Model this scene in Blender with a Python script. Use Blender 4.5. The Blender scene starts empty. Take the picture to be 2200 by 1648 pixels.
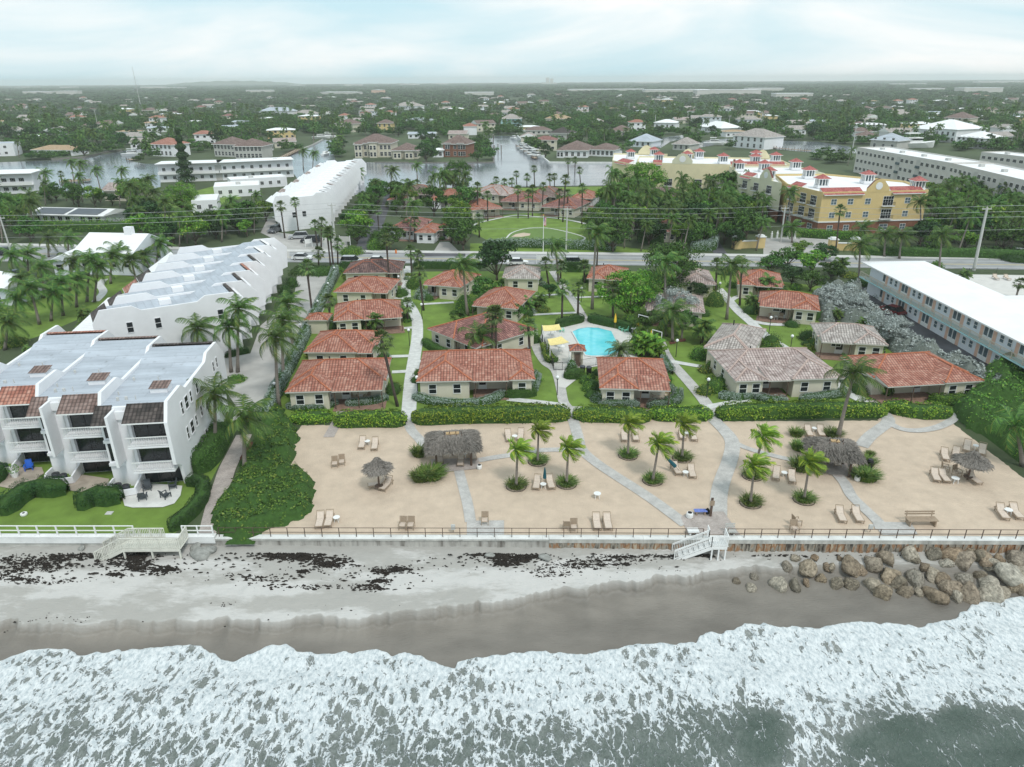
import bpy,math,random
import numpy as np
from mathutils import Matrix,Vector
R=math.radians
rnd=random.Random(7)
SC=bpy.context.scene
F,H,PITCH,ROLL=1525.,36.,R(23.15),R(0.34)
cd=bpy.data.cameras.new('camera');cam=bpy.data.objects.new('camera',cd)
SC.collection.objects.link(cam);SC.camera=cam
cd.sensor_width=36;cd.lens=F/2200*36;cd.clip_start=.5;cd.clip_end=40000
cam.matrix_world=Matrix.Translation((0,0,H))@Matrix.Rotation(R(90)-PITCH,4,'X')@Matrix.Rotation(-ROLL,4,'Z')
SUN_EL,SUN_AZ=R(55),R(150)
W=bpy.data.worlds.new('World');SC.world=W;W.use_nodes=True
wn=W.node_tree.nodes;wl=W.node_tree.links
bg=wn['Background']
sky=wn.new('ShaderNodeTexSky');sky.sky_type='NISHITA';sky.sun_disc=False
sky.sun_elevation=SUN_EL;sky.sun_rotation=SUN_AZ;sky.air_density=1.0;sky.dust_density=1.5;sky.ozone_density=2
tc=wn.new('ShaderNodeTexCoord');mp=wn.new('ShaderNodeMapping');mp.inputs['Scale'].default_value=(1.0,1.0,4.5)
mp.inputs['Location'].default_value=(3.1,.7,.2)
wl.new(tc.outputs['Generated'],mp.inputs[0])
nz=wn.new('ShaderNodeTexNoise');nz.inputs['Scale'].default_value=2.2;nz.inputs['Detail'].default_value=7
nz.inputs['Roughness'].default_value=.52;nz.inputs['Distortion'].default_value=.6
wl.new(mp.outputs[0],nz.inputs['Vector'])
cr=wn.new('ShaderNodeValToRGB');cr.color_ramp.elements[0].position=.42;cr.color_ramp.elements[1].position=.66
cr.color_ramp.elements[0].color=(.90,.90,.90,1);cr.color_ramp.elements[1].color=(1,1,1,1)
wl.new(nz.outputs[0],cr.inputs[0])
cc=wn.new('ShaderNodeValToRGB');cc.color_ramp.elements[0].position=.38;cc.color_ramp.elements[1].position=.68
cc.color_ramp.elements[0].color=(5.9,8.2,9.0,1);cc.color_ramp.elements[1].color=(9.9,9.8,9.6,1)
wl.new(nz.outputs[0],cc.inputs[0])
mx=wn.new('ShaderNodeMix');mx.data_type='RGBA'
wl.new(cr.outputs[0],mx.inputs[0]);wl.new(sky.outputs[0],mx.inputs[6]);wl.new(cc.outputs[0],mx.inputs[7])
wl.new(mx.outputs[2],bg.inputs[0]);bg.inputs[1].default_value=.094
sl=bpy.data.lights.new('sun','SUN');sl.energy=1.5;sl.angle=R(10);sl.color=(1,.97,.92)
so=bpy.data.objects.new('sun',sl);SC.collection.objects.link(so)
sdir=Vector((math.cos(SUN_EL)*math.sin(SUN_AZ),math.cos(SUN_EL)*math.cos(SUN_AZ),math.sin(SUN_EL)))
so.rotation_euler=sdir.to_track_quat('Z','Y').to_euler()
SC.view_settings.view_transform='Standard';SC.view_settings.look='None';SC.view_settings.exposure=.22;SC.view_settings.gamma=1
SC.cycles.max_bounces=5;SC.cycles.diffuse_bounces=2;SC.cycles.glossy_bounces=2;SC.cycles.volume_bounces=1
SC.cycles.transparent_max_bounces=6
CR,SR=math.cos(ROLL),math.sin(ROLL)
def ray(px,py):
 u=px-1100.;v=py-824.
 a=u*CR-v*SR;b=u*SR+v*CR
 return a,F*math.cos(PITCH)-b*math.sin(PITCH),-F*math.sin(PITCH)-b*math.cos(PITCH)
def G(px,py,z=0.):
 a,b,c=ray(px,py);t=(z-H)/c
 return(a*t,b*t)
def proj(x,y,z):
 q=z-H;d=y*math.cos(PITCH)-q*math.sin(PITCH);w=-(y*math.sin(PITCH)+q*math.cos(PITCH))
 a=F*x/d;b=F*w/d
 return 1100+a*CR+b*SR,824-a*SR+b*CR
def at_depth(px,py,Y):
 a,b,c=ray(px,py);t=Y/b
 return a*t,H+c*t
def inpoly(x,y,P):
 c=False;n=len(P);j=n-1
 for i in range(n):
  if(P[i][1]>y)!=(P[j][1]>y)and x<(P[j][0]-P[i][0])*(y-P[i][1])/(P[j][1]-P[i][1])+P[i][0]:c=not c
  j=i
 return c
MATS={}
def nodes_of(name,rough=.8,spec=.3):
 m=bpy.data.materials.new(name);m.use_nodes=True
 n=m.node_tree.nodes;b=n['Principled BSDF']
 b.inputs['Roughness'].default_value=rough;b.inputs['Specular IOR Level'].default_value=spec
 MATS[name]=m
 return m,n,m.node_tree.links,b
def mat(name,col,rough=.8,var=.12,scale=1.5,bump=0.,bscale=20.,spec=.3,col2=None,metal=0,detail=5,stretch=None,ramp=(.3,.7)):
 m,n,l,b=nodes_of(name,rough,spec)
 b.inputs['Metallic'].default_value=metal
 c1=tuple(max(0,c*(1-var))for c in col);c2=col2 or tuple(min(1,c*(1+var))for c in col)
 t=n.new('ShaderNodeTexCoord');src=t.outputs['Object']
 if stretch:
  mm=n.new('ShaderNodeMapping');mm.inputs['Scale'].default_value=stretch;l.new(src,mm.inputs[0]);src=mm.outputs[0]
 z=n.new('ShaderNodeTexNoise');z.inputs['Scale'].default_value=scale;z.inputs['Detail'].default_value=detail;z.inputs['Roughness'].default_value=.6
 l.new(src,z.inputs['Vector'])
 r=n.new('ShaderNodeValToRGB');r.color_ramp.elements[0].position=ramp[0];r.color_ramp.elements[1].position=ramp[1]
 r.color_ramp.elements[0].color=(*c1,1);r.color_ramp.elements[1].color=(*c2,1)
 l.new(z.outputs[0],r.inputs[0]);l.new(r.outputs[0],b.inputs['Base Color'])
 if bump:
  z2=n.new('ShaderNodeTexNoise');z2.inputs['Scale'].default_value=bscale;z2.inputs['Detail'].default_value=3;l.new(src,z2.inputs['Vector'])
  bp=n.new('ShaderNodeBump');bp.inputs['Strength'].default_value=1;bp.inputs['Distance'].default_value=bump
  l.new(z2.outputs[0],bp.inputs['Height']);l.new(bp.outputs[0],b.inputs['Normal'])
 return m
def leafmat(name,dark,light,tip=None,objvar=.25):
 """foliage: every leaf its own tone, every plant slightly its own"""
 m,n,l,b=nodes_of(name,.55,.25)
 g=n.new('ShaderNodeNewGeometry');r=n.new('ShaderNodeValToRGB')
 r.color_ramp.elements[0].color=(*dark,1);r.color_ramp.elements[1].color=(*light,1)
 r.color_ramp.elements[1].position=.85
 if tip:
  e=r.color_ramp.elements.new(1.0);e.color=(*tip,1)
 l.new(g.outputs['Random Per Island'],r.inputs[0])
 o=n.new('ShaderNodeObjectInfo');h=n.new('ShaderNodeHueSaturation')
 mr=n.new('ShaderNodeMapRange');mr.inputs[3].default_value=1-objvar;mr.inputs[4].default_value=1+objvar
 l.new(o.outputs['Random'],mr.inputs[0]);l.new(mr.outputs[0],h.inputs['Value'])
 mr2=n.new('ShaderNodeMapRange');mr2.inputs[3].default_value=.485;mr2.inputs[4].default_value=.515
 l.new(o.outputs['Random'],mr2.inputs[0]);l.new(mr2.outputs[0],h.inputs['Hue'])
 l.new(r.outputs[0],h.inputs['Color']);l.new(h.outputs[0],b.inputs['Base Color'])
 return m
def tilemat(name,base,light,dark,pu=.36,pv=.42,moss=.0):
 """barrel roof tiles: UV in metres, u along the eave, v up the slope"""
 m,n,l,b=nodes_of(name,.75,.25)
 uv=n.new('ShaderNodeUVMap');sp=n.new('ShaderNodeSeparateXYZ');l.new(uv.outputs[0],sp.inputs[0])
 def M(op,a,bb=None,c=None):
  x=n.new('ShaderNodeMath');x.operation=op
  for i,q in enumerate((a,bb,c)):
   if q is None:continue
   if isinstance(q,(int,float)):x.inputs[i].default_value=q
   else:l.new(q,x.inputs[i])
  return x.outputs[0]
 u=M('DIVIDE',sp.outputs[0],pu);v=M('DIVIDE',sp.outputs[1],pv)
 fu=M('FRACT',u);fv=M('FRACT',v)
 barrel=M('SINE',M('MULTIPLY',fu,math.pi))
 step=M('SUBTRACT',1.0,fv)
 hgt=M('ADD',M('MULTIPLY',barrel,.7),M('MULTIPLY',step,.45))
 cb=n.new('ShaderNodeCombineXYZ');l.new(M('FLOOR',u),cb.inputs[0]);l.new(M('FLOOR',v),cb.inputs[1])
 wnz=n.new('ShaderNodeTexWhiteNoise');wnz.noise_dimensions='2D';l.new(cb.outputs[0],wnz.inputs['Vector'])
 t=n.new('ShaderNodeTexCoord');nzz=n.new('ShaderNodeTexNoise');nzz.inputs['Scale'].default_value=.9;nzz.inputs['Detail'].default_value=8
 nzz.inputs['Roughness'].default_value=.7
 l.new(t.outputs['Object'],nzz.inputs['Vector'])
 mixv=M('ADD',M('MULTIPLY',wnz.outputs[0],.26),M('MULTIPLY',nzz.outputs[0],.95))
 r=n.new('ShaderNodeValToRGB');r.color_ramp.elements[0].position=.26;r.color_ramp.elements[1].position=.86
 r.color_ramp.elements[0].color=(*dark,1);r.color_ramp.elements[1].color=(*light,1)
 e=r.color_ramp.elements.new(.55);e.color=(*base,1);l.new(mixv,r.inputs[0])
 gap=M('MULTIPLY',M('POWER',barrel,.5),M('MINIMUM',M('MULTIPLY',fv,5),1.0))
 dk=M('MULTIPLY_ADD',gap,.74,.26)
 mm=n.new('ShaderNodeMix');mm.data_type='RGBA';mm.blend_type='MULTIPLY';mm.inputs[0].default_value=1
 l.new(r.outputs[0],mm.inputs[6]);l.new(dk,mm.inputs[7]);l.new(mm.outputs[2],b.inputs['Base Color'])
 bp=n.new('ShaderNodeBump');bp.inputs['Distance'].default_value=.08;l.new(hgt,bp.inputs['Height']);l.new(bp.outputs[0],b.inputs['Normal'])
 return m
def V3(a):return np.array(a,float)
class MB:
 def __init__(s):s.v=[];s.f=[];s.m=[];s.uv=[]
 def poly(s,pts,m=0,uv=None):
  i=len(s.v);s.v+=[tuple(p)for p in pts];s.f.append(tuple(range(i,i+len(pts))));s.m.append(m);s.uv.append(uv)
 def slope(s,pts,m=0):
  """roof plane: uv in metres from its lowest edge (pts[0]->pts[1])"""
  P=[V3(p)for p in pts];e=P[1]-P[0];e/=np.linalg.norm(e)
  nn=np.zeros(3)
  for i in range(len(P)):nn+=np.cross(P[i]-P[0],P[(i+1)%len(P)]-P[0])
  nn/=np.linalg.norm(nn)+1e-9;up=np.cross(nn,e)
  s.poly(pts,m,[(float((p-P[0])@e)+50,float((p-P[0])@up)+50)for p in P])
 def box(s,x0,y0,z0,x1,y1,z1,m=0):
  a=[(x0,y0,z0),(x1,y0,z0),(x1,y1,z0),(x0,y1,z0),(x0,y0,z1),(x1,y0,z1),(x1,y1,z1),(x0,y1,z1)]
  i=len(s.v);s.v+=a
  for q in((3,2,1,0),(4,5,6,7),(0,1,5,4),(1,2,6,5),(2,3,7,6),(3,0,4,7)):
   s.f.append(tuple(i+k for k in q));s.m.append(m);s.uv.append(None)
 def cbox(s,c,size,rz=0,m=0,rx=0):
  """box by centre, size, turned about z (and first about x)"""
  k=len(s.v);hx,hy,hz=size[0]/2,size[1]/2,size[2]/2
  s.box(-hx,-hy,-hz,hx,hy,hz,m);c1,s1=math.cos(rz),math.sin(rz);c2,s2=math.cos(rx),math.sin(rx)
  for i in range(k,len(s.v)):
   x,y,z=s.v[i];y,z=y*c2-z*s2,y*s2+z*c2
   s.v[i]=(c[0]+x*c1-y*s1,c[1]+x*s1+y*c1,c[2]+z)
 def bar(s,a,b,w,h=None,m=0):
  h=h or w;a=V3(a);b=V3(b);d=b-a;L=np.linalg.norm(d);d/=L+1e-9
  up=V3((0,0,1))if abs(d[2])<.95 else V3((0,1,0));sx=np.cross(d,up);sx/=np.linalg.norm(sx);uu=np.cross(sx,d)
  i=len(s.v)
  for p in(a,b):
   for(q,r_)in((-1,-1),(1,-1),(1,1),(-1,1)):s.v.append(tuple(p+sx*q*w/2+uu*r_*h/2))
  for q in((0,1,2,3),(7,6,5,4),(0,4,5,1),(1,5,6,2),(2,6,7,3),(3,7,4,0)):
   s.f.append(tuple(i+k for k in q));s.m.append(m);s.uv.append(None)
 def prism(s,P,z0,z1,m=0,mt=None,bottom=True):
  a=sum(P[i][0]*P[(i+1)%len(P)][1]-P[(i+1)%len(P)][0]*P[i][1]for i in range(len(P)))
  if a<0:P=P[::-1]
  s.poly([(x,y,z1)for x,y in P],m if mt is None else mt)
  if bottom:s.poly([(x,y,z0)for x,y in P[::-1]],m)
  for i in range(len(P)):
   (x0,y0),(x1,y1)=P[i],P[(i+1)%len(P)]
   s.poly([(x0,y0,z0),(x1,y1,z0),(x1,y1,z1),(x0,y0,z1)],m)
 def tube(s,pts,rad,n=8,m=0,cap=True):
  pts=[V3(p)for p in pts]
  if isinstance(rad,(int,float)):rad=[rad]*len(pts)
  base=len(s.v)
  for k,p in enumerate(pts):
   d=pts[min(k+1,len(pts)-1)]-pts[max(k-1,0)];d/=np.linalg.norm(d)+1e-9
   up=V3((0,0,1))if abs(d[2])<.9 else V3((0,1,0));a=np.cross(d,up);a/=np.linalg.norm(a);b=np.cross(a,d)
   for j in range(n):
    t=2*math.pi*j/n;s.v.append(tuple(p+rad[k]*(a*math.cos(t)+b*math.sin(t))))
  for k in range(len(pts)-1):
   for j in range(n):
    j2=(j+1)%n;o=base+k*n
    s.f.append((o+j,o+n+j,o+n+j2,o+j2));s.m.append(m);s.uv.append(None)
  if cap:
   s.f.append(tuple(base+j for j in range(n)));s.m.append(m);s.uv.append(None)
   o=base+(len(pts)-1)*n;s.f.append(tuple(o+j for j in range(n))[::-1]);s.m.append(m);s.uv.append(None)
 def cyl(s,x,y,z0,z1,r0,r1=None,n=12,m=0):
  s.tube([(x,y,z0),(x,y,z1)],[r0,r0 if r1 is None else r1],n,m)
 def lathe(s,c,prof,n=14,m=0):
  s.tube([(c[0],c[1],c[2]+z)for r_,z in prof],[max(r_,.001)for r_,z in prof],n,m)
 def ball(s,c,r,n=10,m=0,sz=1.):
  k=max(4,n//2+1)
  s.lathe((c[0],c[1],c[2]),[(r*math.sin(math.pi*i/k),-r*sz*math.cos(math.pi*i/k))for i in range(k+1)],n,m)
 def build(s,name,mats,parent=None,smooth=False,loc=None):
  me=bpy.data.meshes.new(name)
  me.from_pydata([tuple(map(float,p))for p in s.v],[],s.f)
  if not isinstance(mats,(list,tuple)):mats=[mats]
  for q in mats:me.materials.append(MATS[q]if isinstance(q,str)else q)
  me.polygons.foreach_set('material_index',s.m)
  if any(u is not None for u in s.uv):
   L=me.uv_layers.new(name='UVMap');arr=[]
   for f,u in zip(s.f,s.uv):arr+=[c for p in(u or[(0,0)]*len(f))for c in p]
   L.data.foreach_set('uv',arr)
  if smooth:me.polygons.foreach_set('use_smooth',[True]*len(s.f))
  me.update()
  o=bpy.data.objects.new(name,me);SC.collection.objects.link(o)
  if parent:o.parent=parent
  if loc:o.location=loc
  return o
def np_obj(name,v,f,mats,parent=None,midx=None,smooth=False,col=None):
 """fast mesh from arrays: v (N,3), f (M,k)"""
 me=bpy.data.meshes.new(name);M,k=f.shape
 me.vertices.add(len(v));me.vertices.foreach_set('co',np.ascontiguousarray(v,dtype=np.float32).ravel())
 me.loops.add(M*k);me.loops.foreach_set('vertex_index',np.ascontiguousarray(f,dtype=np.int32).ravel())
 me.polygons.add(M);me.polygons.foreach_set('loop_start',np.arange(0,M*k,k,dtype=np.int32))
 if not isinstance(mats,(list,tuple)):mats=[mats]
 for q in mats:me.materials.append(MATS[q])
 if midx is not None:me.polygons.foreach_set('material_index',np.ascontiguousarray(midx,dtype=np.int32))
 if smooth:me.polygons.foreach_set('use_smooth',np.ones(M,dtype=bool))
 me.update(calc_edges=True)
 for nm,arr in(col or{}).items():
  a=me.attributes.new(nm,'FLOAT','POINT');a.data.foreach_set('value',np.ascontiguousarray(arr,dtype=np.float32))
 o=bpy.data.objects.new(name,me);SC.collection.objects.link(o)
 if parent:o.parent=parent
 return o
def tag(o,label=None,cat=None,group=None,kind=None):
 if label:o['label']=label
 if cat:o['category']=cat
 if group:o['group']=group
 if kind:o['kind']=kind
 return o
def thing(name,label,cat,loc=(0,0,0),rz=0,group=None):
 o=bpy.data.objects.new(name,None);SC.collection.objects.link(o);o.location=loc;o.rotation_euler=(0,0,rz)
 o.empty_display_size=.2
 return tag(o,label,cat,group)
def struct(o):o['kind']='structure';return o
def dup(root,loc,rz=0,label=None,group=None,scale=None):
 r=root.copy();SC.collection.objects.link(r);r.location=loc;r.rotation_euler=(root.rotation_euler[0],root.rotation_euler[1],rz)
 if scale is not None:r.scale=scale if isinstance(scale,(tuple,list))else(scale,)*3
 if label:r['label']=label
 if group:r['group']=group
 for ch in root.children:
  c=ch.copy();SC.collection.objects.link(c);c.parent=r
  for g in ch.children:
   d=g.copy();SC.collection.objects.link(d);d.parent=c
 return r
class Proto:
 """the first use is the prototype itself, later uses are copies of it and its parts"""
 def __init__(s,root):s.root=root;s.used=False
 def put(s,loc,rz=0,label=None,group=None,scale=1):
  if not s.used:
   s.used=True;r=s.root;r.location=loc;r.rotation_euler=(0,0,rz);r.scale=(scale,)*3 if not isinstance(scale,(tuple,list))else scale
   if label:r['label']=label
   if group:r['group']=group
   return r
  return dup(s.root,loc,rz,label,group,scale)
mat('lawn',(.15,.235,.042),.9,.26,.35,.03,25,detail=8)
mat('far_ground',(.07,.095,.045),.95,.4,.02,0,detail=9)
mat('putting_green',(.13,.21,.055),.9,.08,.3)
mat('terrace_sand',(.555,.445,.345),.95,.11,.7,.06,6,detail=12,ramp=(.3,.7))
mat('concrete_path',(.60,.60,.58),.85,.16,1.6,.01,12)
mat('asphalt',(.30,.305,.31),.9,.12,.5,detail=8)
mat('dark_asphalt',(.10,.10,.11),.85,.4,.2,detail=8)
mat('sidewalk',(.58,.57,.55),.9,.1,.6)
mat('white_line',(.75,.75,.75),.8,.1,4)
mat('yellow_line',(.65,.50,.12),.8,.1,4)
mat('driveway',(.42,.405,.385),.9,.2,.22,.01,9,detail=8)
mat('white_wall',(.80,.80,.82),.7,.05,.5,.004,30)
mat('white_paint',(.80,.80,.79),.6,.05,3)
mat('white_roof',(.82,.82,.83),.7,.06,.25,detail=8)
mat('bluegrey_roof',(.45,.49,.545),.7,.16,.35,detail=9,stretch=(.5,1.6,1))
mat('stained_roof',(.50,.50,.46),.8,.3,.4,detail=9)
mat('cottage_wall',(.63,.585,.48),.8,.06,.6)
mat('grey_wall',(.50,.49,.46),.8,.08,.4)
mat('beige_wall',(.60,.575,.54),.8,.06,.4)
mat('brown_wood',(.12,.08,.06),.8,.2,3)
mat('tan_wood',(.34,.26,.19),.8,.2,6,stretch=(1,1,8))
mat('glass',(.015,.019,.022),.12,.3,1,spec=.6)
mat('glass_light',(.10,.14,.16),.15,.4,1,spec=.6)
mat('brick_patio',(.27,.17,.13),.9,.25,2.5)
mat('patio_tan',(.40,.34,.28),.9,.25,.7)
mat('patio_white',(.66,.65,.62),.9,.14,.8)
mat('dark_metal',(.03,.03,.033),.5,.2,4)
mat('rail_metal',(.10,.07,.055),.7,.35,5)
mat('grey_plastic',(.07,.08,.09),.6,.1,3)
mat('sling',(.60,.50,.42),.8,.1,6)
mat('teal_cloth',(.012,.085,.11),.8,.2,5)
mat('blue_plastic',(.02,.12,.55),.5,.1,5)
mat('mint_plastic',(.25,.62,.45),.5,.1,5)
mat('yellow_cloth',(.80,.66,.28),.8,.12,3)
mat('strong_yellow',(.85,.52,.05),.8,.15,3)
mat('globe',(.85,.86,.88),.3,.02,3)
mat('thatch',(.26,.235,.21),.95,.45,9,.04,26,stretch=(1,1,.25))
mat('bare_board',(.45,.31,.17),.9,.15,6)
mat('trunk_palm',(.23,.20,.175),.95,.25,3,.02,14,stretch=(.5,.5,4))
mat('trunk_dark',(.085,.065,.055),.95,.3,3,.02,14)
mat('bark',(.14,.115,.09),.95,.3,4)
mat('dead_frond',(.27,.19,.11),.9,.3,4)
mat('mulch',(.13,.05,.035),.95,.3,3)
mat('stone_dark',(.30,.30,.28),.95,.35,1.6,.04,7)
mat('cap_concrete',(.70,.70,.68),.85,.14,.7,.01,8,detail=9)
mat('wall_concrete',(.42,.41,.38),.9,.3,.8,.02,6,detail=9)
mat('pole_concrete',(.52,.52,.50),.85,.08,2)
mat('wire',(.45,.46,.47),.6,.1,1)
mat('yellow_stucco',(.66,.50,.24),.8,.06,.6)
mat('cream_stucco',(.74,.66,.43),.8,.05,.6)
mat('pale_stucco',(.66,.64,.47),.8,.05,.6)
mat('brick_red',(.24,.11,.07),.85,.2,1.5)
mat('peach',(.72,.47,.36),.8,.06,1)
mat('aqua',(.40,.62,.64),.7,.06,1)
mat('pool_deck',(.62,.60,.57),.9,.07,.8)
mat('pool_tile',(.12,.62,.70),.3,.12,.5)
mat('hedge_body',(.04,.09,.018),.95,.3,3)
mat('black_rubber',(.02,.02,.02),.8,.2,3)
mat('solar',(.03,.035,.05),.3,.3,.6,spec=.5)
mat('orange',(.75,.20,.03),.7,.1,3)
mat('seawall_dark',(.20,.19,.17),.9,.3,1)
for nm,c in(('car_white',(.78,.78,.78)),('car_black',(.025,.028,.035)),('car_silver',(.42,.43,.45)),('car_red',(.16,.015,.02)),('car_grey',(.12,.125,.14)),('car_navy',(.03,.045,.08))):
 mat(nm,c,.25,.03,1,spec=.6)
tilemat('tile_red',(.42,.175,.125),(.60,.345,.27),(.21,.08,.065))
tilemat('tile_wine',(.28,.13,.115),(.50,.26,.22),(.11,.05,.05))
tilemat('tile_dark',(.14,.085,.08),(.33,.20,.17),(.04,.028,.028))
tilemat('tile_grey',(.44,.39,.36),(.66,.60,.56),(.17,.14,.125))
tilemat('tile_pinkgrey',(.46,.36,.335),(.68,.58,.54),(.20,.15,.13))
tilemat('tile_condo',(.50,.14,.13),(.62,.24,.21),(.25,.07,.07))
tilemat('tile_brown',(.22,.15,.13),(.36,.27,.24),(.10,.07,.06))
tilemat('tile_black',(.07,.06,.055),(.16,.13,.12),(.025,.02,.02))
mat('ridge_red',(.43,.15,.08),.8,.3,3)
mat('ridge_grey',(.46,.35,.31),.8,.3,3)
mat('ridge_dark',(.30,.12,.08),.8,.3,3)
leafmat('leaf_tree',(.016,.052,.010),(.085,.185,.030))
leafmat('leaf_bright',(.035,.105,.012),(.15,.30,.030),(.30,.38,.05))
leafmat('leaf_grape',(.035,.095,.010),(.20,.34,.030),(.42,.44,.05))
leafmat('leaf_grape_dark',(.020,.066,.010),(.135,.28,.038),(.26,.33,.06))
leafmat('leaf_deep',(.010,.035,.010),(.04,.10,.022))
leafmat('leaf_silver',(.10,.145,.115),(.34,.41,.36))
leafmat('leaf_silvertree',(.17,.195,.18),(.42,.46,.44))
leafmat('leaf_olive',(.06,.10,.02),(.24,.30,.045),(.42,.38,.05))
leafmat('leaf_coco',(.024,.070,.014),(.105,.20,.034),(.20,.21,.04))
leafmat('leaf_coco_young',(.07,.14,.014),(.24,.36,.035),(.50,.43,.05))
leafmat('leaf_sabal',(.035,.075,.024),(.13,.21,.055),(.26,.27,.09))
leafmat('leaf_grass',(.035,.08,.012),(.15,.23,.045),(.28,.26,.08))
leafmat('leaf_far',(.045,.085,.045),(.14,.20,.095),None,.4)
#plants
def rng(seed):return np.random.default_rng(seed)
def unit(a):a=np.asarray(a,float);return a/(np.linalg.norm(a,axis=-1,keepdims=True)+1e-9)
def cards(P,size,r,nrm=None,spread=.9,aspect=.55):
 N=len(P);rv=unit(r.normal(size=(N,3)))
 n=rv if nrm is None else unit(nrm+spread*rv)
 t=unit(np.cross(n,unit(r.normal(size=(N,3)))));b=np.cross(n,t)
 s=np.asarray(size)*np.ones(N)*r.uniform(.7,1.25,N);s=s[:,None]
 v=np.stack([P-t*s*.5,P-b*s*aspect*.5+n*s*.06,P+t*s*.5,P+b*s*aspect*.5+n*s*.06],1).reshape(-1,3)
 return v,np.arange(4*N).reshape(N,4)
def tree_proto(name,seed,h,rx,ry,ch,nclump,nleaf,leaf,mats=('leaf_tree','bark'),clump=.33,trunk=.22,flat=.75,lean=0):
 """trunk + limbs, crown of many leaf clumps; h = total height, ch = crown depth"""
 r=rng(seed);root=thing(name,'tree','tree');cz=h-ch/2
 C=[]
 while len(C)<nclump:
  p=r.uniform(-1,1,3)
  q=np.linalg.norm(p)
  if q<1 and(q>.45 or len(C)%4==0):C.append(p)
 C=np.array(C)*[rx*.78,ry*.78,ch*.40]+[0,0,cz]
 C+=r.normal(size=C.shape)*[.05*rx,.05*ry,.03*ch]
 rc=r.uniform(.65,1.25,nclump)*clump*(rx+ry)/2
 idx=r.integers(0,nclump,nleaf);d=unit(r.normal(size=(nleaf,3)));d[:,2]=np.where(d[:,2]<-.3,-d[:,2]*.6,d[:,2])
 rad=r.uniform(.55,1.04,nleaf)
 P=C[idx]+d*(rad*rc[idx])[:,None]*[1,1,flat]
 v,f=cards(P,leaf,r,d,.8)
 np_obj('crown',v,f,mats[0],root)
 m=MB();top=(lean,0,cz-ch*.12)
 m.tube([(0,0,-.1),(lean*.3,.05,(h-ch)*.5),top],[trunk,trunk*.75,trunk*.4],7)
 for k in range(min(9,nclump)):
  c=C[k];z0=h-ch*1.05 if h>ch*1.1 else h*.12
  a=(lean*.4,0,max(.3,z0*.8))
  m.tube([a,((a[0]+c[0])/2,c[1]/2,(a[2]+c[2])/2-.2),tuple(c)],[trunk*.5,trunk*.3,trunk*.12],5)
 m.build('trunk',mats[1],root,True)
 return Proto(root)
def frond_arrays(r,a,elev,L,wind,n=13,leaf=.62,width=.085,bend=1.75,droop=.45):
 """one feather frond from the origin; returns quads"""
 V=[];q=np.zeros(3);e=elev;step=L/n;pts=[q.copy()]
 for i in range(n):
  s=i/n
  d=np.array([math.cos(a)*math.cos(e),math.sin(a)*math.cos(e),math.sin(e)])+wind*s*1.3
  d/=np.linalg.norm(d);q=q+d*step;pts.append(q.copy());e-=bend/n*(.5+s)
 pts=np.array(pts);out=[]
 side0=np.array([-math.sin(a),math.cos(a),0])
 for i in range(n):
  t=unit(pts[i+1]-pts[i]);w=.035*(1-i/n)+.012;out+=[pts[i]-side0*w,pts[i]+side0*w,pts[i+1]+side0*w*.9,pts[i+1]-side0*w*.9]
  if i<1:continue
  for sgn in(-1,1):
   for sub in(0,.5):
    s=(i+sub)/n;b=pts[i]+(pts[i+1]-pts[i])*sub
    l=leaf*(.35+1.1*math.sin(math.pi*min(1,s*.92+.12)))*r.uniform(.85,1.1)
    d=side0*sgn*.8+t*.75+np.array([0,0,-droop-.25*r.random()])+wind*.7;d/=np.linalg.norm(d)
    ww=t*width*.5
    out+=[b-ww,b+ww,b+d*l+ww*.25,b+d*l-ww*.25]
 return np.array(out)
def coco_proto(seed,h,L=3.0,n=18,wind=(.55,.15,-.05),lean=(.3,0),young=False,droop=.45,leafm=None,trunkm='trunk_palm',r0=.19,name='coconut_palm',nseg=13,width=.10,nuts=True,elev=(-.75,1.35),leaf=.62):
 r=rng(seed);root=thing(name,'palm','palm tree');m=MB()
 P=[(lean[0]*(t**1.6)*h*.25,lean[1]*(t**1.6)*h*.25,-.15+(h+.15)*t)for t in np.linspace(0,1,7)]
 m.tube(P,[r0*1.35,r0,r0*.88,r0*.8,r0*.74,r0*.7,r0*.62],8)
 m.build('trunk',trunkm,root,True);top=np.array(P[-1])
 w=np.array(wind);A=[]
 for k in range(n):
  a=k*2.39996+r.uniform(-.2,.2);u=(k+.5)/n
  el=elev[1]-(elev[1]-elev[0])*u**1.1
  A.append(frond_arrays(r,a,el,L*r.uniform(.85,1.1)*(1 if u>.15 else.8),w,nseg,leaf=leaf,width=width,droop=droop)+top)
 v=np.concatenate(A);np_obj('crown',v,np.arange(len(v)).reshape(-1,4),leafm or('leaf_coco_young' if young else 'leaf_coco'),root)
 if young:
  A=[frond_arrays(r,r.uniform(-.8,.8),-.5,L*.8,w,8,.4,.05,droop=.9)+top for _ in range(2)]
  v=np.concatenate(A);np_obj('dead_frond',v,np.arange(len(v)).reshape(-1,4),'dead_frond',root)
 elif nuts:
  m=MB()
  for k in range(7):m.ball((top[0]+.3*math.cos(k*.9),top[1]+.3*math.sin(k*.9),top[2]-.22-.1*(k%2)),.14,6)
  m.build('coconut_bunch','dead_frond',root,True)
 return Proto(root)
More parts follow.
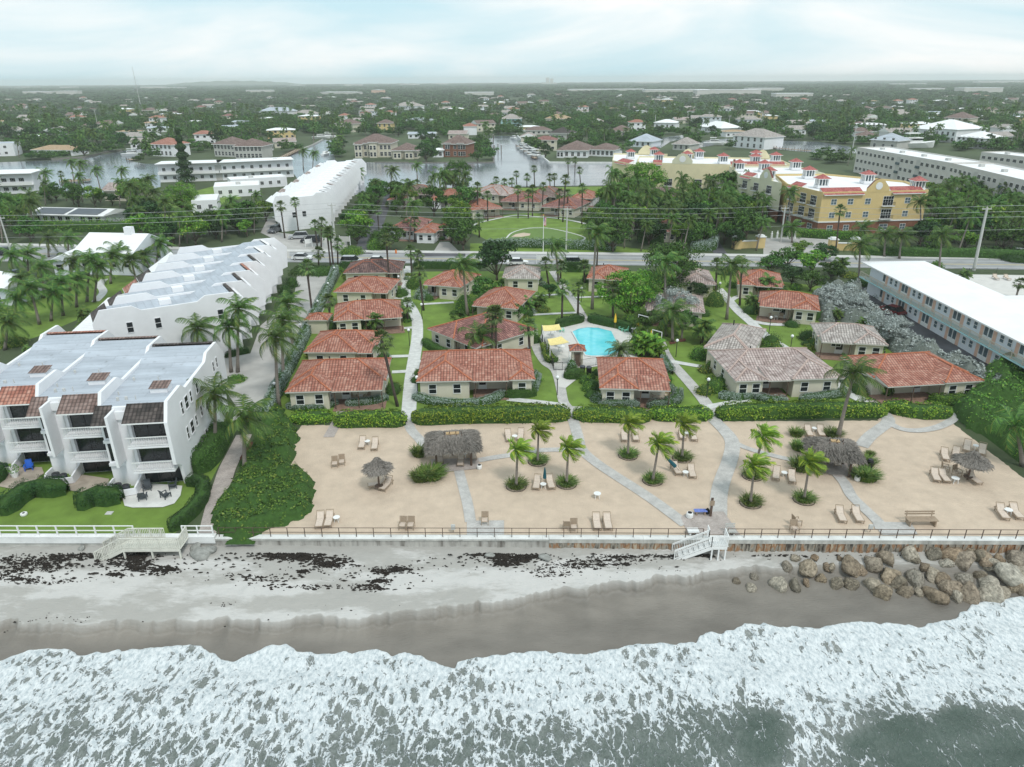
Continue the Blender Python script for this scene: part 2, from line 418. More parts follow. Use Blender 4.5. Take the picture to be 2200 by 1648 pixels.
def sabal_proto(seed,h,rc=1.35,n=34,r0=.16,trunkm='trunk_dark',leafm='leaf_sabal',name='cabbage_palm',lean=(0,0),boots=False):
 r=rng(seed);root=thing(name,'palm','palm tree');m=MB()
 P=[(lean[0]*t*t*h*.12,lean[1]*t*t*h*.12,-.15+(h+.15)*t)for t in np.linspace(0,1,5)]
 m.tube(P,[r0*1.25,r0,r0*.95,r0*(1.5 if boots else 1),r0*(1.9 if boots else 1.05)],8)
 m.build('trunk',trunkm,root,True);top=np.array(P[-1]);out=[]
 for k in range(n):
  a=k*2.39996;el=1.45-2.25*((k+.5)/n);d=np.array([math.cos(a)*math.cos(el),math.sin(a)*math.cos(el),math.sin(el)])
  d=unit(d+r.normal(size=3)*.12+np.array([.12,0,0]));L1=rc*r.uniform(.45,.62);c=top+d*L1;s=unit(np.cross(d,[0,0,1.001]));up=np.cross(s,d)
  out+=[top-s*.02,top+s*.02,c+s*.02,c-s*.02]
  for j in range(9):
   t=(j-4)/4*1.25;dd=d*math.cos(t)+s*math.sin(t);l=rc*r.uniform(.42,.62)*(1-.25*abs(t)/1.25);w=np.cross(unit(dd),up)*.045*rc
   e=c+dd*l+np.array([0,0,-.16*l-.2*l*abs(math.cos(el))])
   mid=c+dd*l*.55
   out+=[c,mid-w,e,mid+w]
 v=np.array(out);np_obj('crown',v,np.arange(len(v)).reshape(-1,4),leafm,root)
 return Proto(root)
def clump_proto(seed,name,stems,h,L,leafm,wind=(.3,.1,0),nf=8,spread=.9,width=.14,leaf=.5,stemr=.06,cat='palm clump'):
 """areca / banana style clump: several thin stems, each with arching fronds"""
 r=rng(seed);root=thing(name,'clump',cat);m=MB();A=[];w=np.array(wind)
 for s in range(stems):
  a=r.uniform(0,6.28);d=spread*r.random();hh=h*r.uniform(.55,1)
  x,y=d*math.cos(a),d*math.sin(a);tx,ty=x*1.9,y*1.9
  m.tube([(x*.4,y*.4,-.1),((x+tx)/2,(y+ty)/2,hh*.6),(tx,ty,hh)],[stemr*1.3,stemr,stemr*.8],5)
  for k in range(nf):
   A.append(frond_arrays(r,k*2.4+s,1.3-1.5*k/nf,L*r.uniform(.8,1.1),w,8,leaf,width,1.9)+np.array([tx,ty,hh]))
 v=np.concatenate(A);np_obj('crown',v,np.arange(len(v)).reshape(-1,4),leafm,root)
 m.build('stem','bark',root,True)
 return Proto(root)
def vnoise(x,y,seed=0):
 xi=np.floor(x).astype(np.int64);yi=np.floor(y).astype(np.int64);fx=x-xi;fy=y-yi
 fx=fx*fx*(3-2*fx);fy=fy*fy*(3-2*fy)
 def h(a,b):
  n=(a*374761393+b*668265263+seed*974634541)&0x7fffffff
  n=((n^(n>>13))*1274126177)&0x7fffffff
  return((n^(n>>16))&0xffff)/65535.
 return(h(xi,yi)*(1-fx)+h(xi+1,yi)*fx)*(1-fy)+(h(xi,yi+1)*(1-fx)+h(xi+1,yi+1)*fx)*fy
def fbm(x,y,oct=4,seed=0,gain=.5):
 s=0;a=1;t=0
 for k in range(oct):s=s+a*vnoise(x*2**k+17.3*k,y*2**k-9.1*k,seed+k);t+=a;a*=gain
 return s/t
def hedge(name,pts,w,h,leafm,label,cat='hedge',group=None,leaf=.16,dens=70,px=True,rag=.10,seed=1,maxn=22000,z0=0.,body='hedge_body',round_=.5):
 """clipped or loose hedge along a ground line (pts: pixels or metres)"""
 P=np.array([G(*p)if px else p for p in pts],float);r=rng(seed);seg=np.linalg.norm(P[1:]-P[:-1],axis=1);L=seg.sum()
 cum=np.r_[0,seg.cumsum()]
 def along(s):
  s=np.clip(s,0,L-1e-6);k=np.clip(np.searchsorted(cum,s,side='right')-1,0,len(seg)-1);t=((s-cum[k])/seg[k])[:,None]
  d=(P[k+1]-P[k])/seg[k][:,None];return P[k]*(1-t)+P[k+1]*t,d
 per=w+2*h;n=int(min(maxn,(L+w)*per*dens));s=r.uniform(-w*.4,L+w*.4,n);a=r.uniform(0,1,n)*math.pi
 ca,sa=np.cos(a),np.sin(a);e=round_
 cx=np.sign(ca)*np.abs(ca)**e*w/2;cz=np.abs(sa)**e*h
 endf=np.clip(np.minimum(s+w*.4,L+w*.4-s)/(w*.45),0.05,1)**.5
 c,d=along(s);over=np.where(s<0,s,np.where(s>L,s-L,0))[:,None]
 lump=1+rag*2*(fbm(s*.9+seed*3,a*2.5+seed,3,seed)-.5)*2
 nx=np.stack([-d[:,1],d[:,0]],1)
 XY=c+d*over+nx*(cx*endf*lump)[:,None];Z=np.maximum(.03,cz*lump*(.55+.45*endf))*r.uniform(.93,1.04,n)+z0
 nr=np.c_[nx*ca[:,None],np.abs(sa)]
 v,f=cards(np.c_[XY,Z],leaf,r,nr,.75);o0=np.array([P[0][0],P[0][1],0])
 ns=max(2,int(L/.8));ss=np.linspace(-w*.35,L+w*.35,ns+2);cc,dd=along(ss);ov=np.where(ss<0,ss,np.where(ss>L,ss-L,0))[:,None]
 ef=np.clip(np.minimum(ss+w*.4,L+w*.4-ss)/(w*.45),0.1,1)**.5;K=9;vb=[]
 for j in range(K):
  t=math.pi*j/(K-1);xx=np.sign(math.cos(t))*abs(math.cos(t))**e*w/2*.9;zz=abs(math.sin(t))**e*h*.92
  q=cc+dd*ov+np.stack([-dd[:,1],dd[:,0]],1)*(xx*ef)[:,None];vb.append(np.c_[q,np.full(len(ss),zz)*(.55+.45*ef)+z0-.02])
 vb=np.stack(vb,1).reshape(-1,3);fb=[(i*K+j,i*K+j+1,(i+1)*K+j+1,(i+1)*K+j)for i in range(len(ss)-1)for j in range(K-1)]
 fb+=[(0*K+j,0*K+K-1-j,0*K+K-2-j,j+1)for j in range((K-1)//2)]
 nb=len(vb);fb=np.array(fb);vv=np.concatenate([vb,v])-o0;ff=np.concatenate([fb,f+nb])
 o=np_obj(name,vv,ff,[body,leafm],None,np.r_[np.zeros(len(fb)),np.ones(len(f))]);o.location=o0
 return tag(o,label,cat,group)
def mound(name,poly,h,leafm,label,leaf=.25,dens=45,seed=1,px=True,edge=1.2,cat='shrubbery',group=None,lump=.35,maxn=40000,body='hedge_body',z0=0.,lscale=.55):
 """broad shrub mass filling an outline, its surface billowing"""
 P=[G(*p)if px else p for p in poly];A=np.array(P);x0,y0=A.min(0);x1,y1=A.max(0);r=rng(seed)
 def dist(X,Y):
  D=np.full(X.shape,1e9);ins=np.zeros(X.shape,bool);j=len(P)-1
  for i in range(len(P)):
   (ax,ay),(bx,by)=P[j],P[i];t=np.clip(((X-ax)*(bx-ax)+(Y-ay)*(by-ay))/((bx-ax)**2+(by-ay)**2+1e-9),0,1)
   D=np.minimum(D,np.hypot(X-ax-t*(bx-ax),Y-ay-t*(by-ay)))
   with np.errstate(divide='ignore',invalid='ignore'):
    c=((ay>Y)!=(by>Y))&(X<(bx-ax)*(Y-ay)/(by-ay+1e-12)+ax)
   ins^=c;j=i
  return np.where(ins,D,-D)
 def height(X,Y):
  d=dist(X,Y)+(fbm(X*.8,Y*.8,2,seed+5)-.5)*1.0
  b=fbm(X*lscale,Y*lscale,3,seed);q=np.clip(d/edge,0,1)
  return np.where(d>0,h*np.sqrt(1-(1-q)**2)*(1-lump+lump*2*np.abs(b-.5)*2*.6+lump*.5*b),-.2)
 n=int(min(maxn,(x1-x0)*(y1-y0)*dens));X=r.uniform(x0-.5,x1+.5,n);Y=r.uniform(y0-.5,y1+.5,n);Z=height(X,Y);k=Z>0
 X,Y,Z=X[k],Y[k],Z[k];e=.15;gx=(height(X+e,Y)-height(X-e,Y))/(2*e);gy=(height(X,Y+e)-height(X,Y-e))/(2*e)
 nr=unit(np.c_[-gx,-gy,np.ones(len(X))]);Z=Z*r.uniform(.86,1.03,len(X))
 side=(np.abs(gx)+np.abs(gy))>1;Z=np.where(side,Z*r.uniform(.15,1,len(X)),Z)
 v,f=cards(np.c_[X,Y,Z+z0],leaf,r,nr,.7)
 gs=.5;nx=int((x1-x0+1)/gs)+2;ny=int((y1-y0+1)/gs)+2;gxx,gyy=np.meshgrid(np.linspace(x0-.5,x1+.5,nx),np.linspace(y0-.5,y1+.5,ny),indexing='ij')
 gz=height(gxx,gyy)*.93-.04;vb=np.stack([gxx,gyy,gz+z0],-1).reshape(-1,3);I=np.arange(nx*ny).reshape(nx,ny)
 fb=np.stack([I[:-1,:-1],I[1:,:-1],I[1:,1:],I[:-1,1:]],-1).reshape(-1,4);fb=fb[(vb[fb][:,:,2]>z0-.2).any(1)]
 c0=np.array([(x0+x1)/2,(y0+y1)/2,0]);nb=len(vb)
 o=np_obj(name,np.concatenate([vb,v])-c0,np.concatenate([fb,f+nb]),[body,leafm],None,np.r_[np.zeros(len(fb)),np.ones(len(f))]);o.location=c0
 return tag(o,label,cat,group)
def bush(px,py,rad,h,leafm,label,n=420,leaf=.17,name='shrub',group=None,seed=None,cat='shrub'):
 x,y=G(px,py);r=rng(seed or int(px*7+py));N=int(n*max(1,rad*rad));d=unit(r.normal(size=(N,3)));d[:,2]=np.abs(d[:,2])
 L=1+.22*(fbm(np.arctan2(d[:,1],d[:,0])*1.3+px,d[:,2]*3,2,3)-.5)*2
 P=d*[rad,rad,h]*(L*r.uniform(.72,1.02,N))[:,None]
 v,f=cards(P,leaf,r,d,.8);k=8;th=np.linspace(0,2*math.pi,k,endpoint=False);vb=[];
 for j in range(5):
  e=math.pi/2*j/4;vb+=[(math.cos(t)*math.cos(e)*rad*.8,math.sin(t)*math.cos(e)*rad*.8,math.sin(e)*h*.8)for t in th]
 vb=np.array(vb);fb=np.array([(j*k+i,j*k+(i+1)%k,(j+1)*k+(i+1)%k,(j+1)*k+i)for j in range(4)for i in range(k)])
 o=np_obj(name,np.concatenate([vb,v]),np.concatenate([fb,f+len(vb)]),['hedge_body',leafm],None,np.r_[np.zeros(len(fb)),np.ones(len(f))])
 o.location=(x,y,0);return tag(o,label,cat,group)
def grass_tuft(rad,h,n,seed,leafm='leaf_grass',w=.035):
 r=rng(seed);a=r.uniform(0,6.283,n);q=rad*np.sqrt(r.random(n))*.75;B=np.c_[q*np.cos(a),q*np.sin(a),np.zeros(n)]
 o=unit(np.c_[np.cos(a),np.sin(a),np.zeros(n)]+r.normal(size=(n,3))*.35);o[:,2]=0
 l=h*r.uniform(.6,1.1,n)[:,None];lean=(q/rad*.7+.15)[:,None]
 M=B+np.c_[o[:,:2]*l*lean*.4,l*.62];T=B+o*l*lean*1.3+np.array([.12*h,0,0])+np.c_[np.zeros((n,2)),l*.82]
 s=unit(np.cross(o+1e-3,[0,0,1.]))*w
 v=np.stack([B-s,B+s,M+s*.9,M-s*.9],1).reshape(-1,3);v2=np.stack([M-s*.9,M+s*.9,T+s*.2,T-s*.2],1).reshape(-1,3)
 return np.concatenate([v,v2]),np.arange(8*n).reshape(-1,4)
#the setting
m,n,l,b=nodes_of('haze_volume')
n.remove(b);pv=n.new('ShaderNodeVolumePrincipled');pv.inputs['Color'].default_value=(.93,.97,.98,1)
HAZE=.00015;pv.inputs['Density'].default_value=HAZE;pv.inputs['Anisotropy'].default_value=.0
l.new(pv.outputs[0],n['Material Output'].inputs['Volume'])
hz=MB();hz.box(-9500,-900,-9,9500,9800,64);hz=hz.build('haze','haze_volume');hz['kind']='stuff';hz['label']='thin pale sea haze hanging over the whole coast';hz['category']='haze'
WL=[G(-260,1158),G(0,1160),G(580,1160),G(1100,1161),G(1650,1163),G(2200,1165),G(2500,1167)]
WX=[p[0]for p in WL];WY=[p[1]for p in WL]
def wally(x):return float(np.interp(x,WX,WY))
YB=.25
g=MB();g.poly([(-17000,-60+51.0,-.0),(-70,-9,0),(-70,WY[0]+YB,0)][:0]or[(WX[0]-1,WY[0]+YB,0)]+[(x,y+YB,0)for x,y in zip(WX,WY)]+[(WX[-1]+1,WY[-1]+YB,0),(9000,WY[-1]+YB,0),(9000,9500,0),(-9000,9500,0),(-9000,WY[0]+YB,0)])
struct(g.build('ground','far_ground'))
ZS=[.004]
def nz_():ZS[0]+=.0008;return ZS[0]
def sheet(name,poly,m,z=None,px=True,kind='structure',th=0):
 P=[G(*p)if px else p for p in poly];z=nz_()if z is None else z
 b=MB()
 if th:b.prism(P,-.05,z+th,MATS and 0)
 else:
  a=sum(P[i][0]*P[(i+1)%len(P)][1]-P[(i+1)%len(P)][0]*P[i][1]for i in range(len(P)))
  b.poly([(x,y,z)for x,y in(P if a>0 else P[::-1])])
 o=b.build(name,m)
 if kind:o['kind']=kind
 return o
def ribbon(name,pts,w,m,px=True,smooth=True,z=None):
 P=[np.array(G(*p)if px else p)for p in pts];z=nz_()if z is None else z
 if smooth and len(P)>2:
  Q=[]
  for i in range(len(P)-1):
   p0=P[max(i-1,0)];p1=P[i];p2=P[i+1];p3=P[min(i+2,len(P)-1)]
   for t in(0,.25,.5,.75):Q.append(.5*((2*p1)+(-p0+p2)*t+(2*p0-5*p1+4*p2-p3)*t*t+(-p0+3*p1-3*p2+p3)*t**3))
  P=Q+[P[-1]]
 b=MB();Lf=[];Rt=[]
 for i in range(len(P)):
  d=P[min(i+1,len(P)-1)]-P[max(i-1,0)];d=d/np.linalg.norm(d);nn=np.array([-d[1],d[0]])*w/2;Lf.append(P[i]+nn);Rt.append(P[i]-nn)
 for i in range(len(P)-1):b.poly([(*Rt[i],z),(*Rt[i+1],z),(*Lf[i+1],z),(*Lf[i],z)])
 return struct(b.build(name,m))
def crect(mid,hw,a0,a1):pass
for nm,c1,c2,mo in(('paver',(.47,.455,.44),(.58,.565,.54),(.33,.31,.29)),('paver_brown',(.40,.35,.32),(.52,.46,.43),(.26,.22,.20))):
 m,n,l,b=nodes_of(nm,.9);t=n.new('ShaderNodeTexCoord');bt=n.new('ShaderNodeTexBrick');bt.inputs['Scale'].default_value=3
 bt.inputs['Color1'].default_value=(*c1,1);bt.inputs['Color2'].default_value=(*c2,1);bt.inputs['Mortar'].default_value=(*mo,1);bt.inputs['Mortar Size'].default_value=.03
 l.new(t.outputs['Object'],bt.inputs['Vector']);z=n.new('ShaderNodeTexNoise');z.inputs['Scale'].default_value=1.1;z.inputs['Detail'].default_value=6;l.new(t.outputs['Object'],z.inputs['Vector'])
 h=n.new('ShaderNodeHueSaturation');mr=n.new('ShaderNodeMapRange');mr.inputs[3].default_value=.65;mr.inputs[4].default_value=1.35;l.new(z.outputs[0],mr.inputs[0]);l.new(mr.outputs[0],h.inputs['Value'])
 l.new(bt.outputs[0],h.inputs['Color']);l.new(h.outputs[0],b.inputs['Base Color'])
bn=MATS['bluegrey_roof'].node_tree;n,l=bn.nodes,bn.links;b=n['Principled BSDF'];src=b.inputs['Base Color'].links[0].from_socket;bt=n.new('ShaderNodeTexBrick');bt.inputs['Scale'].default_value=1.;bt.inputs['Brick Width'].default_value=7.;bt.inputs['Row Height'].default_value=.95;bt.inputs['Mortar Size'].default_value=.022;bt.inputs['Color1'].default_value=(1,1,1,1);bt.inputs['Color2'].default_value=(.90,.90,.90,1);bt.inputs['Mortar'].default_value=(.62,.62,.62,1)
t=n.new('ShaderNodeTexCoord');l.new(t.outputs['Object'],bt.inputs['Vector']);st=n.new('ShaderNodeTexNoise');st.inputs['Scale'].default_value=1.3;st.inputs['Detail'].default_value=8;st.inputs['Roughness'].default_value=.75;l.new(t.outputs['Object'],st.inputs['Vector']);sr=n.new('ShaderNodeValToRGB');sr.color_ramp.elements[0].position=.28;sr.color_ramp.elements[0].color=(.35,.33,.31,1);sr.color_ramp.elements[1].position=.42;sr.color_ramp.elements[1].color=(1,1,1,1);l.new(st.outputs[0],sr.inputs[0])
for k in(bt.outputs[0],sr.outputs[0]):q=n.new('ShaderNodeMix');q.data_type='RGBA';q.blend_type='MULTIPLY';q.inputs[0].default_value=1;l.new(src,q.inputs[6]);l.new(k,q.inputs[7]);src=q.outputs[2]
l.new(src,b.inputs['Base Color'])
sheet('lawn',[(560,925),(640,905),(1000,893),(1500,893),(1900,893),(2060,905),(2150,880),(2080,800),(1950,745),(1850,690),(1800,620),(1640,600),(1560,583),(1000,583),(735,585),(640,760)],'lawn')
sheet('front_lawn',[(-120,1152),(-120,1000),(60,960),(250,1000),(400,1010),(475,900),(520,900),(490,960),(440,1060),(372,1152)],'lawn')
sheet('lawn',[(-60,770),(90,720),(240,655),(290,630),(330,600),(250,590),(150,605),(60,640),(-60,680)],'lawn')
sheet('golf_lawn',[(1012,500),(1030,475),(1085,462),(1130,457),(1185,460),(1230,472),(1262,485),(1265,523),(1060,523),(1035,510)],'lawn')
sheet('golf_lawn',[(925,404),(960,400),(1090,400),(1100,404),(1330,400),(1340,412),(1100,425),(1030,428),(930,425)],'lawn')
sheet('lawn',[(325,435),(460,400),(520,425),(420,460),(330,490)],'lawn')
sheet('putting_green',[(1088,512),(1100,500),(1130,491),(1165,489),(1200,494),(1240,504),(1258,512),(1240,521),(1180,524),(1110,522)],'putting_green')
o=ribbon('green_edging',[(1088,512),(1100,500),(1130,491),(1165,489),(1200,494),(1240,504),(1257,512),(1240,521)],.45,'concrete_path')
sheet('sand_bunker',[(1098,509),(1108,503),(1125,500),(1140,502),(1138,506),(1120,509)],'terrace_sand')
sheet('road_verge',[(1010,545),(1010,523),(1270,523),(1420,540),(1420,548)],'lawn')
def sandsheet():
 poly=[G(*p)for p in[(500,1175),(520,1000),(560,925),(640,912),(760,912),(885,905),(1000,905),(1210,903),(1240,900),(1500,900),(1560,905),(1880,902),(1900,885),(2045,880),(2075,905),(2160,960),(2260,1010),(2420,1060),(2480,1175)]]
 x0,x1=-24,50;r=rng(3)
 xs=np.arange(x0,x1,.35);ys=np.arange(50,78,.35);X,Y=np.meshgrid(xs,ys,indexing='ij')
 X=X+r.uniform(-.08,.08,X.shape);Y=Y+r.uniform(-.08,.08,Y.shape)
 inside=np.zeros(X.shape,bool);j=len(poly)-1;D=np.full(X.shape,1e9)
 for i in range(len(poly)):
  (ax,ay),(bx,by)=poly[j],poly[i]
  inside^=((ay>Y)!=(by>Y))&(X<(bx-ax)*(Y-ay)/(by-ay+1e-12)+ax);j=i
  t=np.clip(((X-ax)*(bx-ax)+(Y-ay)*(by-ay))/((bx-ax)**2+(by-ay)**2),0,1);D=np.minimum(D,np.hypot(X-ax-t*(bx-ax),Y-ay-t*(by-ay)))
 wy=np.interp(X,WX,WY);Z=.022+.03*(fbm(X*.9,Y*.9,3,4)-.5);Z=np.clip(Z,.009,.035)
 Z=np.where(inside,Z,Z-.02-np.minimum(.3,.0));ok=inside&(Y>wy+YB+.1)
 I=np.arange(X.size).reshape(X.shape);q=np.stack([I[:-1,:-1],I[1:,:-1],I[1:,1:],I[:-1,1:]],-1).reshape(-1,4);okf=ok.ravel()[q].all(1)
 return struct(np_obj('terrace_sand',np.stack([X,Y,Z],-1).reshape(-1,3),q[okf],'terrace_sand',smooth=True))
sandsheet()
ZS[0]=.040
sheet('terrace_strip',[(500,1156),(2500,1161),(2500,1150),(500,1146)],'terrace_sand',z=.02)
up=[(-200,522),(0,528),(300,534),(550,541),(1100,546.5),(1500,550.5),(1850,555),(2200,558.5),(2450,561)];lo=[(-200,560),(0,562),(300,562),(550,563),(870,566),(1100,568),(1500,572),(2000,577),(2200,580),(2450,582)]
sheet('road',up+lo[::-1],'asphalt')
def off(line,k):return[(x,y+k)for x,y in line]
mid=[(-200,541),(0,545),(300,548),(550,552),(1100,557.5),(1500,561.5),(1850,566),(2200,569.5),(2450,572)]
for k in(-.6,.6):ribbon('yellow_line',off(mid,k),.14,'yellow_line',smooth=False)
ribbon('edge_line',off(up,4),.16,'white_line',smooth=False);ribbon('edge_line',off(lo,-3.2),.16,'white_line',smooth=False)
def kerb(name,line,w,h,m):
 P=[G(*p)for p in line];b=MB()
 for i in range(len(P)-1):
  a,c=P[i],P[i+1];b.prism([a,c,(c[0],c[1]+w),(a[0],a[1]+w)],-.05,h)
 return struct(b.build(name,m))
kerb('sidewalk',off(up[2:],-.3),2.2,.13,'sidewalk');kerb('sidewalk',off(up[:3],-.3),2.2,.13,'sidewalk')
sheet('driveway',[(500,905),(556,880),(585,850),(640,780),(665,720),(705,650),(716,610),(700,588),(640,580),(632,640),(560,700),(538,760),(480,770),(478,830),(505,870)],'driveway')
sheet('driveway',[(622,560),(600,520),(560,500),(575,470),(590,470),(600,500),(640,505),(745,515),(748,541),(622,541)],'driveway')
sheet('dark_lane',[(762,545),(775,500),(795,470),(820,440),(832,400),(842,400),(838,440),(828,470),(815,510),(800,546)],'dark_asphalt')
sheet('dark_lane',[(875,546),(935,543),(1000,545),(1000,551),(875,552)],'dark_asphalt')
sheet('entrance_drive',[(930,543),(945,520),(965,520),(990,544)],'driveway')
sheet('motel_lot',[(1790,620),(1850,610),(1900,600),(1960,640),(2060,700),(2300,820),(2300,900),(2140,830),(1990,745),(1880,690)],'dark_asphalt')
sheet('motel_terrace',[(1990,592),(2080,590),(2215,592),(2330,596),(2330,640),(2160,650),(2060,612)],'pool_deck')
sheet('condo_drive',[(1640,545),(1640,512),(1700,510),(1780,515),(1790,528),(1780,553),(1640,549)],'driveway')
sheet('far_lane',[(1535,548),(1520,520),(1500,495),(1515,495),(1545,520),(1565,549)],'dark_asphalt')
sheet('walkway_lawn_path',[(-80,845),(60,765),(180,700),(260,640),(263,645),(190,705),(70,772),(-70,855)],'concrete_path')
ribbon('garden_path',[(205,648),(222,628),(215,612),(225,600)],1.4,'concrete_path')
ribbon('main_path',[(877,905),(883,820),(890,770),(896,730),(896,690),(886,665),(874,645),(872,615),(876,572)],1.75,'concrete_path')
ribbon('sand_path',[(876,905),(884,925),(902,945),(924,972)],1.15,'paver')
for p in([(907,654),(975,650)],[(826,710),(886,704)],[(822,767),(884,765)],[(900,777),(927,777)],[(842,800),(880,798)],[(838,641),(874,641)]):
 ribbon('side_path',p,1.0,'concrete_path')
ribbon('sand_path',[(740,868),(730,895),(717,920),(706,940)],1.2,'paver_brown')
ribbon('sand_path',[(1100,978),(1060,984),(1028,990)],.9,'paver');ribbon('sand_path',[(1248,967),(1163,968),(1098,979)],.9,'paver')
ribbon('sand_path',[(986,1012),(996,1050),(1005,1085),(1011,1122)],1.0,'paver')
sheet('stone_pad',[(1003,1120),(1083,1119),(1083,1150),(1003,1150)],'paver')
ribbon('centre_path',[(1187,583),(1217,627),(1240,660),(1262,700)],1.5,'paver')
ribbon('side_path',[(1142,677),(1238,672)],.9,'concrete_path');ribbon('side_path',[(1237,640),(1325,636)],.9,'concrete_path');ribbon('side_path',[(1150,636),(1218,632)],.9,'concrete_path')
ribbon('centre_path',[(1147,715),(1150,740),(1157,759),(1172,781),(1193,797),(1204,831),(1210,862),(1222,880),(1232,905),(1242,940),(1249,966),(1277,992),(1321,1022),(1368,1052),(1415,1084),(1474,1128)],1.25,'paver')
ribbon('cross_path',[(1090,858),(1150,864),(1216,872)],1.1,'concrete_path');ribbon('cross_path',[(1214,877),(1300,880),(1420,880),(1520,879)],1.0,'paver')
ribbon('right_path',[(1418,735),(1431,765),(1447,785),(1466,806),(1494,838),(1520,872),(1532,900),(1553,922),(1571,945),(1573,967),(1565,998),(1553,1030),(1545,1062),(1543,1110)],1.55,'paver')
sheet('stone_pad',[(1470,1130),(1462,1112),(1480,1102),(1554,1100),(1590,1150),(1478,1150)],'paver_brown')
ribbon('side_path',[(1432,775),(1475,783),(1530,792)],1.1,'concrete_path');ribbon('side_path',[(1516,876),(1560,868),(1610,860)],1.1,'concrete_path')
ribbon('sand_path',[(1574,948),(1600,962),(1650,977),(1722,994)],.8,'paver')
ribbon('far_path',[(1543,620),(1565,645),(1587,670),(1612,692),(1645,722),(1680,745),(1712,765),(1760,800),(1827,847),(1868,868),(1898,886)],1.7,'concrete_path')
ribbon('side_path',[(1567,648),(1580,640),(1590,636)],1.1,'concrete_path');ribbon('side_path',[(1612,690),(1650,697),(1685,698)],1.3,'concrete_path')
ribbon('sand_path',[(1896,884),(1909,905),(1890,922),(1869,938),(1850,960)],1.4,'paver')
ribbon('sand_path',[(1908,908),(1935,922),(1970,926),(2010,920),(2040,907),(2049,896),(2040,880)],1.0,'paver')
ribbon('sand_path',[(1800,1022),(1815,1040),(1829,1066),(1855,1092),(1886,1122),(1895,1140)],1.1,'paver')
sheet('stone_pad',[(1873,1122),(1957,1124),(1972,1150),(1895,1151)],'paver')
ribbon('patio_walk',[(1866,864),(1930,862),(2015,862)],1.6,'paver_brown')
ribbon('townhouse_walk',[(448,1150),(462,1090),(478,1040),(490,1005),(510,965),(525,935)],1.7,'paver_brown')
ribbon('golf_path',[(1000,500),(1020,482),(1060,472),(1110,463),(1150,466),(1200,470),(1250,479),(1270,487)],1.0,'concrete_path')
sheet('townhouse_patio',[(262,1065),(268,1088),(285,1092),(350,1091),(375,1083),(388,1066),(392,1045),(330,1040)],'patio_white')
sheet('townhouse_patio',[(140,1052),(165,1058),(228,1055),(235,1030),(170,1020)],'patio_tan')
sheet('townhouse_patio',[(-10,1045),(30,1052),(60,1045),(95,1018),(90,1005),(0,1005)],'patio_tan')
for p in([(1100,741),(1110,738),(1135,742),(1140,755),(1118,757)],[(560,960),(548,985),(520,1000),(515,985),(540,950)],[(1437,735),(1450,733),(1453,738),(1440,741)],[(1458,729),(1472,728),(1474,734),(1461,736)]):sheet('mulch_bed',p,'mulch')
m,n,l,b=nodes_of('canal_water',.22,.5);b.inputs['Base Color'].default_value=(.17,.19,.215,1);b.inputs['Specular IOR Level'].default_value=1
t=n.new('ShaderNodeTexCoord');z=n.new('ShaderNodeTexNoise');z.inputs['Scale'].default_value=.45;z.inputs['Detail'].default_value=6;mm=n.new('ShaderNodeMapping');mm.inputs['Scale'].default_value=(.35,1,1)
l.new(t.outputs['Object'],mm.inputs[0]);l.new(mm.outputs[0],z.inputs['Vector']);bp=n.new('ShaderNodeBump');bp.inputs['Distance'].default_value=.07;l.new(z.outputs[0],bp.inputs['Height']);l.new(bp.outputs[0],b.inputs['Normal'])
z2=n.new('ShaderNodeTexNoise');z2.inputs['Scale'].default_value=.035;z2.inputs['Detail'].default_value=4;l.new(mm.outputs[0],z2.inputs['Vector'])
r_=n.new('ShaderNodeMapRange');r_.inputs[1].default_value=.35;r_.inputs[2].default_value=.65;r_.inputs[3].default_value=.08;r_.inputs[4].default_value=.22;l.new(z2.outputs[0],r_.inputs[0]);l.new(r_.outputs[0],b.inputs['Roughness'])
WATER=[[(700,430),(650,400),(630,372),(600,345),(640,325),(672,312),(696,300),(716,303),(712,322),(722,345),(800,349),(925,350),(1060,349),(1056,320),(1046,292),(1112,292),(1135,315),(1180,350),(1340,352),(1420,360),(1400,398),(1200,400),(1090,402),(960,404),(830,408)],[(-80,352),(110,345),(180,340),(262,325),(300,318),(316,322),(300,330),(276,345),(310,352),(345,352),(345,405),(280,412),(200,420),(60,412),(-80,405)],[(1500,318),(1560,308),(1640,318),(1740,328),(1840,330),(1840,318),(1760,305),(1660,302),(1560,298),(1490,305)],[(1380,310),(1420,296),(1470,290),(1480,296),(1440,305),(1420,318)]]
for k,p in enumerate(WATER):sheet('canal_water',p,'canal_water',z=.09)
def kwall(line,h=.55,w=.6,m='wall_concrete',label='',cat='bulkhead'):
 P=[G(*p)for p in line];b=MB()
 for i in range(len(P)-1):
  a=np.array(P[i]);c=np.array(P[i+1]);d=(c-a)/np.linalg.norm(c-a);nn=np.array([-d[1],d[0]])*w/2
  b.prism([tuple(a+nn),tuple(a-nn),tuple(c-nn),tuple(c+nn)],-.05,h-.004*i)
 return tag(b.build('canal_bulkhead',m),label,cat)
kwall([(805,350),(925,351),(1061,350),(1057,320),(1047,293)],label='long low grey bulkhead in front of the cream and brick mansions',m='seawall_dark')
kwall([(1112,293),(1136,316),(1180,351),(1338,352)],.8,m='cap_concrete',label='pale bulkhead around the point with the brown-roofed house')
kwall([(110,344),(180,340),(228,329),(262,324)],.9,m='seawall_dark',label='dark bulkhead below the tan-roofed house at far left')
kwall([(640,326),(672,313),(694,301)],.8,label='grey bulkhead bending along the narrow canal left of the cream mansion')
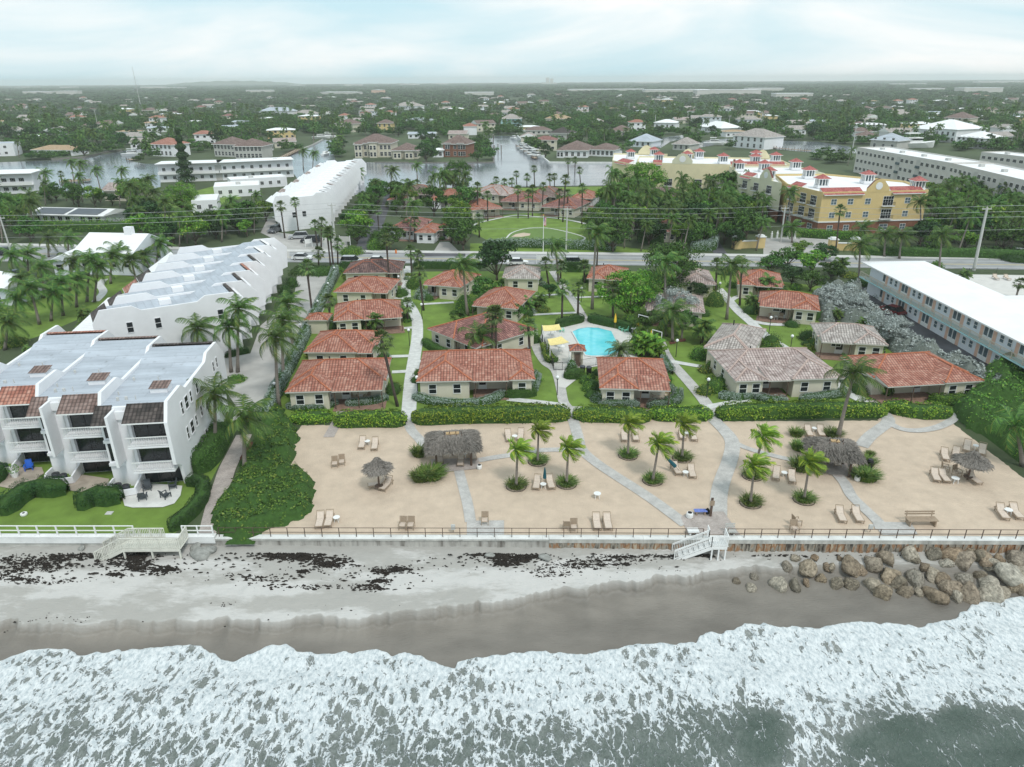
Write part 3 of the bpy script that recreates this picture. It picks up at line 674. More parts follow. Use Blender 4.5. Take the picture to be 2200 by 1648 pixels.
FOAM=[(-150,1440),(0,1423),(25,1412),(60,1400),(110,1397),(150,1398),(165,1410),(190,1408),(230,1402),(290,1396),(330,1393),(375,1392),(410,1387),(432,1392),(450,1403),(480,1417),(505,1420),(530,1410),(555,1404),(572,1392),(590,1387),(615,1386),(632,1392),(638,1402),(680,1405),(730,1402),(770,1402),(800,1397),(825,1400),(842,1410),(872,1402),(905,1412),(930,1424),(965,1436),(978,1438),(983,1424),(1010,1418),(1040,1412),(1090,1405),(1105,1404),(1125,1407),(1135,1401),(1172,1398),(1185,1406),(1240,1405),(1270,1407),(1300,1398),(1325,1394),(1345,1389),(1390,1387),(1410,1384),(1450,1383),(1495,1380),(1502,1366),(1515,1359),(1545,1363),(1580,1350),(1600,1341),(1640,1342),(1670,1350),(1700,1345),(1740,1352),(1790,1346),(1830,1338),(1900,1342),(1950,1342),(1972,1352),(2010,1338),(2045,1332),(2075,1310),(2090,1298),(2130,1292),(2200,1280),(2350,1262)]
ZF=-2.62
FX,FY=zip(*[G(x,y,ZF)for x,y in FOAM])
FX=np.maximum.accumulate(np.array(FX)+np.arange(len(FX))*1e-4)
SCARP=[(-150,1336),(0,1335),(200,1332),(400,1332),(545,1326),(650,1330),(760,1326),(900,1308),(1000,1294),(1100,1283),(1250,1258),(1400,1244),(1550,1228),(1700,1212),(1900,1200),(2200,1190),(2350,1185)]
SX,SY=zip(*[G(x,y,-1.5)for x,y in SCARP])
def smooth(a,k=9):
 pad=np.r_[[a[0]]*k,a,[a[-1]]*k];return np.convolve(pad,np.ones(2*k+1)/(2*k+1),'valid')
def beach():
 xs=np.arange(-62,64,.16);yw=np.interp(xs,WX,WY)+.1
 ys=np.interp(xs,SX,SY)+(fbm(xs*.5,xs*0,4,2)-.5)*1.6-np.abs(np.sin(xs*1.7+4*fbm(xs*.4,xs*0,2,7)))*.12+(fbm(xs*3.2,xs*0,2,12)-.5)*.5;yf=smooth(np.interp(xs,FX,FY),12)
 ys=np.maximum(ys,yf+1.5);ys=np.minimum(ys,yw-1.2)
 zw=np.interp(xs,[-60,-20,0,15,30,60],[-.75,-.6,-.75,-1.0,-1.1,-1.1])
 T=[];zz=[];wet=[]
 segs=[(40,0),(4,1),(26,2),(26,3)]
 def add(Y,Z,Wt):T.append(Y);zz.append(Z);wet.append(Wt)
 for i in range(42):
  t=i/42;add(yw+(ys-yw)*t,zw+(-1.5-zw)*t**.85,np.zeros_like(xs)+.0)
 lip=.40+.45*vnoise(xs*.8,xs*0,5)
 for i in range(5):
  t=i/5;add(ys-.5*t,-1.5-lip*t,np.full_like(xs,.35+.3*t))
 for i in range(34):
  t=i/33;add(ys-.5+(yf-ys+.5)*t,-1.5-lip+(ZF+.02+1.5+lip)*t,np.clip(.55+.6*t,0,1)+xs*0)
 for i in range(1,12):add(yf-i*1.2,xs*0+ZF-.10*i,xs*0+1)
 Y=np.stack(T,1);Z=np.stack(zz,1);Wt=np.stack(wet,1);X=np.repeat(xs[:,None],Y.shape[1],1)
 land=np.clip(1-Wt*1.6,0,1)
 Z=Z+land*((fbm(X*.35,Y*.35,4,8)-.5)*.34+(fbm(X*1.6,Y*2.4,4,9)-.5)*.16)+(1-land)*(fbm(X*.5,Y*.5,3,10)-.5)*.03*(Z>ZF)
 near=np.clip(1-(np.interp(X,WX,WY)-Y)/2.2,0,1)
 damp=fbm(X*.22+5,Y*.7,5,31)
 I=np.arange(X.size).reshape(X.shape);q=np.stack([I[:-1,:-1],I[:-1,1:],I[1:,1:],I[1:,:-1]],-1).reshape(-1,4)
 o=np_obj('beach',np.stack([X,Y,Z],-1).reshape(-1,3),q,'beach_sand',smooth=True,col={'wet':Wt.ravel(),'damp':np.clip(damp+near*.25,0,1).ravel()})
 return struct(o)
m,n,l,b=nodes_of('beach_sand',.95,.25)
def attr(n,nm):a=n.new('ShaderNodeAttribute');a.attribute_name=nm;return a.outputs['Fac']
t=n.new('ShaderNodeTexCoord')
r1=n.new('ShaderNodeValToRGB');r1.color_ramp.elements[0].position=.42;r1.color_ramp.elements[1].position=.60
r1.color_ramp.elements[0].color=(.53,.515,.495,1);r1.color_ramp.elements[1].color=(.385,.37,.345,1)
z0=n.new('ShaderNodeTexNoise');z0.inputs['Scale'].default_value=2.2;z0.inputs['Detail'].default_value=9;z0.inputs['Roughness'].default_value=.7
mm=n.new('ShaderNodeMapping');mm.inputs['Scale'].default_value=(.45,1.6,1);l.new(t.outputs['Object'],mm.inputs[0]);l.new(mm.outputs[0],z0.inputs['Vector'])
ma=n.new('ShaderNodeMath');ma.operation='MULTIPLY_ADD';ma.inputs[1].default_value=.62;l.new(z0.outputs[0],ma.inputs[0]);sb=n.new('ShaderNodeMath');sb.operation='SUBTRACT';sb.inputs[1].default_value=.31
l.new(attr(n,'damp'),ma.inputs[2]);l.new(ma.outputs[0],sb.inputs[0]);l.new(sb.outputs[0],r1.inputs[0])
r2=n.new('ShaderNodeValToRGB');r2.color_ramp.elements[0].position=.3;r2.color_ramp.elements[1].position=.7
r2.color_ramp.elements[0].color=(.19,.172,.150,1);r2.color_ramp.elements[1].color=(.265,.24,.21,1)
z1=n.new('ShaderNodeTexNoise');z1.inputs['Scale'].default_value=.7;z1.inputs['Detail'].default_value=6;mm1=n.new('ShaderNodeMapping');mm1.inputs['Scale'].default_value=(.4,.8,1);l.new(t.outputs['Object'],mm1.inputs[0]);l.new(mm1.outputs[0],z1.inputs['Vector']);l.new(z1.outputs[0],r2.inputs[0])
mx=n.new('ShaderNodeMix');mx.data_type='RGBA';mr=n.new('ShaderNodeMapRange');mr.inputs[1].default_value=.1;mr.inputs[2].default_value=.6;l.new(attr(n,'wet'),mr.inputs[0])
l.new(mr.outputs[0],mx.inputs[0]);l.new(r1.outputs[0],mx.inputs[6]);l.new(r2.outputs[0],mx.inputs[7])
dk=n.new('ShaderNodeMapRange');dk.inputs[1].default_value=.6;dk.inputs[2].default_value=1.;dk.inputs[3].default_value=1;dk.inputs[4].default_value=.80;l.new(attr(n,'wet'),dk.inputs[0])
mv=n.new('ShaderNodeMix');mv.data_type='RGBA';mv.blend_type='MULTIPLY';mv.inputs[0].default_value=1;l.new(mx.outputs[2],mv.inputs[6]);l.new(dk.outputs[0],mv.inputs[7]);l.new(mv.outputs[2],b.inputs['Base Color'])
rr=n.new('ShaderNodeMapRange');rr.inputs[1].default_value=.7;rr.inputs[2].default_value=1;rr.inputs[3].default_value=.95;rr.inputs[4].default_value=.42;l.new(attr(n,'wet'),rr.inputs[0]);l.new(rr.outputs[0],b.inputs['Roughness'])
zb=n.new('ShaderNodeTexNoise');zb.inputs['Scale'].default_value=5;zb.inputs['Detail'].default_value=5;l.new(mm.outputs[0],zb.inputs['Vector']);bp=n.new('ShaderNodeBump');bp.inputs['Distance'].default_value=.06;l.new(zb.outputs[0],bp.inputs['Height']);l.new(bp.outputs[0],b.inputs['Normal'])
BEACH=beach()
COV=[(-100,1460,.85),(0,1450,.8),(0,1540,.62),(0,1640,.6),(150,1440,.72),(150,1560,.5),(300,1440,.85),(300,1520,.66),(300,1620,.52),(480,1500,.7),(450,1600,.55),(590,1410,.98),(600,1500,.82),(600,1560,.66),(600,1640,.48),(760,1500,.74),(760,1590,.56),(900,1450,.85),(900,1530,.7),(900,1600,.5),(900,1650,.45),(1100,1430,.9),(1060,1520,.72),(1050,1600,.45),(1200,1480,.85),(1200,1560,.55),(1200,1640,.40),(1320,1430,.92),(1400,1430,.88),(1400,1500,.6),(1380,1560,.42),(1400,1630,.34),(1550,1400,.97),(1600,1440,.9),(1560,1480,.68),(1500,1540,.45),(1520,1600,.22),(1640,1560,.12),(1650,1600,.06),(1700,1380,.95),(1700,1450,.92),(1700,1510,.85),(1760,1540,.8),(1730,1600,.74),(1740,1650,.66),(1800,1560,.75),(1850,1420,.97),(1850,1490,.78),(1890,1520,.5),(2000,1500,.95),(2000,1400,1),(2100,1450,.8),(2200,1350,1.05),(2200,1440,.9),(2200,1500,.9),(2180,1550,.22),(2050,1550,.08),(1930,1570,.04),(1950,1650,.10),(2100,1620,.18),(2200,1640,.10),(1850,1600,.14),(1860,1650,.25)]
def sea():
 xs=np.arange(-52,54,.13);yf=np.interp(xs,FX,FY);yf+=(fbm(xs*1.6,xs*0,3,40)-.5)*.5;ysm=smooth(yf,20)
 ts=np.r_[0,.03,.08,.15,.25,np.arange(.4,26,.16)];X=np.repeat(xs[:,None],len(ts)+1,1)
 k=np.clip(ts/6,0,1);Y=yf[:,None]*(1-k)[None]+ysm[:,None]*k[None]-ts[None]
 lip=.10*np.sqrt(np.clip(ts/.15,0,1))*np.exp(-ts/2.0)
 sw=(fbm(X[:,1:]*.12,Y*.30,3,50)-.5)*1.3*np.clip(ts/5,0,1)[None]+(fbm(X[:,1:]*.7,Y*.7,4,51)-.5)*.45*np.clip(ts/1.2,.0,1)[None]
 Z=ZF+.05+lip[None]+sw*.8+.1*np.clip(ts/4,0,1)[None]
 Y=np.concatenate([Y[:,:1]+.02,Y],1);Z=np.concatenate([Z[:,:1]-.12,Z],1);ts2=np.r_[0,ts]
 C=np.array(COV);d=Y*math.cos(PITCH)-(Z-H)*math.sin(PITCH);w=-(Y*math.sin(PITCH)+(Z-H)*math.cos(PITCH));PX=1100+F*X/d;PY=824+F*w/d
 num=np.zeros(X.shape);den=np.zeros(X.shape)
 for cx,cy,cv in C:
  g_=1/(((PX-cx)/1.0)**2+((PY-cy)*1.5)**2+900.)**1.7;num+=g_*cv;den+=g_
 cov=num/den*.96+.45*np.exp(-ts2/.35)[None]
 cov=cov+(fbm(X*.25,Y*.5,3,60)-.5)*.30
 I=np.arange(X.size).reshape(X.shape);q=np.stack([I[:-1,:-1],I[:-1,1:],I[1:,1:],I[1:,:-1]],-1).reshape(-1,4)
 return struct(np_obj('sea',np.stack([X,Y,Z],-1).reshape(-1,3),q,'surf',smooth=True,col={'foam':cov.ravel()})),float(Y.min())
m,n,l,b=nodes_of('surf',.3,.5)
def mth(n,l,op,*a,clamp=False):
 x=n.new('ShaderNodeMath');x.operation=op;x.use_clamp=clamp
 for i,q in enumerate(a):
  if isinstance(q,(int,float)):x.inputs[i].default_value=q
  else:l.new(q,x.inputs[i])
 return x.outputs[0]
t=n.new('ShaderNodeTexCoord');mm=n.new('ShaderNodeMapping');mm.inputs['Rotation'].default_value=(0,0,R(28));mm.inputs['Scale'].default_value=(1.25,.72,.6);l.new(t.outputs['Object'],mm.inputs[0])
wz=n.new('ShaderNodeTexNoise');wz.inputs['Scale'].default_value=.9;wz.inputs['Detail'].default_value=5;l.new(mm.outputs[0],wz.inputs['Vector'])
vm=n.new('ShaderNodeVectorMath');vm.operation='MULTIPLY_ADD';vm.inputs[1].default_value=(1.5,1.5,0);l.new(wz.outputs['Color'],vm.inputs[0]);l.new(mm.outputs[0],vm.inputs[2])
def vor(s):
 v=n.new('ShaderNodeTexVoronoi');v.feature='DISTANCE_TO_EDGE';v.inputs['Scale'].default_value=s;v.voronoi_dimensions='2D';l.new(vm.outputs[0],v.inputs['Vector']);return v.outputs['Distance']
n1=n.new('ShaderNodeTexNoise');n1.inputs['Scale'].default_value=.8;n1.inputs['Detail'].default_value=6;n1.inputs['Roughness'].default_value=.65;l.new(vm.outputs[0],n1.inputs['Vector'])
hh=mth(n,l,'ADD',mth(n,l,'ADD',mth(n,l,'MULTIPLY',vor(1.15),1.0),mth(n,l,'MULTIPLY',vor(3.1),.62)),mth(n,l,'MULTIPLY',vor(8.),.55))
covn=mth(n,l,'MULTIPLY_ADD',mth(n,l,'SUBTRACT',n1.outputs[0],.5),1.05,mth(n,l,'ADD',attr(n,'foam'),.02))
thr=mth(n,l,'MULTIPLY_ADD',mth(n,l,'POWER',mth(n,l,'MAXIMUM',covn,.15),1.22),.86,.006)
n3=n.new('ShaderNodeTexNoise');n3.inputs['Scale'].default_value=.33;n3.inputs['Detail'].default_value=3;l.new(vm.outputs[0],n3.inputs['Vector']);thr=mth(n,l,'MULTIPLY',thr,mth(n,l,'MULTIPLY_ADD',n3.outputs[0],1.7,.15))
fm=mth(n,l,'DIVIDE',mth(n,l,'SUBTRACT',thr,hh),.10,clamp=True)
n2=n.new('ShaderNodeTexNoise');n2.inputs['Scale'].default_value=3.2;n2.inputs['Detail'].default_value=7;n2.inputs['Roughness'].default_value=.75;l.new(mm.outputs[0],n2.inputs['Vector'])
veil=mth(n,l,'MULTIPLY',mth(n,l,'MULTIPLY_ADD',n2.outputs[0],2.6,-1.0,clamp=True),mth(n,l,'MULTIPLY',attr(n,'foam'),.75,clamp=True))
tot=mth(n,l,'MAXIMUM',fm,mth(n,l,'MULTIPLY',veil,.6))
wc=n.new('ShaderNodeValToRGB');wc.color_ramp.elements[0].color=(.072,.105,.084,1);wc.color_ramp.elements[1].color=(.22,.235,.215,1);wc.color_ramp.elements[0].position=.15;wc.color_ramp.elements[1].position=.85;l.new(attr(n,'foam'),wc.inputs[0])
fc=n.new('ShaderNodeValToRGB');fc.color_ramp.elements[0].color=(.46,.52,.55,1);fc.color_ramp.elements[1].color=(.83,.86,.87,1);fc.color_ramp.elements[0].position=.36;fc.color_ramp.elements[1].position=.58;l.new(n2.outputs[0],fc.inputs[0])
mx=n.new('ShaderNodeMix');mx.data_type='RGBA';l.new(tot,mx.inputs[0]);l.new(wc.outputs[0],mx.inputs[6]);l.new(fc.outputs[0],mx.inputs[7]);l.new(mx.outputs[2],b.inputs['Base Color'])
l.new(mth(n,l,'MULTIPLY_ADD',tot,.65,.18),b.inputs['Roughness'])
bh=mth(n,l,'ADD',mth(n,l,'MULTIPLY',fm,.55),mth(n,l,'MULTIPLY',n2.outputs[0],.9));bp=n.new('ShaderNodeBump');bp.inputs['Distance'].default_value=.2;l.new(bh,bp.inputs['Height']);l.new(bp.outputs[0],b.inputs['Normal'])
_,ymin=sea()
g=MB();g.poly([(-900,-800,ZF-.3),(900,-800,ZF-.3),(900,ymin+3,ZF-.3),(-900,ymin+3,ZF-.3)])
mat('open_sea',(.10,.15,.135),.2,.2,.4,.1,1.2,spec=.5);struct(g.build('open_sea','open_sea'))
def wallrun(xa,xb,step=4.):
 xs=np.arange(xa,xb,step).tolist()+[xb];return[(x,wally(x))for x in xs]
def seawall(label,xa,xb,capw,ct,cb,facem,capm,piles=False):
 t=thing('seawall',label,'seawall',(xa,wally(xa),0));P=wallrun(xa,xb);o=np.array([xa,wally(xa)]);c=MB();f=MB();e_=MB()
 for i in range(len(P)-1):
  a=np.array(P[i])-o;b_=np.array(P[i+1])-o
  c.prism([tuple(a),tuple(b_-[.015,0]),(b_[0]-.015,b_[1]+capw),(a[0],a[1]+capw)],ct-.06,ct);e_.prism([(a[0],a[1]+.03),(b_[0]-.015,b_[1]+.03),(b_[0]-.015,b_[1]+capw-.04),(a[0],a[1]+capw-.04)],cb,ct-.0605)
  f.prism([(a[0],a[1]+.12),(b_[0],b_[1]+.12),(b_[0],b_[1]+capw-.1),(a[0],a[1]+capw-.1)],-2.4,cb+.003)
 c.build('cap',capm,t);e_.build('beam',capm if 'paint' in capm else 'beam_concrete',t);f.build('face',facem,t)
 if piles:
  p=MB();x=xa+.3;k=0
  while x<xb:
   p.box(x-xa,wally(x)-o[1]+.04,-2.4,x-xa+.34,wally(x)-o[1]+.125,cb-.01);x+=.62
  p.build('sheet_piles','pile_steel',t)
mat('beam_concrete',(.46,.445,.41),.85,.32,1.4,.02,6,detail=10,stretch=(1,1,.4))
m,n,l,b=nodes_of('stained_wall',.85);t=n.new('ShaderNodeTexCoord');z=n.new('ShaderNodeTexNoise');z.inputs['Scale'].default_value=1.;z.inputs['Detail'].default_value=8;z.inputs['Roughness'].default_value=.65
mm=n.new('ShaderNodeMapping');mm.inputs['Scale'].default_value=(1.2,1,.25);l.new(t.outputs['Object'],mm.inputs[0]);l.new(mm.outputs[0],z.inputs['Vector']);r_=n.new('ShaderNodeValToRGB');cs=r_.color_ramp
cs.elements[0].position=.30;cs.elements[0].color=(.10,.085,.07,1);cs.elements[1].position=.52;cs.elements[1].color=(.42,.40,.37,1)
for p_,c_ in((.64,(.50,.48,.44,1)),(.70,(.33,.15,.06,1)),(.78,(.48,.45,.40,1))):e=cs.elements.new(p_);e.color=c_
l.new(z.outputs[0],r_.inputs[0]);l.new(r_.outputs[0],b.inputs['Base Color'])
m2,n,l,b=nodes_of('pile_steel',.8);t=n.new('ShaderNodeTexCoord');z=n.new('ShaderNodeTexNoise');z.inputs['Scale'].default_value=2.2;z.inputs['Detail'].default_value=6
mm=n.new('ShaderNodeMapping');mm.inputs['Scale'].default_value=(1.0,1,.3);l.new(t.outputs['Object'],mm.inputs[0]);l.new(mm.outputs[0],z.inputs['Vector']);r_=n.new('ShaderNodeValToRGB');cs=r_.color_ramp
cs.elements[0].position=.33;cs.elements[0].color=(.07,.055,.045,1);cs.elements[1].position=.7;cs.elements[1].color=(.44,.38,.29,1)
for p_,c_ in((.48,(.33,.30,.25,1)),(.58,(.30,.15,.07,1))):e=cs.elements.new(p_);e.color=c_
l.new(z.outputs[0],r_.inputs[0]);l.new(r_.outputs[0],b.inputs['Base Color'])
XL=G(465,1155)[0];XM=G(1180,1160)[0]
mat('cap_paint',(.76,.76,.75),.75,.10,.9,.006,8,detail=9)
seawall('white painted seawall with rust streaks, below the townhouse lawn',-61,XL-.02,.55,.28,-.38,'wall_concrete','cap_paint')
seawall('grey concrete seawall with pale cap, below the plain left half of the sand terrace',XL,XM-.02,.62,.13,-.10,'stained_wall','cap_concrete')
seawall('seawall with pale cap over rusty steel sheet piles, right half of the terrace',XM,62,.62,.16,-.28,'pile_steel','cap_concrete',True)
mat('rust',(.35,.14,.05),.9,.4,4)
def railing(name,label,xa,xb,sp,h,m,rails,pr,off_=.3,zb=.13,grp=None):
 t=thing(name,label,'railing',(xa,wally(xa)+off_,zb),group=grp);nn=max(1,round((xb-xa)/sp));sp=(xb-xa)/nn;p0=None
 for k in range(nn+1):
  x=xa+k*sp;loc=(x-xa,wally(x)-wally(xa),0)
  if p0 is None:b=MB();b.box(-pr,-pr,0,pr,pr,h);p0=b.build('post',m,t,loc=loc)
  else:q=p0.copy();SC.collection.objects.link(q);q.parent=t;q.location=loc
 for hh in rails:
  b=MB();P=wallrun(xa,xb,sp*4)
  for i in range(len(P)-1):b.bar((P[i][0]-xa,P[i][1]-wally(xa),hh),(P[i+1][0]-xa,P[i+1][1]-wally(xa),hh),pr*1.5,pr*1.3)
  b.build('rail',m,t)
railing('railing','thin brown metal railing on the seawall left of the beach stairs',XL+.3,G(1508,1155)[0],1.45,.92,'rail_metal',(.90,.45),.028)
railing('railing','thin brown metal railing on the seawall right of the beach stairs',G(1560,1155)[0],61,1.45,.92,'rail_metal',(.90,.45),.028)
railing('railing','long white railing along the townhouse lawn',-60.5,G(296,1150)[0],1.62,1.0,'white_paint',(.97,.5),.05,.25,.28)
railing('railing','short white railing at the foot of the brick walk',G(400,1150)[0],G(464,1150)[0],1.35,1.0,'white_paint',(.97,.5),.05,.25,.28)
def beach_stairs(label,x0,x1,depth,zd,run,drop,m,wood=False,tilt=.0):
 """deck against the wall, flight running left (towards -x) parallel to it"""
 yw=wally(x1);t=thing('beach_stairs',label,'stairs',(x1,yw,0));L=x1-x0;D=depth
 b=MB();k=0
 while k*.16<L:b.box(-L+k*.16,-D,zd-.05,-L+k*.16+.145,0,zd);k+=1
 b.box(-L,-D-.03,zd-.30,0,-D+.02,zd-.052);b.box(-L,-.2,zd-.25,0,-.14,zd-.052);b.build('deck',m,t)
 b=MB();ns=max(4,int(drop/.18))
 for i in range(ns):
  x=-L-(i+1)*run/ns;b.box(x,-D+.04,zd-(i+1)*drop/ns-.04,x+run/ns+.03,-.06,zd-(i+1)*drop/ns)
 b.build('steps',m,t)
 for y in(-D,-.04):
  b=MB();b.bar((-L,y,zd-.2),(-L-run,y,zd-drop-.15),.05,.28);b.build('stringer',m,t)
 def panel(a,c,nb,vis=1.0):
  b=MB();a=V3(a);c=V3(c);hgt=V3((0,0,vis));b.bar(a+hgt,c+hgt,.09 if wood else.055,.06,0);b.bar(a+V3((0,0,.12)),c+V3((0,0,.12)),.05,.05)
  if not wood:b.bar(a+hgt*.88,c+hgt*.88,.04,.04)
  for i in range(nb+1):
   p=a+(c-a)*i/nb;w=.045 if wood else.028
   if i%max(1,nb//(3 if nb>12 else 2))==0:w*=2
   b.bar(p,p+hgt,w,w)
  b.build('railing_panel',m,t)
 panel((-L,-D,zd),(0,-D,zd),int(L/.14));panel((0,-D,zd),(0,.1,zd+.1),int(D/.14));panel((-L-run,-D,zd-drop),(-L,-D,zd),int(run/.14));panel((-L-run,-.04,zd-drop),(-L,-.04,zd),int(run/.14))
 if wood:panel((-L,-.04,zd),(-L+L*.62,-.04,zd),int(L*.6/.14))
 else:panel((-L,-.04,zd),(-L,.55,zd+.1),4)
 pb=MB()
 for x in(-L+.1,-L/2,-.1):
  pb2=MB();pb2.box(x-.06,-D,zd-2.6,x+.06,-D+.12,zd-.05);pb2.build('post',m,t)
 return t
mat('stair_cream',(.66,.65,.58),.75,.10,2)
beach_stairs('cream painted wooden stairs and long landing going down from the left seawall',G(273,1168,.1)[0],G(396,1168,.1)[0],1.5,.22,2.4,1.35,'stair_cream',True)
beach_stairs('white metal stairs with close balusters going down to the beach right of centre',G(1522,1163)[0],G(1556,1163)[0],.95,.15,3.0,1.35,'white_paint')
#cottages and houses
_win={}
def put_part(key,make,parent,loc,rz):
 """one mesh per kind of window or door, shared by every house; pane is its sub-part"""
 if key not in _win:
  f,p=make();f.parent=parent;f.location=loc;f.rotation_euler=(0,0,rz)
  if p:p.parent=f
  _win[key]=(f,p);return f
 f0,p0=_win[key];f=f0.copy();SC.collection.objects.link(f);f.parent=parent;f.location=loc;f.rotation_euler=(0,0,rz)
 if p0:p=p0.copy();SC.collection.objects.link(p);p.parent=f
 return f
def window(parent,loc,rz,w,h,frame='white_paint',glass='glass',bars=1,name='window',sill=True,vbars=0,depth=.05):
 def mk():
  b=MB();t=.07
  b.box(-w/2-t,-depth,-h/2-t,-w/2,.02,h/2+t);b.box(w/2,-depth,-h/2-t,w/2+t,.02,h/2+t)
  b.box(-w/2+.001,-depth,h/2,w/2-.001,.02,h/2+t);b.box(-w/2+.001,-depth-(.04 if sill else 0),-h/2-t,w/2-.001,.02,-h/2)
  for i in range(bars):z=-h/2+h*(i+1)/(bars+1);b.box(-w/2+.001,-depth+.01,z-.03,w/2-.001,.015,z+.03)
  for i in range(vbars):x=-w/2+w*(i+1)/(vbars+1);b.box(x-.025,-depth+.012,-h/2+.001,x+.025,.014,h/2-.001)
  f=b.build(name,frame)
  b=MB();b.box(-w/2,-.018,-h/2,w/2,.01,h/2);return f,b.build('pane',glass)
 return put_part((name,round(w,2),round(h,2),frame,glass,bars,vbars),mk,parent,loc,rz)
def door(parent,loc,rz,w=.95,h=2.05,m='white_paint',glass='glass'):
 def mk():
  b=MB();b.box(-w/2-.07,-.05,0,-w/2,.02,h+.07);b.box(w/2,-.05,0,w/2+.07,.02,h+.07);b.box(-w/2+.001,-.05,h,w/2-.001,.02,h+.07);b.box(-w/2+.001,-.03,.02,w/2-.001,.01,h*.30)
  b.box(-w/2+.001,-.045,h*.30+.001,w/2-.001,.008,h*.34);f=b.build('door',m)
  b=MB();b.box(-w/2+.06,-.028,h*.34+.001,w/2-.06,.01,h-.06);return f,b.build('pane',glass)
 return put_part(('door',w,h,m,glass),mk,parent,loc,rz)
def hip(b,x0,y0,x1,y1,ez,s,ends=(1,1),th=.16,m=0,mf=1):
 """hip roof over a rectangle, ridge along its longer side; returns ridge/hip lines. ends: 1 hip, 0 gable"""
 w,d=x1-x0,y1-y0;L=[]
 if w>=d:
  rh=ez+s*d/2;a=x0+(d/2 if ends[0]else 0);c=x1-(d/2 if ends[1]else 0);ym=(y0+y1)/2;A=(a,ym,rh);C=(c,ym,rh)
  b.slope([(x0,y0,ez),(x1,y0,ez),C,A],m);b.slope([(x1,y1,ez),(x0,y1,ez),A,C],m)
  b.slope([(x0,y1,ez),(x0,y0,ez),A],m if ends[0]else mf);b.slope([(x1,y0,ez),(x1,y1,ez),C],m if ends[1]else mf)
  L=[(A,C)]+[(p,A)for p in((x0,y0,ez),(x0,y1,ez))]+[(p,C)for p in((x1,y0,ez),(x1,y1,ez))]
 else:
  rh=ez+s*w/2;a=y0+(w/2 if ends[0]else 0);c=y1-(w/2 if ends[1]else 0);xm=(x0+x1)/2;A=(xm,a,rh);C=(xm,c,rh)
  b.slope([(x1,y0,ez),(x1,y1,ez),C,A],m);b.slope([(x0,y1,ez),(x0,y0,ez),A,C],m)
  b.slope([(x0,y0,ez),(x1,y0,ez),A],m if ends[0]else mf);b.slope([(x1,y1,ez),(x0,y1,ez),C],m if ends[1]else mf)
  L=[(A,C)]+[(p,A)for p in((x0,y0,ez),(x1,y0,ez))]+[(p,C)for p in((x0,y1,ez),(x1,y1,ez))]
 for(ax,ay),(bx,by)in(((x0,y0),(x1,y0)),((x1,y0),(x1,y1)),((x1,y1),(x0,y1)),((x0,y1),(x0,y0))):b.poly([(ax,ay,ez-th),(bx,by,ez-th),(bx,by,ez),(ax,ay,ez)],mf)
 b.poly([(x0,y1,ez-th),(x1,y1,ez-th),(x1,y0,ez-th),(x0,y0,ez-th)],mf)
 return L,rh
def ridges(lines,m,parent,r=.085):
 b=MB()
 for a,c in lines:b.bar(V3(a)+[0,0,.03],V3(c)+[0,0,.03],r*2.2,r*1.3)
 return b.build('ridge_cap',m,parent)
def patio_set(parent,x,y):pass
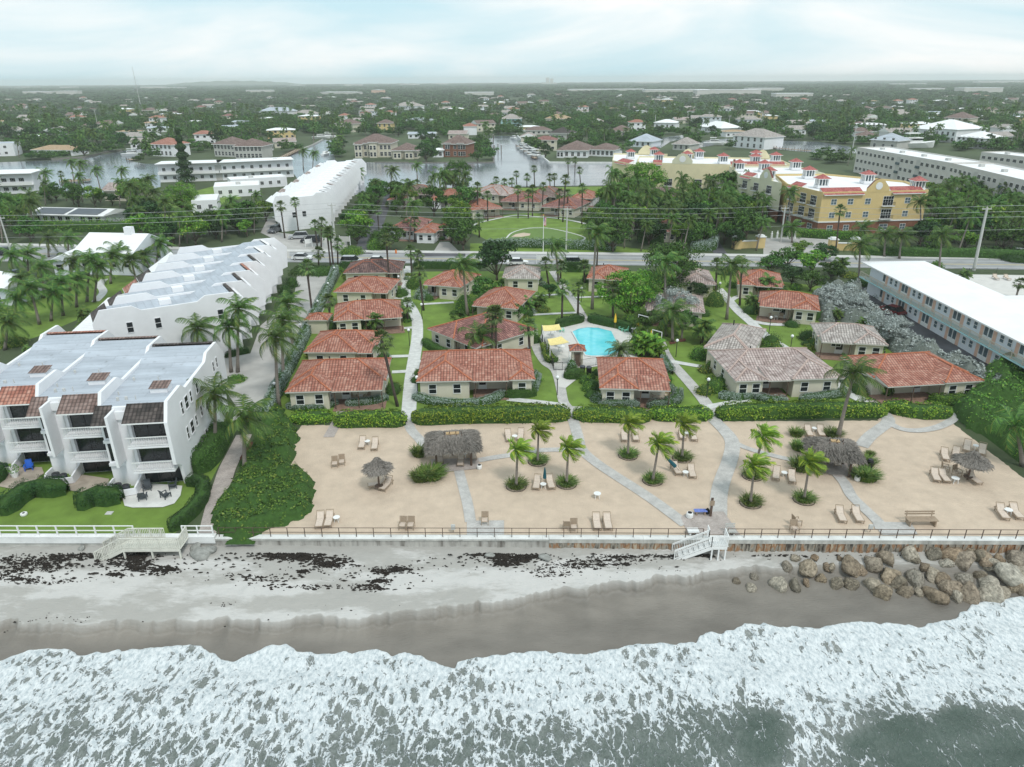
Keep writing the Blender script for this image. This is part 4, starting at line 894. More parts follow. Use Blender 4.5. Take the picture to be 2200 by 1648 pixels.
def cottage(label,FL,FR,D,wing=(0,.5),p=2.6,roof='tile_red',ridge='ridge_red',slope=.40,ez=2.55,wins=2,wall='cottage_wall',px=True,rear=None,rwing=None,frame='white_paint',name='cottage',wing2=None,gable=(1,1),detail=True,porch=True):
 """roof eave corners FL, FR surveyed at eave height; D depth; wing = part of the front that projects under its own hip, the rest is the porch"""
 a=np.array(G(*FL,ez)if px else FL);c=np.array(G(*FR,ez)if px else FR);W_=float(np.linalg.norm(c-a));rz=math.atan2(c[1]-a[1],c[0]-a[0])
 t=thing(name,label,'house',(a[0],a[1],0),rz);o=.42;w0,w1=wing[0]*W_,wing[1]*W_
 rb=MB();L,rh=hip(rb,0,p,W_,D,ez,slope,gable)
 ws=[(w0,w1)]+([(wing2[0]*W_,wing2[1]*W_)]if wing2 else[])
 for k,(u,v)in enumerate(ws):
  wz=ez-.003-.003*k;hw=(v-u)/2;h=min(rh-.05,wz+slope*hw);run=(h-wz)/slope;ym=p+(h-ez)/slope;A=(u+hw,run,h);
  if run<hw-.01:A0,A1=(u+run,run,h),(v-run,run,h)
  else:A0=A1=A
  B0,B1=((u+run if run<hw-.01 else u+hw),ym+.2,h),((v-run if run<hw-.01 else u+hw),ym+.2,h)
  rb.slope([(u,0,wz),(v,0,wz)]+([A1,A0]if A0!=A1 else[A0]));rb.slope([(v,0,wz),(v,p+1.,wz),B1,A1]);rb.slope([(u,p+1.,wz),(u,0,wz),A0,B0])
  if A0!=A1:rb.slope([A0,A1,B1,B0])
  for q in(((u,0),(v,0)),((v,0),(v,p)),((u,p),(u,0))):rb.poly([(*q[0],wz-.16),(*q[1],wz-.16),(*q[1],wz),(*q[0],wz)],1)
  rb.poly([(u,p,wz-.16),(v,p,wz-.16),(v,0,wz-.16),(u,0,wz-.16)],1)
  L+=[((u,0,wz),A0),((v,0,wz),A1),(A0,B0)]+([(A1,B1),(A0,A1)]if A0!=A1 else[])
 spans=[];x=0
 for u,v in sorted(ws):
  if u-x>1.2:spans.append((x,u))
  x=v
 if W_-x>1.2:spans.append((x,W_))
 if porch and p>.8:
  for u,v in spans:
   z1=ez+slope*.9;e0,e1=(u+.02 if u>0 else u+.25),(v-.02 if v<W_ else v-.25)
   rb.slope([(e0,.05,ez-.12),(e1,.05,ez-.12),(e1,p+.9,z1+.02),(e0,p+.9,z1+.02)])
   rb.poly([(e0,.05,ez-.26),(e1,.05,ez-.26),(e1,.05,ez-.12),(e0,.05,ez-.12)],1)
   for e in(e0,e1):rb.poly([(e,.05,ez-.26),(e,.05,ez-.12),(e,p+.9,z1),(e,p+.9,ez-.2)],1)
   rb.poly([(e0,p+.6,ez-.2),(e1,p+.6,ez-.2),(e1,.05,ez-.26),(e0,.05,ez-.26)],1)
 rf=rb.build('roof',[roof,'fascia'],t)
 if detail:ridges(L,ridge,rf)
 wb=MB();P=[(o,p+o)]
 for u,v in sorted(ws):P+=[(u+o+.001,p+o),(u+o+.001,o),(v-o-.001,o),(v-o-.001,p+o)]
 P+=[(W_-o,p+o),(W_-o,D-o),(o,D-o)]
 Q=[P[0]]
 for q in P[1:]:
  if abs(q[0]-Q[-1][0])+abs(q[1]-Q[-1][1])>.01:Q.append(q)
 wb.prism(Q,-.1,ez-.13,bottom=False);wb.build('wall',wall,t)
 zc=1.35
 if detail:
  for u,v in ws:
   n_=wins if v-u>4 else 1
   for i in range(n_):window(t,(u+o+(v-u-2*o)*(i+.5)/n_+(.0),o-.004,zc),0,.85,1.15,frame)
   window(t,(v-o+.004,(p+o)/2+.3,zc),R(90),.6,1.,frame)if p>1.8 and v<W_-1 else None
  for u,v in spans:
   if porch and v-u>2:
    door(t,(u+1.2 if u>0 else v-1.2,p+o-.004,0),0)
    if v-u>3.5:window(t,((u+v)/2+.5,p+o-.004,1.55),0,1.2,.75,frame)
    if v-u>6:window(t,(v-1.4,p+o-.004,1.55),0,.9,.75,frame)
    nn=max(2,int((v-u)/1.9))
    pb=None
    for i in range(nn):
     x=u+.35+(v-u-.7)*i/(nn-1)
     if pb is None:bb=MB();bb.box(-.05,-.05,0,.05,.05,ez-.3);pb=bb.build('porch_post','brown_wood',t,loc=(x,.22,0))
     else:q=pb.copy();SC.collection.objects.link(q);q.parent=t;q.location=(x,.22,0)
    bb=MB();bb.box(u+.05,-.35,-.02,v-.05,p+o-.01,.10);bb.build('patio','brick_patio',t)
  for yy in(p+(D-p)*.33,p+(D-p)*.72):
   window(t,(o-.004,yy,zc),R(-90),.8,1.1,frame);window(t,(W_-o+.004,yy,zc),R(90),.8,1.1,frame)
  vb=MB();vb.cyl(W_*.35,p+(D-p)*.68,ez+slope*(D-p)*.25,ez+slope*(D-p)*.32+.45,.09,n=6);vb.build('roof_vent','dark_metal',t)
 return t
mat('fascia',(.55,.54,.50),.7,.08,1)
RED=dict();GREY=dict(roof='tile_grey',ridge='ridge_grey');PINK=dict(roof='tile_pinkgrey',ridge='ridge_grey');WINE=dict(roof='tile_wine');DARK=dict(roof='tile_dark',ridge='ridge_dark')
cottage('cottage with bright orange-red tiled roof and leaning palm at its right, front row far left',(612,843),(825,836),10.2,(0,.46),**RED)
cottage('red-roofed cottage with round green bush before its windows, second from the sand on the left',(652,757),(803,757),8.6,(0,.76),p=1.8,**RED)
cottage('low red-roofed cottage behind a clump of dark palms, third up the left side',(716,690),(868,680),9.0,(0,.42),roof='tile_red')
cottage('red-roofed cottage with wide double window under its hip, fourth up the left side',(716,627),(835,629),8.8,(0,.72),p=1.6,**RED)
cottage('cottage with nearly black tiled roof beside the coast road',(737,587),(862,585),8.4,(0,.76),p=1.4,**DARK)
cottage('red-roofed cottage with green shutter, right of the white path near the road',(905,610),(990,618),9.5,(.37,1),p=1.2,**RED)
cottage('wide red-roofed cottage in the middle of the front row, left of the pool',(894,820),(1150,815),10.3,(0,.47),p=2.6,wing2=(.78,1),**RED)
cottage('cottage with wine-red mottled roof turned at an angle, left of the pool',(918,706),(1024,748),11.6,(0,.55),p=1.0,**WINE)
cottage('red-roofed cottage in front of the swimming pool',(1288,834),(1446,838),10.0,(0,.53),**RED)
cottage('large pinkish-grey roofed cottage with corner porch',(1580,819),(1815,812),10.5,(0,.30),p=2.8,wing2=(.52,1),**PINK)
cottage('red-roofed cottage with long porch on dark posts, rightmost of the front row',(1905,830),(2115,818),10.0,(.60,1),p=2.6,**RED)
cottage('pale grey-roofed cottage with a lounger on its patio, second row right',(1762,733),(1909,742),8.0,(.50,1),p=1.9,**GREY)
cottage('pale grey-roofed cottage with patio chairs and a big hipped front, right of the pool',(1512,746),(1615,762),11.5,(0,.999),p=.5,**GREY)
cottage('red-roofed cottage with dark porch and silver tree at its corner, third row right',(1628,656),(1762,668),8.6,(.55,1),p=2.0,**RED)
cottage('red-roofed cottage with palm at its front, beside the coast road right',(1584,611),(1686,617),9.6,(0,.4),p=1.2,**RED)
cottage('grey-roofed cottage with small palm at its front wall, beside the big tree',(1461,610),(1540,612),10.0,(0,.98),p=.6,**PINK)
cottage('small grey-roofed cottage near the road, left of the centre path',(1078,598),(1160,599),8.2,(.1,.999),p=.8,**GREY)
cottage('red-roofed cottage with its end facing the centre garden, behind the wine-roofed one',(1010,655),(1112,664),10.5,(.6,1),p=1.6,**RED)
cottage('grey-brown roofed cottage half hidden by a silver-leaved tree',(1385,665),(1515,672),9.2,(.5,1),p=1.2,**PINK)
cottage('red-roofed cottage just left behind the large round green tree by the road',(1260,598),(1345,602),8.8,(0,.5),p=1.4,**RED)
def shed(label,px,py,w,d,h,roof,name='shed',rz=0,s=.4):
 x,y=G(px,py);t=thing(name,label,'shed',(x,y,0),rz);b=MB();b.box(-w/2,0,-.05,w/2,d,h);b.build('wall','cottage_wall',t)
 b=MB();L,rh=hip(b,-w/2-.35,-.35,w/2+.35,d+.35,h,s);r_=b.build('roof',[roof,'fascia'],t);ridges(L,'ridge_red',r_);return t
shed('small cream garden shed with red tiled roof beside the long silver hedge',683,717,3.0,2.6,2.3,'tile_red')
t=shed('small tiled gatehouse of the pool with brown door',1240,789,1.5,1.4,2.5,'tile_wine','gatehouse',s=.55);door(t,(.0,-.004,0),0,.8,2.1,'brown_wood','brown_wood')
def far_cottage(label,FL,FR,D,wing,roof='tile_red',ridge='ridge_red',p=1.5,det=True,**k):return cottage(label,FL,FR,D,wing,p=p,roof=roof,ridge=ridge,detail=det,**k)
far_cottage('red-roofed cottage with dark blue door across the coast road',(890,500),(935,501),10,(0,.98),wall='white_wall',p=.5)
far_cottage('low red-brown roofed link with blue door beside it, across the coast road',(933,494),(968,494),6,(0,.3),'tile_wine',p=1.0)
far_cottage('red-roofed cottage with flat white canopy half hidden in trees across the road',(828,494),(892,496),15,(0,.4),'tile_wine',p=1.0,wall='white_wall')
far_cottage('red-roofed cottage standing at the left edge of the golf green',(1013,452),(1083,447),12,(0,.4),p=2.2)
far_cottage('red-roofed cottage with white end wall behind the trees across the road',(925,431),(1005,430),15,(0,.3),wall='white_wall')
far_cottage('dusky-roofed cottage left of the big dark tree near the canal',(850,417),(935,418),12,(0,.5),'tile_brown')
far_cottage('cottage with red-brown roof beyond the top of the golf green',(1073,432),(1160,435),12,(.4,1),'tile_wine')
far_cottage('grey-brown roofed cottage near the canal lawn',(1005,415),(1090,420),12,(.2,.8),'tile_pinkgrey')
far_cottage('brown-roofed cottage right of the palm row near the canal lawn',(1130,420),(1200,423),13,(0,.5),'tile_brown')
far_cottage('red-brown roofed cottage with clipped hedge, right of the golf green',(1160,444),(1236,449),14,(.5,1),'tile_wine',p=1.8)
far_cottage('cottage with rosy roof and white wall behind the hedge right of the golf green',(1225,425),(1275,427),12,(0,.6),'tile_red',wall='white_wall')
far_cottage('brown-roofed cottage wrapped in dark trees right of the golf green',(1390,497),(1474,500),11,(.3,.8),'tile_wine')
far_cottage('small red roof peeping from the trees right of the golf green',(1308,470),(1345,473),9,(0,.9),'tile_red',p=.5)
far_cottage('small rosy-roofed cottage beside the lane near the canal',(831,430),(868,430),8,(0,.9),'tile_red',p=.5)
def townhouses(label,origin,yaw,n,Wd,stag,first_right=0,roofm='bluegrey_roof',tiles=('tile_black','tile_brown','tile_red'),full=True,k=1.0,endwins=True,left=-1,tile_at=None):
 """terrace of three-storey units; local x across, y depth. unit 0 is the rightmost; each next one steps left and back"""
 t=thing('townhouse_row',label,'townhouses',(origin[0],origin[1],0),yaw)
 prof=[(.75,-.1),(.35,2.3),(-.9,3.0),(-.95,7.4),(.1,9.1),(3.87,9.1),(4.94,8.36),(11.9,8.36),(12.95,9.05),(16.7,8.95),(18.7,7.0),(18.4,3.2),(16.9,2.7),(16.9,-.1)]
 def wallmesh(th):
  b=MB();P=[(y*k,z)for y,z in prof]
  b.poly([(0,y,z)for y,z in P]);b.poly([(-th,y,z)for y,z in P[::-1]])
  for i in range(len(P)):
   (y0,z0),(y1,z1)=P[i],P[(i+1)%len(P)];b.poly([(0,y1,z1),(0,y0,z0),(-th,y0,z0),(-th,y1,z1)])
  return b
 pw=wallmesh(.32).build('party_wall','white_wall',t);
 def place(o,x,y):
  q=o.copy();SC.collection.objects.link(q);q.parent=t;q.location=(x,y,0)
  for ch in o.children:c=ch.copy();SC.collection.objects.link(c);c.parent=q
  return q
 def both(o,i):return place(o,-i*Wd,i*stag)
 for i in range(1,n+1):both(pw,i)
 x0,x1=-Wd,-.32
 if full:xa,xb=x0+1.55,x0+2.85
 else:xa,xb=x0+.01,x0+.02
 b=MB();y0=(1.25 if full else 1.9)*k
 zf=2.34 if full else 2.75;b.box(x0+.001,y0,-.1,x1-.001,16.8*k,zf-.04);b.box(x0+.001,y0,zf,x1-.001,18.2*k,7.2);b.box(x0+.001,y0-.6,7.2,x1-.001,18.0*k,8.0)
 if full:
  b.box(xa,.9,-.1,xb,y0+.02,8.35);b.box(xa-.001,-.9,3.0,xa+.24,.95,8.2)
  b.box(x0+.001,1.0,2.2,xa-.001,y0,2.5);b.box(x0+.001,1.0,4.65,xa-.001,y0,4.95)
 body=b.build('wall','white_wall',t)
 for i in range(1,n):both(body,i)
 rb=MB();rb.slope([(x0,1.0*k,8.05),(x1,1.0*k,8.05),(x1,12.0*k,8.12),(x0,12.0*k,8.12)]);rb.slope([(x0,12.0*k,8.12),(x1,12.0*k,8.12),(x1,13.4*k,8.72),(x0,13.4*k,8.72)]);rb.slope([(x0,13.4*k,8.72),(x1,13.4*k,8.72),(x1,16.4*k,8.74),(x0,16.4*k,8.74)])
 rf=rb.build('roof',roofm,t)
 for i in range(1,n):both(rf,i)
 for i in range(n):
  tm=tiles[i%len(tiles)];xl=xb+.001 if full else x0+.001;lo=(-i*Wd,i*stag,0)
  b=MB();b.slope([(xl,-.85*k,7.45),(x1-.001,-.85*k,7.45),(x1-.001,1.1*k,8.6),(xl,1.1*k,8.6)]);b.poly([(xl,1.7*k,7.45),(x1,1.7*k,7.45),(x1,-.85*k,7.45),(xl,-.85*k,7.45)],1);b.box(xl,-.88*k,7.33,x1,-.80*k,7.449,1)
  b.build('tiled_mansard',[tm,'white_paint'],t,loc=lo)
  b=MB();b.slope([(x0+.02,16.5*k,8.9),(x1-.02,16.5*k,8.9),(x1-.02,16.9*k,8.95),(x0+.02,16.9*k,8.95)]);b.slope([(x1-.02,18.3*k,7.1),(x0+.02,18.3*k,7.1),(x0+.02,16.9*k,8.95),(x1-.02,16.9*k,8.95)]);b.build('tiled_rear_edge',[tm],t,loc=lo)
  if full:b=MB();b.slope([(x0+.02,-.6,7.25),(xa-.02,-.6,7.25),(xa-.02,1.2,8.5),(x0+.02,1.2,8.5)]);b.box(x0+.02,-.64,7.13,xa-.02,-.56,7.249,1);b.build('tiled_bay_roof',[tm,'white_paint'],t,loc=lo)
 if not full:
  for zz in(3.1,5.6):
   b=MB();b.box(x0+.4,.3*k,zz,x1-.4,y0-.02,zz+.15);q=b.build('balcony','white_paint',t)
   for i in range(1,n):both(q,i)
  return t
 def glz(xl,xr,zl,zh,yy,nm='window',nb=1):
  f,p=None,None;b=MB();w=xr-xl
  for j in range(nb+1):x=xl+w*j/nb;b.box(x-.03,yy-.05,zl,x+.03,yy+.01,zh)
  b.box(xl,yy-.045,zh-.06,xr,yy+.005,zh+.01)
  f=b.build(nm,'dark_metal',t);b=MB();b.box(xl,yy-.02,zl,xr,yy+.015,zh);p=b.build('pane','glass',f)
  for i in range(1,n):both(f,i)
 for zl in(.05,2.42,5.02):glz(xb+.1,x1-.05,zl,zl+(2.15 if zl<4 else 2.3),y0-.01,'sliding_door',3)
 glz(x0+.25,xa-.12,2.65,4.5,y0,'window',1);glz(x0+.25,xa-.12,5.1,7.0,y0,'window',1)
 for z in(2.35,4.95):
  b=MB();b.box(xb+.002,-.75,z-.16,x1-.002,y0-.02,z);sl=b.build('balcony','white_wall',t)
  b=MB();yy=-.70;b.box(xb+.01,yy-.03,z+.92,x1-.01,yy+.03,z+1.0);b.box(xb+.01,yy-.02,z+.1,x1-.01,yy+.02,z+.15)
  x=xb+.1
  while x<x1-.05:b.box(x-.014,yy-.014,z+.15,x+.014,yy+.014,z+.92);x+=.21
  b.build('railing','white_paint',sl)
  for i in range(1,n):both(sl,i)
 b=MB();pts=[(x0+.1,1.),(x0+.05,-.2),(x0+.3,-1.1),(xa,-1.2),(xb-.1,-.9)]
 for i in range(4):b.bar((*pts[i],.45),(*pts[i+1],.45),.16,1.0-.12*i)
 b.bar((xb-.1,1.0,.7),(xb-.1,-.9,.4),.16,1.0);q=b.build('garden_wall','white_wall',t)
 for i in range(1,n):both(q,i)
 cu=None
 b=MB();b.cyl(x0+.75,.1,0,.75,.36,n=14);b.cyl(x0+.75,.1,.751,.80,.30,.26,14,1);cu=b.build('condenser',['grey_plastic','dark_metal'],t)
 for i in range(n):
  if i:both(cu,i)
  q=cu.copy();SC.collection.objects.link(q);q.parent=t;q.location=(-i*Wd+.85,i*stag-.35,0)
 b=MB();b.box((x0+x1)/2+.4,4.6*k,8.0,(x0+x1)/2+2.0,6.0*k,8.55);b.slope([((x0+x1)/2+.3,4.5*k,8.56),((x0+x1)/2+2.1,4.5*k,8.56),((x0+x1)/2+2.1,6.1*k,8.8),((x0+x1)/2+.3,6.1*k,8.8)],1);sk=b.build('roof_hatch',['white_wall','tile_brown'],t)
 vt=[]
 for(vx,vy,vr,vh)in((1.2,3.2,.14,.3),(1.9,3.4,.16,.25),(.8,4.5,.07,.35),(2.8,3.3,.05,.4),(3.3,8.1,.06,.3),(.9,8.2,.13,.3)):b=MB();b.cyl(x0+vx,vy*k,8.0,8.1+vh,vr,vr*.9,8);vt.append(b.build('roof_vent','pole_concrete',t))
 b=MB();b.tube([(xb-.35,.86,0),(xb-.35,.86,8.2)],.05,6);dp=b.build('down_pipe','white_paint',t)
 for i in range(1,n):
  both(sk,i);both(dp,i)
  for q in vt:both(q,i)
 return t
T1=townhouses('white three-storey beachfront townhouses with sea-facing balconies and flat blue-grey roofs',(-31.8+.2,59.2),R(6.4),3,6.9,2.9)
for y,z,w,h in((3.1,7.0,.5,1.25),(4.5,7.0,.9,1.25),(5.9,7.0,.5,1.1),(8.0,7.0,.6,1.1),(3.3,4.2,.5,1.25),(4.7,4.2,.9,1.25),(6.1,4.2,.5,1.1),(8.0,4.4,.5,1.1),(4.4,1.5,.6,1.2),(8.2,1.6,.5,1.1),(14.2,6.9,.5,1.1),(15.5,6.9,.5,1.1),(16.0,4.6,.6,1.3)):
 window(T1,(.004,y,z),R(90),w,h,'white_wall',bars=1)
def at_profile(o,d,back=.1):return(o[0]-d[0]*back,o[1]-d[1]*back)
y2=R(-57.6);dx,dy=-math.sin(y2),math.cos(y2)
T2=townhouses('second row of white townhouses with saw-tooth stepped parapets, beside the curving driveway',(-52.9-dx*.1,87.4-dy*.1),y2,6,5.75,2.55,full=False,tiles=('tile_black','tile_black','tile_red','tile_black','white_roof','white_roof'),roofm='bluegrey_roof')
for y,z in((3.2,6.3),(6.6,6.3),(14.6,6.1)):window(T2,(.004,y,z),R(90),.7,1.35,'white_wall','glass')
for i in range(6):
 b=MB();b.box(-i*5.75-3.4,i*2.55+7.4,8.06,-i*5.75-2.0,i*2.55+8.9,8.75);b.build('roof_hatch',['white_wall'],T2)
 if i>0:b=MB();b.box(-i*5.75-3.2,i*2.55+.4,7.95,-i*5.75-1.4,i*2.55+1.3,8.6);b.build('roof_condenser','pole_concrete',T2)
A3,B3,C3=G(589,423,9),G(703,412,9),G(700,346,9);dv=np.array(B3)-np.array(A3);L3=np.linalg.norm(dv);dv/=L3;y3=math.atan2(-dv[0],dv[1]);xn=np.array([math.cos(y3),math.sin(y3)]);step=(np.array(C3)-np.array(A3))/13
T3=townhouses('long third row of white townhouses running back to the canal beyond the coast road',tuple(np.array(A3)+dv*.3),y3,13,float(-step@xn),float(step@dv),full=False,roofm='white_roof',tiles=('white_roof',)*2+('tile_pinkgrey',),k=float(L3/16.9))
for y,z in((5.2,4.),(3.2,4.)):window(T3,(.004,y*L3/16.9*1.6,z),R(90),1.0,1.3,'white_wall','glass')
def motel():
 a=np.array((64.6,125.2));c=np.array(G(2200,777,2.8));d=(c-a);Lk=np.linalg.norm(d);d/=Lk;Lk=64;rz=math.atan2(d[1],d[0]);W_=9.0
 t=thing('motel','long white two-storey motel with peach doors, gallery railing and low white roof','motel',(a[0],a[1],0),rz)
 b=MB();b.box(0,0,-.1,Lk,W_,5.35);b.build('wall','motel_wall',t)
 b=MB();L,rh=hip(b,-1.3,-1.35,Lk+1,W_+1.2,5.5,.13,(1,1),.2);b.build('roof',['white_roof','white_paint'],t)
 b=MB();b.box(-1.2,-1.25,2.62,Lk+.8,-.002,2.80);gl=b.build('gallery','aqua',t)
 b=MB();b.box(-1.2,-1.22,3.72,Lk+.8,-1.16,3.80);b.box(-1.2,-1.21,2.95,Lk+.8,-1.17,3.0);b.box(-1.18,-1.2,3.72,-1.14,0,3.8)
 x=-1.2
 while x<Lk+.8:b.box(x-.014,-1.205,3.0,x+.014,-1.175,3.72);x+=.16
 x=-1.2
 while x<Lk+.8:b.box(x-.04,-1.23,2.8,x+.04,-1.15,3.8);x+=2.2
 b.build('railing','rail_cream',gl)
 for z0 in(0,2.8):
  for u in range(9):
   x=4.6+u*7.3
   for s,e in((-1,0),(1,1)):
    if(u==0 and s<0):continue
    xx=x+s*.95;b=None
    door(t,(xx+.45*s*-1,-.004,z0+.02),0,.85,2.05,'white_paint','glass_light')
    def pk():
     q=MB();q.box(-.35,-.03,.05,.35,.015,2.25);return q.build('peach_panel','peach'),None
    put_part('peach',pk,t,(xx+.42*s,-.004,z0+.02),0)
    window(t,(xx+1.9*s,-.004,z0+1.35),0,.75,.95,'white_paint','glass_light')
 b=MB()
 for x in(1.5,14,27,40,53):pass
 b=MB();b.box(0,1.0,.1,.02-.05,2.6,2.4)if 0 else b.box(-.05,1.0,.1,.02,2.6,2.5);b.build('stair_opening','glass_light',t)
 b=MB();b.box(22,W_+.01,-.1,40,W_+14,5.3);b.build('wing_wall','motel_wall',t);b=MB();hip(b,21,W_-3.5,41,W_+15,5.46,.13,(1,1),.2);b.build('wing_roof',['white_roof','white_paint'],t)
 return t
mat('motel_wall',(.72,.75,.80),.7,.04,.5);mat('rail_cream',(.62,.55,.46),.7,.05,1)
MOTEL=motel()
#larger buildings beyond the road
def block(t,P,z0,z1,wall,roof=None,par=.5,parm=None,name='wall',inset=.3):
 """flat-roofed block with parapet over outline P (local metres)"""
 b=MB();b.prism(P,z0,z1,bottom=False);b.build(name,wall,t)
 if par:
  c=np.mean(P,0);Q=[tuple(np.array(p)+(c-p)/np.linalg.norm(c-p)*inset)for p in P];b=MB();n=len(P)
  for i in range(n):
   a,e,f_,g_=P[i],P[(i+1)%n],Q[(i+1)%n],Q[i]
   b.poly([(*a,z1+.001),(*e,z1+.001),(*e,z1+par),(*a,z1+par)]);b.poly([(*a,z1+par),(*e,z1+par),(*f_,z1+par),(*g_,z1+par)]);b.poly([(*f_,z1+.001),(*g_,z1+.001),(*g_,z1+par),(*f_,z1+par)])
  b.build('parapet',parm or wall,t)
 b=MB();a=sum(P[i][0]*P[(i+1)%len(P)][1]-P[(i+1)%len(P)][0]*P[i][1]for i in range(len(P)));PP=P if a>0 else P[::-1]
 b.poly([(x,y,z1+.02)for x,y in PP]);b.build('roof',roof or 'white_roof',t)
def face_windows(t,a,b_,zs,xs,w,h,frame='white_paint',glass='glass',bars=1,vbars=1,off=.004,name='window'):
 """windows on the wall running from a to b_ (outside on its right-hand side)"""
 a=np.array(a);b_=np.array(b_);d=(b_-a)/np.linalg.norm(b_-a);n=np.array([d[1],-d[0]]);rz=math.atan2(d[1],d[0])
 for z in zs:
  for x in xs:
   p=a+d*x+n*off;window(t,(p[0],p[1],z),rz,w,h,frame,glass,bars,name,True,vbars)
def tower(t,x,y,z,s=2.6,h=2.3):
 b=MB();b.box(x-s/2-.1,y-s/2-.1,z,x+s/2+.1,y+s/2+.1,z+.7);q=b.build('belvedere','white_wall',t)
 b=MB();b.box(x-s/2+.35,y-s/2+.35,z+.7,x+s/2-.35,y+s/2-.35,z+h);b.build('louvre','glass_light',q)
 for i in range(4):
  for j in range(4):
   if i in(0,3)or j in(0,3):
    b=MB();xx=x-s/2+.12+(s-.24)*i/3;yy=y-s/2+.12+(s-.24)*j/3;b.box(xx-.1,yy-.1,z+.7,xx+.1,yy+.1,z+h);b.build('column','white_paint',q)
 b=MB();hip(b,x-s/2-.45,y-s/2-.45,x+s/2+.45,y+s/2+.45,z+h+.12,.6,th=.12);b.build('tower_roof',['tile_condo','white_paint'],q)
def gable_front(t,a,d,w,z,h,m):
 """little curved gable standing on the facade"""
 a=V3(a);d=V3(d)/np.linalg.norm(d);n=np.array([d[1],-d[0]]);b=MB()
 prof=[(-w/2,0),(w/2,0),(w/2,h*.3),(w*.22,h*.85),(0,h),(-w*.22,h*.85),(-w/2,h*.3)]
 F_=[(*(a+d*u+n*.06),z+v)for u,v in prof];B_=[(*(a+d*u-n*.5),z+v)for u,v in prof]
 b.poly(F_);b.poly(B_[::-1])
 for i in range(len(prof)):j=(i+1)%len(prof);b.poly([F_[j],F_[i],B_[i],B_[j]],1 if i>1 and i<6 else 0)
 g_=b.build('gable',[m,'tile_condo'],t);b=MB();c=a+n*.10
 b.tube([(*(c-n*.03),z+h*.45),(*(c+n*.03),z+h*.45)],[w*.16,w*.16],16);b.build('roundel','white_paint',g_)
def condo(label,corners,base,z1,wallm,spec,towers,gables,brick=True,mans=()):
 """corners: outline pixels on the ground"""
 P0=corners;o=P0[0];P=[(p[0]-o[0],p[1]-o[1])for p in P0];t=thing('condominium',label,'apartment block',(o[0],o[1],0))
 z0=3.0 if brick else-.1
 if brick:
  b=MB();b.prism(P,-.1,3.0,bottom=False);b.build('ground_floor_wall','brick_red',t);b=MB();c=np.mean(P,0)
  Q=[tuple(np.array(p)+(np.array(p)-c)/np.linalg.norm(np.array(p)-c)*.18)for p in P];b.prism(Q,3.001,3.3);b.build('cornice','white_paint',t);z0=3.301
 block(t,P,z0,z1,wallm)
 for(i,xs,w,h,bal)in spec:
  a,e=P[i],P[(i+1)%len(P)];d=V3(e)-V3(a);d/=np.linalg.norm(d);n=np.array([d[1],-d[0]]);rz=math.atan2(d[1],d[0])
  for z in(([1.6]if brick else[])+[z0+1.5,z0+4.7]):
   for x in xs:
    p=np.array(a)+d*x+n*.004
    if bal and z>2:
     window(t,(p[0],p[1],z),rz,w,h,'white_paint','glass',2,'window',False,3)
     b=MB();p2=np.array(a)+d*x;A=lambda u,v:(*(p2+d*u+n*v),0)
     def bk():
      b=MB();b.box(-w/2-.3,-.8,-.16,w/2+.3,-.002,0);q=b.build('balcony','white_paint')
      b=MB();b.box(-w/2-.28,-.78,.85,w/2+.28,-.74,.92);x_=-w/2-.28
      while x_<w/2+.28:b.box(x_-.02,-.77,0,x_+.02,-.75,.85);x_+=.15
      return q,b.build('balcony_rail','dark_metal')
     put_part(('bal',w),bk,t,(p2[0],p2[1],z-h/2-.05),rz)
    else:window(t,(p[0],p[1],z),rz,w*.8,min(h,1.3),'white_paint','glass_light',1,'window',True,1)
 for(x,y,z)in towers:tower(t,x-o[0],y-o[1],z)
 for(i,x,w,h,m)in gables:
  a,e=P[i],P[(i+1)%len(P)];d=V3(e)-V3(a);d/=np.linalg.norm(d);gable_front(t,np.array(a)+d*x,d,w,z1+.3,h,m)
 for(i,x0,x1,dep)in mans:
  a,e=P[i],P[(i+1)%len(P)];d=V3(e)-V3(a);d/=np.linalg.norm(d);n=np.array([d[1],-d[0]]);a=np.array(a);f=lambda u,v,z:(*(a+d*u+n*v),z);b=MB()
  b.slope([f(x0,.6,z1-.1),f(x1,.6,z1-.1),f(x1,-dep,z1+1.25),f(x0,-dep,z1+1.25)]);b.poly([f(x0,.6,z1-.3),f(x1,.6,z1-.3),f(x1,.6,z1-.101),f(x0,.6,z1-.101)],1);b.poly([f(x1,-dep,z1+1.25),f(x1,.6,z1-.1),f(x1,-dep,z1-.1)],1);b.poly([f(x0,-dep,z1-.1),f(x0,.6,z1-.1),f(x0,-dep,z1+1.25)],1);b.poly([f(x1,-dep,z1+1.25),f(x1,-dep,z1),f(x0,-dep,z1),f(x0,-dep,z1+1.25)],1)
  b.build('skirt_roof',['tile_condo','white_paint'],t)
 return t
A_=(76.2,177.5);B_=(103.5,180.2);C_=(106.5,197.5);D_=(92,214);E_=(77,213.5);F_c=(73.0,193)
condo('yellow-walled apartment block with brick ground floor and round window in its gable',[A_,B_,C_,D_,E_,F_c],0,9.9,'yellow_stucco',[(0,(3.2,7.5,12),1.7,1.9,False),(0,(17.3,),2.6,2.2,True),(0,(22.4,),1.7,1.5,False),(5,(3,8,12.5),2.4,2.2,True),(1,(4,9),1.6,1.4,False)],[(102.0,183.0,10.0),(95.5,196,10.0),(80,188,10.),(84,207,10.)],[(0,14.2,5.6,3.2,'yellow_stucco')],mans=[(0,.2,10.6,2.2),(0,17.9,26.5,2.2),(5,1.,6,2.)])
A_=(72.6,193.5);E_=(76.4,214)
